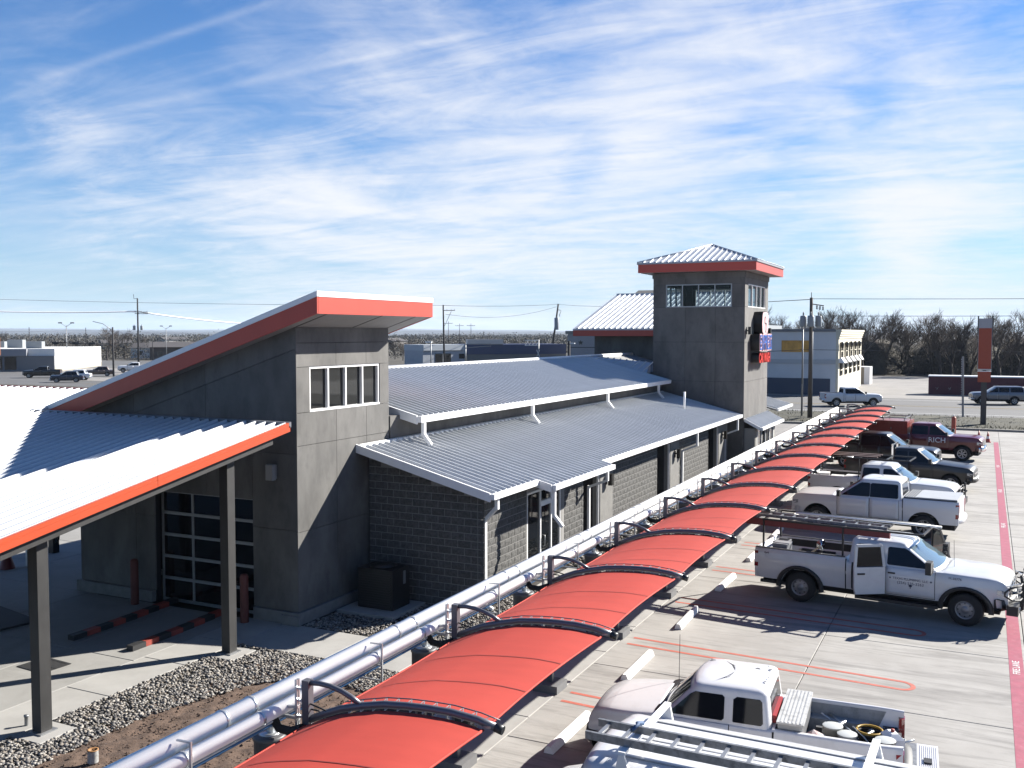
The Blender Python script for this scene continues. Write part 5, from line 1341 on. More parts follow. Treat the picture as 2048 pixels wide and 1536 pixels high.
gg.build('grille_guard', M['trim_black'], V.root)
MB().bar((xg - .04, -.5, 1.15), (xg - .3, -.98, 1.15), .02, .02).bar((xg - .04, .5, 1.15), (xg - .3, .98, 1.15), .02, .02).build('guard_trim', M['chrome'], V.root)
for sg in (1, -1): MB().lathe([(0, .0), (.05, .0), (.05, -.02)], 12, 'x', (xg - .02, sg * .72, .56)).build('fog_light', M['headlamp'], V.root)
MB().box(-.6, 1.45, -1.09, -.93, .36, .44).build('running_board', M['trim_black'], V.root)
MB().box(-3.2, -2.4, -.98, -.88, .42, .5).build('hitch_step', M['trim_black'], V.root)
for sg in (1, -1): MB().box(V.xr + .03, V.cx0 - .08, *sorted((sg * (V.w - .115), sg * (V.w - .03))), V.rail + .001, V.rail + .022).build('rail_cap', M['trim_black'], V.root)
navy = mat('navy lettering', (.03, .035, .10), .5)
V.decal('\u2605 TEXAS PLUMBING, LLC \u2605', -1, .78, 1.03, .085, navy); V.decal('(254) 535-3263', -1, .78, .925, .105, navy); V.decal('M-38776', -1, 1.84, 1.19, .085, navy); V.decal('4x4', -1, -3.02, 1.28, .09, M['trim_black'])
MB().bar((.74, -1.048, .87), (.82, -1.048, .87), .005, .05).bar((.78, -1.05, .90), (.78, -1.05, .80), .005, .02, (1, 0, 0)).build('emblem', navy, V.root)
V.rack = rack_bars(V, -3.22, 1.02, 2.17, .80, ((-3.18, 1.39), (-1.0, 1.39)), M['black'], cross=(-3.18, -1.0, 0.05, 1.02))
MB().tube([(1.72, -.35, 1.32), (1.70, -.35, 2.05)], .006, 4).build('antenna', M['black'], V.root)
def on(veh, p):
    return veh.root.matrix_basis @ Vector(p)
bpy.context.view_layer.update()
hx3 = hd3; hy3 = Vector((.1167, .9932, 0))
make_ladder('extension_ladder', 'weathered aluminium extension ladder on the rack of the white work truck with open doors', 3.75, .40, 11, on(V, (-3.65, -.40, 2.25)), (hx3.x, hx3.y, -.01), hy3, M['alu_dirty'])
o = tag(MB().box(0, 3.9, -.05, .05, -.09, .09).build('red_beam', mat('red rack beam', (.28, .03, .035), .5, var=.1)), 'dark red steel beam lashed under the ladder on the work truck rack', 'beam'); place(o, on(V, (-3.7, -.74, 2.08)), hx3, hy3)
for i, (yv, zv, L2, lb) in enumerate(((.30, 2.23, 3.9, 'long pale pipe on the work truck rack beside the ladder'), (.46, 2.22, 3.6, 'dark pipe on the far side of the work truck rack'))):
    o = tag(MB().tube([(0, 0, 0), (L2, 0, 0)], .03, 8).build('pipe', M['white_trim'] if i == 0 else M['trim_black']), lb, 'pipe'); place(o, on(V, (-2.6, yv, zv)), hx3, hy3)
def put(o, veh, p, rz=0.0):
    o.location = on(veh, p); o.rotation_euler = (0, 0, veh.root.rotation_euler[2] + rz)
    return o
fz = V.floor + .028
o = put(thing('cooler', 'tall grey cooler box by the tailgate of the work truck', 'cooler'), V, (-2.75, -.45, fz)); MB().box(-.2, .2, -.25, .25, 0, .55).build('tub', mat('cooler grey', (.3, .31, .33), .5), o); MB().box(-.21, .21, -.26, .26, .551, .61).build('lid', mat('cooler lid', (.4, .41, .42), .5), o)
o = put(thing('crate', 'grey plastic crate in the rear corner of the work truck bed', 'crate'), V, (-3.0, .35, fz)); t = MB(); t.box(-.18, .18, -.28, .28, 0, .02)
for zq in (.08, .2, .32, .44): t.box(-.19, .19, -.29, -.27, zq, zq + .06).box(-.19, .19, .27, .29, zq, zq + .06).box(-.19, -.17, -.269, .269, zq, zq + .06).box(.17, .19, -.269, .269, zq, zq + .06)
for sx in (-.19, .17):
    for sy in (-.29, .27): t.box(sx, sx + .02, sy, sy + .02, 0, .5)
t.build('lattice', mat('crate grey', (.35, .36, .37), .6), o)
o = put(thing('tool_tray', 'long white open tool tray in the work truck bed', 'tray'), V, (-1.35, -.55, fz)); MB().box(-.5, .5, -.22, -.2, 0, .36).box(-.5, .5, .2, .22, 0, .36).box(-.5, -.48, -.199, .199, 0, .36).box(.48, .5, -.199, .199, 0, .36).box(-.48, .48, -.2, .2, 0, .02).build('shell', M['white_trim'], o)
o = put(thing('work_light', 'round chrome work light on the truck bed rail', 'lamp'), V, (-1.62, -.62, 1.58)); MB().lathe([(0, -.12), (.09, -.11), (.16, .02), (.165, .06), (.14, .05), (0, .0)], 16, 'x').build('reflector', M['chrome'], o); MB().box(-.02, .02, -.02, .02, -.3, -.1).build('bracket', M['trim_black'], o)
for i, (x0, y0, x1, y1, z1, lb) in enumerate(((-2.4, -.5, -1.9, .1, .45, 'first pale timber offcut leaning in the work truck bed'), (-2.5, -.1, -2.2, -.6, .5, 'second pale timber offcut leaning in the work truck bed'))):
    a, c = on(V, (x0, y0, fz)), on(V, (x1, y1, fz + z1)); tag(MB().bar(a, c, .05, .04).build('timber', mat('pale timber', (.62, .5, .36), .8)), lb, 'timber')

# ---- 2 white crew-cab with tonneau, nose towards the canopies
hd4 = Vector((-.9966, .082, 0))
s4 = Veh('crew_cab_truck', 'clean white crew cab pickup nose in with black side windows and flat bed cover', 'pickup truck', (-3.66, 38.95, 0), hd4,
         dict(wb=3.75, fo=.98, ro=1.15, w=1.04, sill=.58, belt=1.33, roof=2.02, rail=1.42, hood=1.30, cx0=-1.12, cx1=1.28, wst=.42, rw=.43, ra=.55, style='six', wmt=mat('dark alloy', (.5, .5, .52), .3, metal=.8), doors=((-1.02, -.02), (.02, 1.15)), side=((-1.0, -.01), (.0, 1.0)),
              bumper=P_WHITE, nosez=.90, tail_h=.50, ws=mat('shaded windscreen', (.10, .03, .035), .05, coat=.5)))  # shaded copy of the windscreen, its shade put into the dark glass colour
V = s4
tn = MB(); tn.box(V.xr + .06, V.cx0 - .5, -.95, .95, V.rail - .01, V.rail + .075); tn.box(V.cx0 - .49, V.cx0 - .07, -.95, .95, V.rail - .01, V.rail + .06)
tn.build('bed_cover', mat('ribbed grey cover', (.62, .64, .66), .45, var=.05), V.root)
t = MB()
for sg in (1, -1): t.box(V.xr + .04, V.cx0 - .06, *sorted((sg * .951, sg * .985)), V.rail + .002, V.rail + .03)
for k in range(5): t.box(V.cx0 - .44 + k * .08, V.cx0 - .40 + k * .08, -.93, .93, V.rail + .061, V.rail + .07)
t.build('cover_seal', M['trim_black'], V.root)
# ---- 3 older white double-cab with black rack, backed in
s5 = Veh('rack_truck', 'white double cab pickup with black ladder rack and black push bar, backed in', 'pickup truck', (-3.65, 44.1, 0), (.995, -.10, 0),
         dict(wb=3.65, fo=.95, ro=1.25, w=1.0, sill=.52, belt=1.24, roof=1.90, rail=1.32, hood=1.20, cx0=-.95, cx1=1.22, wst=.45, rw=.40, ra=.49, paint=P_WHITE2, side=((-.85, -.14), (.0, 1.0)), doors=((-.85, -.08), (-.04, 1.1)), style='five'))
V = s5
rack_bars(V, -2.95, 1.0, 2.12, .78, ((-2.9, 1.31), (-1.0, 1.31)), M['black'], cross=(-2.9, -1.9, -1.0, 0.1, 1.0))
gb_ = MB(); xg = V.xf + .22
for sg in (1, -1):
    gb_.bar((xg, sg * .4, .35), (xg, sg * .4, 1.25), .08, .06, (1, 0, 0)); gb_.tube([(xg, sg * .4, 1.15), (xg - .05, sg * .9, 1.1), (xg - .25, sg * .98, .9), (xg - .05, sg * .9, .7), (xg, sg * .4, .7)], .03, 7)
gb_.box(xg - .06, xg + .04, -.95, .95, .38, .6); gb_.build('push_bar', M['black'], V.root)
for i in range(3):
    o = tag(MB().box(0, 2.6, -.09, .09, -.02, .02).build('plank', mat('red brown plank', (.10, .045, .04), .7, var=.2)), f'{("left", "middle", "right")[i]} dark plank lying on the rack of the white double cab truck', 'plank', 'planks on the black rack'); place(o, on(V, (-2.9, .5 - i * .5, 2.17)), (.995, -.10, 0), (.1, .995, 0))
for i, (x_, y_, lb) in enumerate(((-1.45, .1, 'white box in the bed just behind the double cab'), (-2.0, -.3, 'flat white box in the middle of the double cab truck bed'), (-2.75, .45, 'white box at the tail of the double cab truck bed'))):
    o = put(thing('storage_box', lb, 'box', group='white boxes in the truck bed'), V, (x_, y_, V.floor + .03), .1 * i); MB().box(-.25, .25, -.3, .3, 0, .38).build('tub', M['white_trim'], o); MB().box(-.26, .26, -.31, .31, .381, .42).build('lid', M['white_trim'], o)
# ---- 4 black extended-cab, dusty
s6 = Veh('black_truck', 'dusty black extended cab pickup with bug shield, backed in beside the white rack truck', 'pickup truck', (-3.05, 50.9, 0), (.994, -.11, 0),
         dict(wb=3.65, fo=.95, ro=1.2, w=.99, sill=.50, belt=1.25, roof=1.92, rail=1.30, hood=1.16, cx0=-.80, cx1=1.18, wst=.45, rw=.39, ra=.48, paint=P_BLACK2, side=((-.72, -.10), (-.03, .98)), doors=((-.70, -.06), (-.02, 1.05)), bumper=M['trim_black'], grille='body'))
bh = MB().box(-.88, -.80, -.62, -.55, 1.32, 2.05).box(-.88, -.80, .55, .62, 1.32, 2.05).bar((-.84, -.6, 2.0), (-.84, .6, 2.0), .06, .06).build('headache_rack', M['chrome'], s6.root)
# ---- 5 black truck further along
s7 = Veh('black_truck', 'glossy black crew cab pickup between the dusty black truck and the dark red truck', 'pickup truck', (-4.9, 57.0, 0), (.994, -.11, 0),
         dict(wb=3.7, fo=.95, ro=1.2, w=1.0, sill=.54, belt=1.28, roof=1.98, rail=1.38, hood=1.24, cx0=-1.15, cx1=1.22, wst=.40, rw=.41, ra=.50, paint=P_BLACK, side=((-1.05, -.08), (-.02, 1.0)), doors=((-1.0, -.04), (0, 1.1))))
t = MB()
for k in range(5): t.bar((-2.4 + k * .3, -.3 + .2 * (k % 2), 1.42), (-2.1 + k * .3, .4 - .2 * (k % 3), 1.5), .06, .05)
o = t.build('scrap_metal', M['chrome']); o.location = s7.root.location; o.rotation_euler = s7.root.rotation_euler; tag(o, 'bright scrap pipework lying across the glossy black truck bed', 'scrap', kind='stuff')
# ---- 6 dark red heavy truck with tall enclosed body
s8 = Veh('service_truck', 'dark red heavy pickup with enclosed service body and white side lettering', 'service truck', (-3.05, 63.15, 0), (.993, -.118, 0),
         dict(wb=4.2, fo=1.0, ro=1.6, w=1.06, sill=.62, belt=1.42, roof=2.10, rail=1.46, hood=1.40, cx0=-.80, cx1=1.50, wst=.75, rw=.44, ra=.54, paint=P_RED, side=((-.70, .22), (.3, 1.3)), doors=((-.68, .26), (.3, 1.38)), nosez=.98, style='six'))
V = s8
sbx = MB(); sbx.box(V.xr + .02, V.cx0 - .12, -1.04, 1.04, 1.40, 2.18); sb = sbx.build('service_body', mat('orange red body', (.33, .03, .02), .35, coat=.4), V.root)
for a in (-3.3, -2.3, -1.5): MB().box(a - .35, a + .35, -1.052, -1.0415, 1.46, 2.1).build('locker_door', MATS['orange red body'], sb)
MB().box(-1.86, -1.80, -1.066, -1.053, 1.7, 1.78).build('latch', M['chrome'], sb)
rack_bars(V, V.xr + .1, V.cx0 - .2, 2.36, .9, ((-3.4, 2.18), (-2.3, 2.18), (-1.1, 2.18)), M['alu'], cross=(-3.4, -2.3, -1.1))
V.decal('RICH', -1, .74, 1.16, .42, mat('white lettering', (1.4, 1.4, 1.42), .5)); 
# ---- 7 old extended-cab pickup, nose in, tailgate down
hd2 = (-.990, -.062, 0)
s2 = Veh('old_pickup', 'old faded white extended cab pickup with peeling roof and tailgate down, next to the van', 'pickup truck', (-3.64, 16.2, 0), hd2,
         dict(wb=3.19, fo=.82, ro=1.02, w=.885, sill=.44, belt=1.12, roof=1.70, rail=1.14, hood=1.06, cx0=-.66, cx1=1.18, wst=.70, rw=.35, ra=.43, paint=P_OLD, side=((-.54, -.06), (.08, 1.0)), doors=((.0, 1.08),), no_mirror=True, tail_open=True, tail_h=.36, nosez=.70, floor=.66,
              liner=M['bed_worn'], bumper=M['trim_black'], ws=mat('dark windscreen', (.03, .033, .036), .05, coat=.5), nose=.24, nose_drop=.16, roofw=.74, grille='body'))
V = s2
tg = MB().box(V.xr - .52, V.xr - .01, -.72, .72, .60, .645)
for k in range(9): tg.box(V.xr - .50 + k * .03, V.xr - .485 + k * .03, -.66, .66, .646, .655)
tgo = tg.build('tailgate', P_OLD, V.root); tag(tgo, 'lowered tailgate'); MB().box(V.xr - .20, V.xr - .06, -.68, .68, .646, .66).build('tailgate_grate', M['alu_dirty'], tgo); MB().box(V.xr - .42, V.xr - .30, -.1, .08, .656, .68).build('latch_plate', M['trim_black'], tgo)
for sg in (1, -1): MB().hexa([(V.xf - .05, sg * .60, .70), (V.xf - .12, sg * .665, .70), (V.xf - .30, sg * .745, .72), (V.xf - .3, sg * .6, .72), (V.xf - .04, sg * .6, .90), (V.xf - .10, sg * .68, .90), (V.xf - .28, sg * .765, .90), (V.xf - .3, sg * .6, .9)]).build('turn_signal', M['amber'], V.root)
cw_ = MB().grid([[(V.cx1 - .02 + dx - .11 * (y / .8) ** 2, y, V.belt + dz) for y in [-.78 + 1.56 * k / 8 for k in range(9)]] for dx, dz in ((.0, .05), (.10, .045), (.17, .02))]); cw_.build('cowl', M['trim_black'], V.root)
wp = MB(); wp.bar((1.0, .1, 1.19), (.78, .55, 1.40), .02, .02).bar((1.0, -.45, 1.19), (.80, .02, 1.38), .02, .02); wp.build('wiper', M['black'], V.root)
MB().tube([(1.15, -.72, 1.12), (1.14, -.72, 2.0)], .006, 4).build('antenna', M['black'], V.root)
pe = MB()
for (x_, y_, r_) in ((.50, -.50, .07), (-.28, -.30, .08), (-.42, -.52, .05), (-.5, -.34, .05), (-.50, .3, .06), (-.52, .1, .04)):
    n_ = 9; zt_ = V.roof - .018 + .026 * (1 - (y_ / .6) ** 2); pe.add([(x_ + r_ * random.uniform(.3, 1.0) * math.cos(k * 6.283 / n_), y_ + r_ * random.uniform(.3, .8) * math.sin(k * 6.283 / n_), zt_) for k in range(n_)], [tuple(range(n_))])
pe.build('peeling_patch', mat('bare roof metal', (.16, .16, .17), .6), V.root)
tb = put(thing('truck_toolbox', 'ribbed aluminium crossover toolbox behind the old pickup cab', 'toolbox'), V, (-.95, 0, .92))
MB().box(-.19, .19, -.76, .76, 0, .30).build('box', M['alu'], tb)
t = MB().box(-.21, .21, -.78, .78, .301, .335)
for k in range(6): t.box(-.17 + k * .06, -.145 + k * .06, -.76, .76, .336, .343)
t.build('lid', mat('worn lid', (.85, .84, .80), .45, metal=.3, var=.12, vscale=6, dscale=5, damt=.6, dcol=(.3, .29, .27)), tb)
o = tag(MB().box(-.03, .03, -.45, .45, 0, .12).build('red_level', mat('red level', (.5, .04, .04), .5)), 'red spirit level wedged between the old pickup cab and toolbox', 'level'); put(o, V, (-.68, .1, 1.14))
def bucket(lb, p, r, h, c):
    o = put(thing('bucket', lb, 'bucket', group='buckets in the old pickup bed'), s2, p); MB().lathe([(0, 0), (r * .88, 0), (r, h), (r + .012, h), (r + .012, h + .02)], 18).build('shell', mat('bucket ' + c[0], c[1], .5, var=.15), o); MB().lathe([(r + .01, h + .021), (r * .9, h + .03), (0, h + .03)], 18).build('lid', mat('bucket lid', (.7, .72, .7), .45), o)
bz = s2.floor + .03
bucket('left metal bucket in the old pickup bed near the toolbox', (-1.55, .12, bz), .15, .36, ('a', (.62, .63, .58))); bucket('right metal bucket in the old pickup bed beside its twin', (-1.78, .30, bz), .145, .33, ('b', (.5, .52, .54))); bucket('dark tall bucket further back in the old pickup bed', (-2.35, .35, bz), .15, .34, ('c', (.10, .105, .12)))
o = put(thing('tape_coil', 'coil of yellow and black hose in the old pickup bed', 'hose'), s2, (-2.1, -.15, bz)); t = MB()
for k in range(5): t.tube([(.19 * math.cos(a), .19 * math.sin(a), .04 + .05 * k) for a in [6.283 * q / 16 for q in range(17)]], .025, 6)
t.build('coil', M['black_rubber'], o); MB().tube([(.2 * math.cos(a), .2 * math.sin(a), .285) for a in [6.283 * q / 16 for q in range(17)]], .02, 6).build('yellow_loop', mat('yellow hose', (.6, .36, .04), .5), o)
o = put(thing('jug', 'white plastic jug by the tailgate of the old pickup', 'jug'), s2, (-2.45, .02, bz), .4); MB().box(-.13, .13, -.17, .17, 0, .30).hexa([(-.13, -.17, .301), (.13, -.17, .301), (.13, .17, .301), (-.13, .17, .301), (-.05, -.1, .38), (.05, -.1, .38), (.05, .1, .38), (-.05, .1, .38)]).build('shell', M['white_trim'], o); MB().lathe([(.03, .38), (.03, .42), (0, .42)], 10).build('cap', M['rail_red'], o)
o = put(thing('rag_pile', 'crumpled red and white rag against the toolbox', 'rags'), s2, (-1.28, .45, bz)); t = MB(); t.add([(random.uniform(.8, 1.2) * v[0] * .2, v[1] * .22 * random.uniform(.8, 1.2), .2 + v[2] * .2) for v in IV], [tuple(f) for f in IF]); t.build('cloth', mat('red white rag', (.5, .06, .06), .9, col2=(.8, .78, .76), vscale=9, var=.2), o)
t = MB(); rq = random.Random(9)
for k in range(26):
    a = Vector((rq.uniform(-2.5, -1.3), rq.uniform(-.6, .6), bz + rq.uniform(.02, .12))); d_ = Vector((rq.uniform(-.4, .4), rq.uniform(-.4, .4), rq.uniform(0, .28)))
    t.tube([a, a + d_ * .5 + Vector((0, 0, .03)), a + d_], rq.choice((.012, .018, .026)), 5)
o = t.build('tool_clutter', M['galv_pipe']); put(o, s2, (0, 0, 0)); tag(o, 'tangle of pipes and hand tools in the old pickup bed', 'tools', kind='stuff')
t = MB()
for k in range(20):
    x_, y_ = rq.uniform(-2.5, -1.3), rq.uniform(-.62, .62); sz = rq.uniform(.05, .13); t.box(x_ - sz, x_ + sz, y_ - sz * .7, y_ + sz * .7, bz + .002 * k, bz + .002 * k + rq.uniform(.06, .2))
o = t.build('dark_clutter', mat('dark clutter', (.08, .08, .085), .7, var=.4, vscale=5)); put(o, s2, (0, 0, 0)); tag(o, 'dark boxes and tools piled in the old pickup bed', 'tools', kind='stuff')

# ---- 8 cargo van at the bottom edge, nose in, ladder on its roof rack
hd1 = (-.9985, .02, 0)
s1 = Veh('cargo_van', 'white cargo van with ribbed roof and ladder rack at the bottom edge', 'van', (-2.9, 12.05, 0), hd1,
         dict(wb=3.5, fo=.85, ro=1.15, w=.99, sill=.42, belt=1.20, roof=2.07, hood=1.10, cx0=-2.80, cx1=2.02, wst=1.62, crt=-2.72, bed=False, trunk=1.2, rw=.36, ra=.44, roofw=.86, doors=((.62, 1.55), (-1.0, .58)), side=((.65, 1.5),), paint=P_WHITE2, nosez=.74))
V = s1
t = MB()
for k in range(5): t.box(-2.2, 1.05, -.62 + k * .31 - .014, -.62 + k * .31 + .014, V.roof - .004, V.roof + .016)
t.build('roof_rib', mat('rib shadow grey', (.5, .51, .53), .5), V.root)
rk_ = MB()
for x_ in (1.0, -1.75):
    rk_.bar((x_, -.92, 2.24), (x_, .92, 2.24), .09, .035)
    for sg in (1, -1):
        rk_.hexa([(x_ - .10, sg * .84, 1.98), (x_ + .10, sg * .84, 1.98), (x_ + .10, sg * .90, 1.98), (x_ - .10, sg * .90, 1.98), (x_ - .035, sg * .90, 2.222), (x_ + .035, sg * .90, 2.222), (x_ + .035, sg * .93, 2.222), (x_ - .035, sg * .93, 2.222)])
rk_.build('ladder_rack', M['white_trim'], V.root)
make_ladder('step_ladder', 'paint spattered aluminium ladder on the van roof rack', 4.4, .42, 14, on(V, (1.55, .52, 2.31)), (.9985, -.02, 0), (.02, .9985, 0), M['alu_dirty'], .10)
sq = tag(MB().tube([(0, 0, 0), (.05, .1, .05), (.0, .2, .02), (.06, .28, 0)], .025, 6).build('blue_strap', mat('blue strap', (.05, .12, .26), .7)), 'blue strap tying the ladder to the van rack', 'strap'); sq.location = on(V, (1.05, .40, 2.33))

# ---- road and far vehicles
far = dict(wb=3.75, fo=.95, ro=1.15, w=1.02, sill=.52, belt=1.28, roof=1.95, rail=1.38, hood=1.24, cx0=-1.1, cx1=1.25, wst=.42, rw=.41, ra=.52, doors=((-1.0, -.02), (.02, 1.12)), side=((-.95, 0), (.0, 1.0)))
Veh('road_truck', 'white crew cab pickup driving past on the road, heading right', 'pickup truck', (-12.3, 105.4, -.05), (.90, .436, 0), dict(far, style='six'))
Veh('road_suv', 'long grey sport utility vehicle driving left on the road past the pylon sign', 'suv', (1.1, 114.7, -.05), (-.97, -.245, 0), dict(far, wb=3.1, fo=.95, ro=1.2, w=1.0, bed=False, trunk=1.2, cx0=-2.68, cx1=1.05, wst=.25, crt=-2.45, paint=P_GREY, side=((-2.4, -1.15), (-1.05, -.05), (0, .85)), doors=((-.98, .0), (.04, 1.0)), roof=1.93))
SED = dict(wb=2.75, fo=.9, ro=1.0, w=.9, sill=.32, belt=.95, roof=1.46, hood=.92, trunk=.98, bed=False, cx0=-1.55, cx1=1.0, wst=.20, crt=-.85, rw=.33, ra=.39, side=((-1.0, -.15), (-.08, .75)), doors=((-.95, -.12), (-.08, .85)), nosez=.6, tail_h=.2, wmt=M['alloy'])
SUVd = dict(SED, roof=1.72, belt=1.08, hood=1.05, trunk=1.05, sill=.4, cx0=-1.75, crt=-1.5, rw=.36, ra=.43, nosez=.68, side=((-1.45, -.75), (-.7, -.12), (-.06, .75)))
Veh('parked_truck', 'black crew cab pickup before the white shop on the far left', 'pickup truck', (-143.5, 113.5, -.06), (-.74, -.67, 0), dict(far, paint=P_BLACK))
Veh('parked_car', 'small black car crossing the side street on the far left', 'car', (-126.6, 104.5, -.06), (-.72, -.69, 0), dict(SUVd, paint=P_NAVY))
Veh('parked_car', 'white car half hidden behind the small black car', 'car', (-130.8, 109.6, -.06), (-.80, -.60, 0), dict(SUVd, paint=P_WHITE))
Veh('parked_car', 'brown sport utility vehicle near the corner of the white shop', 'car', (-139.5, 121.8, -.055), (-.72, -.69, 0), dict(SUVd, paint=P_BROWN))
Veh('parked_truck', 'white pickup cut off by the sloping tower fascia', 'pickup truck', (-147.5, 137.0, -.055), (-.70, -.71, 0), dict(far, paint=P_WHITE))
Veh('parked_car', 'dark car parked beyond the ribbed roof left of the pale blue building', 'car', (-118.2, 215.0, -.06), (-.7, -.71, 0), dict(SED, paint=P_BLACK))
# ================================================================ FAR SURROUNDINGS
M['bark'] = mat('winter bark', (0.075, 0.062, 0.055), .95, var=.3, vscale=2)
M['twig'] = mat('winter twigs', (0.105, 0.085, 0.075), .95, var=.3, vscale=.3)
M['brush'] = mat('dry brush', (0.070, 0.062, 0.045), .95, var=.5, vscale=.4, col2=(.12, .10, .07), space='World')
M['wood_pole'] = mat('wooden pole', (0.16, 0.13, 0.105), .9, var=.25, vscale=4, stretch=(1, 1, .2))
M['dark_pole'] = mat('dark pole', (0.045, 0.042, 0.045), .85, var=.2)
M['grey_pole'] = mat('grey steel pole', (0.42, 0.43, 0.44), .5, metal=.4)
M['trafo'] = mat('transformer grey', (0.38, 0.41, 0.43), .5)
M['wire'] = mat('dark cable', (0.06, 0.06, 0.065), .7)
M['wire_bright'] = mat('bright cable', (1.3, 1.32, 1.35), .4)  # sun glare on the far left wires is put into this near-white colour

def bare_tree(seed, h, spread):
    rq = random.Random(seed); tr, tw = MB(), MB()
    def br(b, p, d, L, r, dep):
        q = p + d * L * .5 + Vector((rq.uniform(-.06, .06), rq.uniform(-.06, .06), .03)) * L; e = q + (d + Vector((rq.uniform(-.25, .25), rq.uniform(-.25, .25), .10))).normalized() * L * .5
        b.tube([p, q, e], [r, r * .8, r * .55], 5 if dep < 2 else 3, False)
        if dep >= 5: return
        n = (4, 3, 4, 4, 4)[dep]
        for k in range(n):
            t_ = 1.0 if k == 0 else rq.uniform(.35, .98); o = p.lerp(e, t_) if t_ < 1 else e
            a = rq.uniform(0, 6.283); sp = rq.uniform(.45, .95) * spread
            side = Vector((math.cos(a), math.sin(a), rq.uniform(-.15, .5)))
            nd = (d * (1.0 if k else 1.2) + side * sp + Vector((0, 0, .12))).normalized()
            br(tr if dep < 1 else tw, o, nd, L * rq.uniform(.58, .80), max(.016, r * rq.uniform(.42, .60)), dep + 1)
    br(tr, Vector((0, 0, -.1)), Vector((rq.uniform(-.08, .08), rq.uniform(-.08, .08), 1)).normalized(), h * .33, h * .026, 0)
    return tr.mesh('trunk', M['bark'], fix=False), tw.mesh('branches', M['twig'], fix=False)
TREES = [bare_tree(11 + i, 10.5, s_) for i, s_ in enumerate((.85, 1.0, .75, 1.1, .9, 1.0))]
def plant(x, y, sc, v, label, group=None, cat='tree'):
    t = thing('bare_tree', label, cat, (x, y, -.1), random.uniform(0, 6.28), group); t.scale = (sc * random.uniform(.9, 1.15), sc * random.uniform(.9, 1.15), sc)
    a, c = TREES[v % len(TREES)]; link('trunk', a, t); link('branches', c, t)
    return t
rt = random.Random(21)
plant(-19.5, 178, 1.22, 3, 'tallest wide spreading bare tree rising right of the cream building')
for i in range(84):
    x = -60 + i * 1.12 + rt.uniform(-.9, .9); yy = 186 + rt.uniform(-5, 24)
    if -24 < x < -15: yy += 8
    hgt = 1.08 + .12 * math.sin(i * .7) + rt.uniform(-.1, .1)
    if x > 6: hgt *= .84
    plant(x, yy, hgt, i, 'bare dark winter tree in the tree line beyond the far parking lot', 'bare trees in the far tree line')
for i in range(10):
    plant(-36 - i * 2.2, 170 + rt.uniform(-4, 6), .78, i + 2, 'bare winter tree behind the flat cream building', 'bare trees behind the cream building')
ub = MB()
for _ in range(60000):
    x = rt.uniform(-58, 45); yy = 184 + rt.uniform(0, 26); z = min(8.5, abs(rt.gauss(0, 1)) * 2.6 + rt.uniform(0, 2.2))
    a = rt.uniform(0, 6.28); s_ = rt.uniform(.07, .26); ub.add([(x, yy, z), (x + s_ * math.cos(a), yy + s_ * math.sin(a), z + s_ * rt.uniform(-.4, .4)), (x + rt.uniform(-.2, .2), yy + rt.uniform(-.2, .2), z + s_ * rt.uniform(.6, 1.5))], [(0, 1, 2)])
rows = [[(-56 + i * 2.0, 192 + 5 * math.sin(i * .9) + j * 3, (0, 5.0 + 1.2 * math.sin(i * .8) + .8 * math.sin(i * 2.3), 5.6 + math.sin(i * 1.7), 0)[j]) for i in range(54)] for j in range(4)]
ub.grid(rows)
tag(ub.build('undergrowth', M['brush'], fix=False), 'dark tangled undergrowth below the bare trees', 'undergrowth', kind='stuff')

# distant scrub, roofs and blue hills to the left
dw = MB(); rd_ = random.Random(4)
for _ in range(3000):
    d = 300 + 1900 * rd_.random() ** 1.5; az = R(rd_.uniform(-58, -17)); cx_, cy_ = d * math.sin(az), d * math.cos(az)
    if d < 330 and az > R(-31): continue
    hh, ww = rd_.uniform(3.0, 7.2), rd_.uniform(3, 9)
    if d < 500: hh *= .75
    for _k in range(90 if d < 450 else 40 if d < 800 else 16):
        u = Vector((rd_.gauss(0, .42) * ww, rd_.gauss(0, .42) * ww, abs(rd_.gauss(.45, .28)) * hh)); s_ = rd_.uniform(.15, .5) * (1 if d < 450 else 2 if d < 800 else 4); a = rd_.uniform(0, 6.28)
        p = Vector((cx_, cy_, -.1)) + u; dw.add([p, p + Vector((math.cos(a) * s_, math.sin(a) * s_, rd_.uniform(-.3, .3) * s_)), p + Vector((rd_.uniform(-.5, .5), rd_.uniform(-.5, .5), s_ * rd_.uniform(.5, 1.1)))], [(0, 1, 2)])
tag(dw.build('distant_wood', mat('distant scrub', (.075, .066, .05), .95, var=.5, vscale=.03, col2=(.13, .112, .085), space='World'), fix=False), 'brown winter scrub covering the low ground towards the hills', 'woodland', kind='stuff')
hl = MB()
for k, (d0, base, amp) in enumerate(((3200, 6, 5), (5200, 22, 7), (8200, 46, 10))):
    rows = [[], [], []]
    for i in range(121):
        az = R(-75 + i * .75); w_ = math.sin(i * .21 + k) + .6 * math.sin(i * .53 + 2 * k) + .3 * math.sin(i * 1.31 + k)
        hgt = base + amp * w_ * .5; fall = max(0.0, min(1, (-12 - (-75 + i * .75)) / 18)) * .55 + .45
        for j, (dd, f) in enumerate(((0, -.02), (.10, .7), (.2, 1.0))):
            d = d0 * (1 + dd); rows[j].append((d * math.sin(az), d * math.cos(az), (max(2, hgt * f * fall) if f > 0 else -2)))
    hl.grid(rows)
tag(hl.build('hills', mat('wooded hills', (.045, .052, .058), .95, var=.35, vscale=.004, space='World'), fix=False), kind='structure')

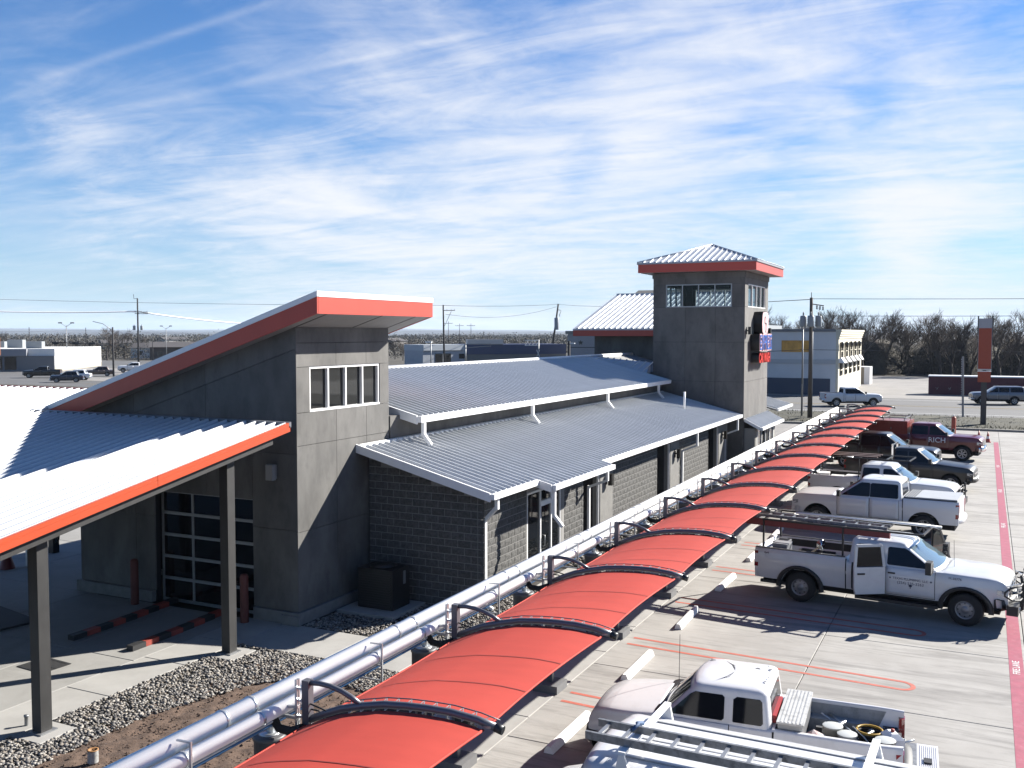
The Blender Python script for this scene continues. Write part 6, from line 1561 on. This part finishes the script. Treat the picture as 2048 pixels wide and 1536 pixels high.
# ---- cream building across the road
cb = thing('cream_building', 'two storey cream and grey building with blue base across the road', 'building')
c_cream, c_grey, c_blue = mat('cream stucco', (.95, .88, .70), .8, var=.06, space='World'), mat('grey stucco', (.95, .93, .92), .8, var=.06, space='World', vscale=.4), mat('navy base paint', (.07, .09, .14), .7)
BX, BY0, BY1, BH_ = -15.9, 122.6, 146.5, 7.75
MB().box(-42, BX - .3, BY0, BY1, 1.95, BH_).build('wall', c_grey, cb)
MB().box(BX - .299, BX, BY0 + .01, BY1, -.05, BH_ - .05).build('front_wall', c_cream, cb)
MB().box(-42.05, BX - .9, BY0 - .05, BY1 - 1, -.05, 1.949).build('base_band', c_blue, cb)
MB().box(BX - .899, BX - .301, BY0 - .04, BY0 + .5, -.05, 1.949).build('corner_pier', c_grey, cb)
t = MB()
for dz, o_ in ((7.75, .35), (7.45, .26), (7.2, .18), (6.9, .1)): t.box(BX - .3, BX + o_, BY0 - o_ * .5, BY1 + o_, dz - .12, dz + .12)
t.build('cornice', c_cream, cb)
MB().box(-42.1, BX - .31, BY0 - .16, BY0 - .001, 7.62, 7.95).build('coping', mat('dark coping', (.24, .24, .25), .6), cb)
MB().box(-42.1, BX - .31, BY0 - .09, BY0 - .001, 3.7, 4.25).build('string_course', mat('grey band', (.70, .69, .68), .8), cb)
wg = mat('old window glass', (.035, .035, .035), .15)
for k in range(5):
    yy = BY0 + 2.3 + k * 4.5
    f = MB().box(BX + .001, BX + .10, yy - 1.05, yy + 1.05, 4.35, 6.3).build('window', wg, cb); MB().box(BX + .101, BX + .16, yy - 1.25, yy - 1.06, 4.2, 6.4).box(BX + .101, BX + .16, yy + 1.06, yy + 1.25, 4.2, 6.4).box(BX + .101, BX + .13, yy - 1.0, yy + 1.0, 5.2, 5.3).build('frame', c_cream, f)
    f = MB().box(BX + .001, BX + .10, yy - 1.05, yy + 1.05, 2.3, 3.8).build('window', wg, cb); MB().box(BX + .101, BX + .13, yy - 1.0, yy + 1.0, 2.9, 3.0).build('frame', c_cream, f)
    MB().hexa([(BX, yy - 2.1, 3.85), (BX + .75, yy - 2.1, 3.85), (BX + .75, yy + .2, 3.85), (BX, yy + .2, 3.85), (BX, yy - 2.1, 4.35), (BX + .3, yy - 2.1, 4.5), (BX + .3, yy + .2, 4.5), (BX, yy + .2, 4.35)]).build('corbel', M['white_trim'], cb)
    MB().lathe([(0, 0), (.16, .1), (.22, .6), (.1, .8), (0, .8)], 8, 'z', (BX + .35, yy - 1.6, 5.6)).build('lantern', M['black'], cb)
MB().box(BX - 22, BX - 10, BY0 + 8, BY1 - 6, 7.95, 8.5).build('roof_unit', M['trafo'], cb)
sgn = tag(MB().box(-22.6, -19.05, BY0 - .10, BY0 - .005, 5.15, 6.55).build('plywood_board', mat('orange plywood', (.95, .48, .10), .75, var=.25, vscale=1.2)), 'orange plywood board on the grey side wall of the cream building', 'board')
sh = thing('shed', 'small pale shed beside the cream building', 'shed', (-16.2, 151.5, -.05)); MB().box(-2.0, .2, 0, 3.5, 0, 2.45).build('wall', mat('tan shed', (.42, .36, .27), .8), sh); MB().box(.201, 1.0, 0, 3.5, 0, 2.55).build('door_panel', M['white_trim'], sh); MB().box(-2.1, .2, -.1, 3.6, 2.46, 2.56).build('roof', c_grey, sh)
mr_ = mat('maroon corrugated', (.13, .015, .035), .6, var=.1)
ct = thing('container', 'long maroon container wall across the road behind the pylon sign', 'container', (-6.2, 129.6, -.05)); t = MB()
for k in range(75): t.box(k * .3, k * .3 + .16, -.05, 0, .12, 2.15)
tag(t.build('corrugation', mr_, ct), kind='stuff'); MB().box(0, 22.5, .001, 2.4, 0, 2.2).build('shell', mr_, ct); MB().box(-.05, 22.55, -.08, 2.45, 2.201, 2.33).build('top_rail', M['white_trim'], ct)
t = MB()
for x_, s_ in ((.9, .22), (2.3, .24), (6.0, .28), (10.5, .22), (11.2, .2), (15.5, .24)): t.bar((x_, -.058, .55), (x_ + s_, -.058, .95), .01, .1, (0, 1, 0)); t.bar((x_ - .1, -.058, .85), (x_ + s_ * .8, -.058, .72), .01, .08, (0, 1, 0))
tag(t.build('scribble', M['white_paint'], ct), kind='stuff')

# ---- poles
def pole(name, label, loc, h, r, mt, lean=(0, 0), cat='utility pole'):
    t = thing(name, label, cat, loc); MB().tube([(0, 0, 0), (lean[0], lean[1], h)], [r, r * .68], 10).build('shaft', mt, t); return t
def crossarm(t, z, L, mt, ang=0, off=(0, 0)):
    c, s_ = math.cos(ang), math.sin(ang); a = MB().bar((off[0] - c * L / 2, off[1] - s_ * L / 2, z), (off[0] + c * L / 2, off[1] + s_ * L / 2, z), .12, .14).build('crossarm', mt, t)
    n = MB()
    for q in (-.46, -.18, .18, .46): n.lathe([(.03, 0), (.07, .06), (.05, .14), (.07, .2), (0, .26)], 8, 'z', (off[0] + c * L * q, off[1] + s_ * L * q, z + .071))
    n.build('insulator', M['trafo'], a); return a
def trafo(t, x, y, z, h=.95, r=.26):
    o = MB().lathe([(0, 0), (r * .95, .02), (r, .08), (r, h - .08), (r * .9, h), (0, h + .04)], 16, 'z', (x, y, z)).build('transformer', M['trafo'], t); MB().lathe([(.05, 0), (.08, .06), (.05, .12), (.08, .18), (.03, .3), (0, .32)], 8, 'z', (x, y, z + h + .041)).build('bushing', M['grey_pole'], o)
up = pole('utility_pole', 'thick wooden utility pole with three grey transformers on the grass verge', (-13.43, 86.0, 0), 10.45, .19, M['wood_pole'])
for dx, dy in ((-.62, -.12), (.05, -.5), (.58, .2)): trafo(up, dx, dy, 7.95, .95, .27)
MB().bar((-.75, -.1, 7.85), (.75, .2, 7.85), .12, .12).build('platform', M['grey_pole'], up); MB().bar((.1, 0, 9.9), (1.0, .2, 9.75), .08, .08).build('arm', M['wood_pole'], up)
t = MB()
for k in range(3): t.lathe([(.03, 0), (.09, .08), (.05, .16), (.09, .24), (0, .4)], 8, 'z', (.45 + .25 * k, .1, 9.45 - .05 * k))
t.build('fuse_cutout', M['trafo'], up); MB().tube([(0, 0, 10.4), (0, 0, 10.9)], .03, 6).build('pin', M['dark_pole'], up)
MB().tube([(.2, -.03, 0), (.17, -.02, 4.0), (.15, 0, 7.8)], .035, 6).build('riser_pipe', M['grey_pole'], up)
p2_ = pole('utility_pole', 'thin grey service pole just left of the transformer pole', (-14.35, 87.6, 0), 8.55, .085, M['grey_pole'])
MB().tube([(0, -.12, 3.0), (0, -.1, 5.2), (.05, -.1, 8.4)], .03, 6).build('cable_riser', M['black'], p2_)
bp_ = pole('utility_pole', 'dark straight utility pole behind the ribbed upper roof', (-106.0, 184.6, -.1), 13.7, .24, M['dark_pole'], (-.3, .1)); crossarm(bp_, 12.5, 2.6, M['dark_pole'], .3, (1.1, .2)); MB().bar((0, 0, 9.0), (1.6, .3, 12.3), .1, .1).build('brace', M['grey_pole'], bp_)
lp_ = pole('utility_pole', 'leaning black utility pole with one hanging transformer', (-97.0, 221.5, -.1), 14.8, .30, M['dark_pole'], (1.75, .9)); trafo(lp_, 1.55, .3, 8.4, 3.0, .55); MB().tube([(1.8, .6, 13.4), (2.6, .8, 13.1), (2.2, .7, 12.2), (2.3, .5, 11.7)], .09, 6).build('jumper', M['trafo'], lp_)
mp_ = pole('utility_pole', 'tall utility pole with crossarms and transformers on the far left', (-185.0, 173.4, -.1), 16.0, .24, M['dark_pole']); crossarm(mp_, 12.7, 4.6, M['dark_pole'], .75); crossarm(mp_, 12.3, 3.0, M['dark_pole'], .75, (.8, .4))
trafo(mp_, -.7, -.5, 8.3, 1.1, .32); trafo(mp_, .7, .5, 8.3, 1.1, .32); MB().tube([(0, 0, 16.0), (-.7, -.4, 15.9), (-.8, -.45, 17.0)], .06, 6).build('top_hook', M['dark_pole'], mp_)
for (u_, lb, h_, lc_) in ((0, 'thin dark pole behind the white shop roof, the left one', 9.3, (-245.04, 190.00, -1.57)), (1, 'thin dark pole behind the white shop roof, the right one', 9.2, (-234.00, 200.00, -1.42)), (2, 'short street pole seen through the gap left of the tower fascia', 6.2, (-197.55, 190.00, -0.64)), (3, 'small far utility pole right of the dark straight pole', 12.2, (-187.63, 330.00, 1.00)), (4, 'middle far utility pole over the pale blue building', 11.3, (-182.75, 330.00, 1.04)), (5, 'right far utility pole over the white sign box', 11.3, (-177.71, 330.00, 1.07))):
    q = pole('street_pole', lb, (lc_[0], lc_[1], -.1), h_, .13, M['dark_pole'])
    if u_ >= 3: crossarm(q, h_ - .8, 3.2, M['dark_pole'], .5)
def lamp_post(label, loc, h, dbl=True):
    t = thing('parking_lamp', label, 'street lamp', loc, .6); MB().tube([(0, 0, 0), (0, 0, h)], [.11, .07], 8).build('shaft', M['grey_pole'], t)
    for sg in (1, -1):
        MB().tube([(0, 0, h - .3), (sg * .9, 0, h + .35), (sg * 1.2, 0, h + .5)], .05, 6).build('arm', M['grey_pole'], t); MB().box(sg * 1.2 - .35, sg * 1.2 + .35, -.22, .22, h + .4, h + .62).build('lamp_head', M['dark_pole'], t)
lamp_post('twin headed lamp post in front of the white shop wall', (-172.3, 142.4, -.1), 9.2); lamp_post('twin headed lamp post just left of the sloping tower fascia', (-198.4, 195.6, -.1), 9.0)
sp_ = thing('signal_pole', 'tall grey signal pole with mast arm of traffic lights on the left', 'traffic signal', (-136.6, 122.4, -.1)); MB().tube([(0, 0, 0), (0, 0, 8.6)], [.17, .12], 10).build('shaft', M['dark_pole'], sp_)
ad = Vector((-.78, -.63, 0)); MB().tube([(0, 0, 5.5), tuple(ad * 9.5 + Vector((0, 0, 6.0)))], [.11, .06], 8).build('mast_arm', M['dark_pole'], sp_); MB().tube([(0, 0, 8.0), tuple(ad * 1.6 + Vector((0, 0, 9.2))), tuple(ad * 3.2 + Vector((0, 0, 9.6)))], .06, 6).build('lamp_arm', M['grey_pole'], sp_)
for k, dd in enumerate((3.4, 6.0, 9.2)):
    c_ = ad * dd; b_ = MB(); b_.bar(tuple(c_ + ad * -.55 + Vector((0, 0, 5.75 + .05 * k))), tuple(c_ + ad * .55 + Vector((0, 0, 5.78 + .05 * k))), .3, .4); b_.build('signal_head', M['black'], sp_)
# wires
def wire(name, label, a, c, sag, r, mt, n=14):
    P = [Vector(a).lerp(Vector(c), k / n) - Vector((0, 0, sag * 4 * (k / n) * (1 - k / n))) for k in range(n + 1)]
    return tag(MB().tube(P, r, 5).build(name, mt), label, 'wire')
wire('cable', 'bright cable running left from the tall far left utility pole', (-185.2, 173.2, 12.75), (-216.36, 140.00, 13.03), .5, .17, M['wire_bright'])  # radius widened to the breadth of the sun glare
wire('cable', 'bright cable running right from the far left pole behind the sloping roof', (-184.8, 173.6, 12.7), (-177.20, 235.00, 9.91), 1.1, .17, M['wire_bright'])
wire('cable', 'thin high cable crossing the sky above the sloping roof', (-213.34, 150.00, 15.55), (-106.2, 184.6, 13.5), .4, .035, M['wire'])
wire('cable', 'thin high cable between the dark straight pole and the leaning pole', (-106.2, 184.6, 13.5), (-95.4, 222.2, 14.6), .3, .045, M['wire'])
wire('cable', 'slack cable hanging between the dark straight pole and the leaning pole', (-105.8, 184.8, 11.6), (-95.6, 222.0, 14.0), 1.5, .04, M['wire'])
wire('cable', 'thin high cable from the leaning pole to the transformer pole on the verge', (-95.4, 222.2, 14.6), (-13.4, 86.0, 10.3), .6, .03, M['wire'])
wire('cable', 'upper cable running right from the transformer pole', (-13.4, 86.0, 10.35), (70, 92, 10.9), .5, .02, M['wire'])
wire('cable', 'lower cable running right from the transformer pole past the pylon sign', (-13.4, 86.0, 8.9), (70, 92, 9.6), .4, .018, M['wire'])
wire('cable', 'dark cable in front of the plywood board on the cream building', (-22.49, 84.00, 5.96), (-14.3, 87.5, 6.0), .15, .025, M['wire'])
wire('cable', 'dark cable leaving the service pole in front of the cream building windows', (-14.3, 87.5, 6.0), (50, 110, 6.3), .3, .02, M['wire'])
wire('cable', 'pale thin cable crossing the low scrub on the far left', (-252.16, 180.00, 8.23), (-162.95, 230.00, 7.68), .3, .05, M['wire_bright'])

# ---- pylon sign, signpost
ps = thing('pylon_sign', 'tall pylon sign with blank orange panels between the parking lot and the road', 'pylon sign', (-.05, 86.0, 0))
MB().box(-.21, .21, -.21, .21, 0, 3.6).build('pole', mat('brown sign pole', (.10, .085, .08), .6), ps); pan = mat('orange sign face', (.52, .075, .022), .45, var=.04)
MB().box(-.46, .46, -.34, .34, 4.60, 7.82).build('upper_panel', pan, ps); MB().box(-.50, -.462, -.36, .36, 4.58, 8.6).box(.462, .50, -.36, .36, 4.58, 8.6).build('side_frame', M['grey_pole'], ps)
MB().box(-.56, -.46, -.3, .3, 7.3, 8.78).box(.46, .56, -.3, .3, 7.3, 8.78).build('fin', M['black'], ps); MB().box(-.46, .46, -.32, .32, 7.821, 8.58).build('top_panel', mat('pale sign panel', (.55, .54, .58), .4), ps)
MB().box(-.47, .47, -.36, .36, 3.55, 4.38).build('lower_panel', pan, ps); MB().box(-.49, .49, -.38, .38, 4.381, 4.44).box(-.49, .49, -.38, .38, 4.53, 4.579).build('edge_trim', M['white_trim'], ps); MB().box(-.12, .12, -.12, .12, 4.44, 4.53).build('neck', M['black'], ps)
pp = thing('perforated_post', 'tall perforated steel post leaning slightly on the verge beside the pylon', 'post', (-1.63, 92.8, 0)); MB().bar((0, 0, 0), (-.12, 0, 5.4), .30, .16).build('channel', M['grey_pole'], pp); t = MB()
for k in range(24): t.box(-.175 - k * .0021, -.151 - k * .0021, -.05, .05, .5 + k * .2, .62 + k * .2)
tag(t.build('holes', M['white_trim'], pp), kind='stuff')

# ---- buildings beyond the wash and on the left
bb = thing('blue_building', 'low pale building with a long dark blue side wall beyond the wash roof', 'building'); bl = mat('blue cladding', (.045, .075, .19), .6, var=.08); pg = mat('pale blue wall', (.55, .59, .65), .75, var=.08)
A, B_, Cc = Vector((-112.27, 186.00, -0.69)), Vector((-107.12, 196.00, -0.95)), Vector((-89.63, 214.00, -1.27))
def wall_seg(a, c, z0, z1, th=.3, out=.0):
    d_ = (c - a); d_.z = 0; d_.normalize(); n_ = Vector((d_.y, -d_.x, 0)); a2, c2 = a + n_ * out, c + n_ * out; b_ = a - n_ * th, c - n_ * th
    return [(a2.x, a2.y, z0), (c2.x, c2.y, z0), (b_[1].x, b_[1].y, z0), (b_[0].x, b_[0].y, z0), (a2.x, a2.y, z1), (c2.x, c2.y, z1), (b_[1].x, b_[1].y, z1), (b_[0].x, b_[0].y, z1)]
MB().hexa(wall_seg(A, B_, -.1, 3.6, 8)).build('wall', pg, bb); MB().hexa(wall_seg(A, B_, 3.601, 4.9, 8.2, .3)).build('parapet', mat('pale parapet', (.62, .68, .74), .6), bb)
MB().hexa(wall_seg(B_, Cc, -.1, 2.6, 12)).build('lower_wall', mat('grey green wall', (.22, .24, .24), .8), bb); MB().hexa(wall_seg(B_, Cc, 2.601, 4.9, 12, .1)).build('blue_wall', bl, bb)
e_ = (B_ - A).normalized(); MB().hexa(wall_seg(A + e_ * 3.2, A + e_ * 7.4, -.1, 2.9, .2, .06)).build('window', wg, bb); MB().hexa(wall_seg(A + e_ * 5.2, A + e_ * 5.4, -.1, 2.9, .2, .10)).build('mullion', M['white_trim'], bb); MB().hexa(wall_seg(A + e_ * 9.6, A + e_ * 11.6, 1.7, 2.8, .2, .06)).build('window', wg, bb)
MB().hexa(wall_seg(B_ + Vector((.5, .4, 0)), B_ + Vector((6.8, 6.0, 0)), 4.91, 6.1, 2)).build('sign_box', mat('pale cream sign', (.95, .86, .78), .6), bb)
for k, q in enumerate(((2, .8), (5, 1.2), (12, .9))): MB().lathe([(.5, 0), (.5, q[1]), (.2, q[1] + .3), (0, q[1] + .3)], 10, 'z', tuple(B_ + (Cc - B_) * .02 * q[0] + Vector((-1.5, 4, 4.9)))).build('roof_vent', M['white_trim'], bb)
sb_ = thing('star_building', 'tall white building with a dark star on its wall behind the entrance roof', 'building', tuple((-83.40, 200.00, -0.14))); sb_.location.z = -.1; sb_.rotation_euler = (0, 0, .35)
MB().box(0, 14, 0, 9, 0, 7.4).build('wall', mat('white block wall', (.50, .50, .52), .8, var=.05), sb_); MB().box(-.5, 14.4, -.4, 9.4, 7.401, 8.1).build('parapet', mat('tan parapet', (.36, .36, .33), .7), sb_)
st5 = [(.62 * (1 if k % 2 == 0 else .42) * math.sin(k * math.pi / 5), .62 * (1 if k % 2 == 0 else .42) * math.cos(k * math.pi / 5)) for k in range(10)]
MB().prism(st5, lambda p: (2.9 + p[0], -.12, 5.5 + p[1]), lambda p: (2.9 + p[0], -.001, 5.5 + p[1])).build('star', M['black'], sb_); MB().box(0, 14, -.05, -.001, 4.35, 4.5).build('band', M['black'], sb_)
rl = thing('lamp_post', 'dark lamp post with white head before the star building', 'street lamp', tuple((-78.89, 190.00, 0.24))); MB().box(-.22, .22, -.22, .22, -.1, 5.6).build('shaft', M['dark_pole'], rl); MB().box(0, 1.3, -.2, .2, 5.0, 5.2).build('lamp_head', M['white_trim'], rl)
rl = thing('lamp_post', 'grey lamp post in front of the pale blue building', 'street lamp', tuple((-100.73, 170.00, 0.54))); MB().tube([(0, 0, -.1), (0, 0, 5.0)], .12, 8).build('shaft', M['grey_pole'], rl); MB().box(-1.2, .2, -.2, .2, 5.0, 5.25).build('lamp_head', M['white_trim'], rl)
cr = thing('crossing_signal', 'railway crossing signal with white crossbuck and truss arm', 'railway signal', tuple((-88.21, 195.00, -0.05))); cr.location.z = -.1
MB().tube([(0, 0, 0), (0, 0, 6.2)], .16, 8).build('mast', M['grey_pole'], cr); t = MB(); t.bar((-3.4, .2, 4.9), (.1, .2, 4.9), .12, .12).bar((-3.4, .2, 6.0), (.1, .2, 6.0), .12, .12)
for k in range(4): t.bar((-3.3 + k * .85, .2, 4.9), (-2.5 + k * .85, .2, 6.0), .09, .09)
t.build('truss_arm', M['white_trim'], cr); MB().bar((-.35, -.2, 2.4), (.35, -.2, 3.9), .05, .24, (0, 1, 0)).bar((.35, -.23, 2.4), (-.35, -.23, 3.9), .05, .24, (0, 1, 0)).build('crossbuck', M['white_paint'], cr)
cr2 = thing('crossing_signal', 'second railway mast arm in front of the white sign box', 'railway signal', tuple((-98.26, 180.00, 0.26))); cr2.location.z = -.1
MB().tube([(0, 0, 0), (0, 0, 5.4)], .17, 8).build('mast', M['grey_pole'], cr2); MB().bar((0, 0, 4.5), (5.2, 1.6, 4.9), .14, .14).bar((0, 0, 5.3), (5.2, 1.6, 5.4), .1, .1).build('arm', M['grey_pole'], cr2)
# white shop on the far left
ws = thing('shop_building', 'flat white walled shop with dark glass front on the far left', 'building'); C0 = Vector((-165.3, 133.8, -.1)); sdv, fdv = Vector((-.56, .83, 0)), Vector((-.83, -.56, 0)); E1, E2 = C0 + sdv * 33, C0 + fdv * 30
def quad_wall(a, c, z0, z1, th): 
    q = [a, c, c + th, a + th]; return [(p.x, p.y, z0) for p in q] + [(p.x, p.y, z1) for p in q]
MB().hexa(quad_wall(C0, E1, -.1, 4.4, fdv * 28)).build('wall', mat('white shop wall', (1.15, 1.14, 1.10), .7), ws); MB().hexa(quad_wall(C0 - fdv * .02, E1 - fdv * .02, -.1, .9, fdv * .05)).build('base_course', mat('tan course', (.62, .56, .44), .8), ws)
sh_g = mat('shop grey', (.22, .23, .25), .7)
MB().hexa(quad_wall(C0 - sdv * .5, E2 - sdv * .5, -.1, 3.0, sdv * .45)).build('front_wall', sh_g, ws); MB().hexa(quad_wall(C0 - sdv * .9 + fdv * 5, E2 - sdv * .9, 3.01, 4.35, sdv * .8)).build('fascia', mat('shop fascia', (.36, .37, .41), .7), ws)
for k in range(7):
    a = C0 + fdv * (7.0 + k * 2.6) - sdv * .55; MB().hexa(quad_wall(a, a + fdv * 2.2, .3, 2.8, sdv * .04)).build('shop_window', M['glass_dark'], ws)
for k, (q, s_) in enumerate(((5, 1.0), (12, 1.3), (19, .9), (24, 1.1))):
    a = C0 + fdv * (4 + k * 6) + sdv * q; MB().hexa(quad_wall(a, a + fdv * 3, 4.41, 4.4 + s_ + .4, sdv * 2)).build('roof_unit', M['trafo'], ws)
for i, (nm, uvY, sz, c_, lb) in enumerate((('house', (-232.55, 215.00, -1.82), (9, 7, 3.2), (1.1, 1.08, 1.02), 'small white house behind the signal pole on the left'), ('house', (-214.34, 205.00, -2.71), (13, 9, 3.6), (.14, .10, .08), 'long low brown house just left of the sloping fascia'), ('house', (-341.20, 300.00, -2.25), (12, 8, 3.4), (.35, .33, .30), 'grey house roof far behind the white shop'), ('house', (-427.08, 420.00, -2.13), (16, 9, 4), (.5, .48, .45), 'pale distant house among the scrub'), ('house', (-258.59, 400.00, -1.80), (14, 9, 3.8), (.3, .28, .26), 'distant house right of the exit tower'))):
    hb = thing(nm, lb, 'house', (uvY[0], uvY[1], -.1), .4 + .3 * i); MB().box(0, sz[0], 0, sz[1], 0, sz[2]).build('wall', mat('house wall %d' % i, c_, .8), hb)
    MB().prism([(-.5, sz[2] + .001), (sz[1] + .5, sz[2] + .001), (sz[1] / 2, sz[2] + 1.5)], lambda p: (-.4, p[0], p[1]), lambda p: (sz[0] + .4, p[0], p[1])).build('roof', mat('house roof', (.12, .11, .11), .85), hb); MB().box(2, 3.4, -.05, -.001, 1.0, 2.2).box(6, 7.4, -.05, -.001, 1.0, 2.2).build('window', wg, hb)
for k in range(9): 
    lc_ = ((-219.88, 195.00, -0.25), (-227.71, 205.00, -0.60), (-229.56, 210.00, -0.75), (-243.02, 230.00, -1.42), (-306.75, 230.00, -0.98), (-294.09, 215.00, -0.51), (-154.32, 240.00, -0.58), (-155.43, 250.00, -0.85), (-145.27, 230.00, -0.22))[k]
    plant(lc_[0], lc_[1], (.95, .85, .9, .7, .8, .9, .62, .6, .55)[k], k, ('first bare tree right of the white shop', 'second bare tree right of the white shop', 'third bare tree right of the white shop', 'bare tree above the brown house roof', 'right bare tree behind the white shop roof', 'left bare tree behind the white shop roof', 'bare tree just right of the exit tower', 'bare tree nearest the pale blue building', 'middle bare tree between the exit tower and the pale blue building')[k])
rs = thing('price_sign', 'slim orange sign panel at the far left edge', 'sign', tuple((-160.40, 118.00, 1.26))); MB().box(-.5, .35, -.1, .1, 2.2, 5.4).build('panel', mat('orange price panel', (.75, .25, .05), .5), rs); MB().box(-.15, .15, -.05, .05, -.1, 2.199).build('pole', M['grey_pole'], rs)

# thin winter air: far things fade towards blue
hz_ = MB().box(-8990, 4990, -290, 10990, -1.2, 150).build('haze', bpy.data.materials.new('thin air')); tag(hz_, 'thin winter haze hanging over the whole plain', 'haze', kind='stuff')
hm_ = hz_.data.materials[0]; hm_.use_nodes = True; ht = hm_.node_tree; ht.nodes.remove(ht.nodes['Principled BSDF'])
pv = ht.nodes.new('ShaderNodeVolumePrincipled'); pv.inputs['Color'].default_value = (.72, .84, 1, 1); pv.inputs['Density'].default_value = 0.00007; ht.links.new(pv.outputs[0], ht.nodes['Material Output'].inputs['Volume'])
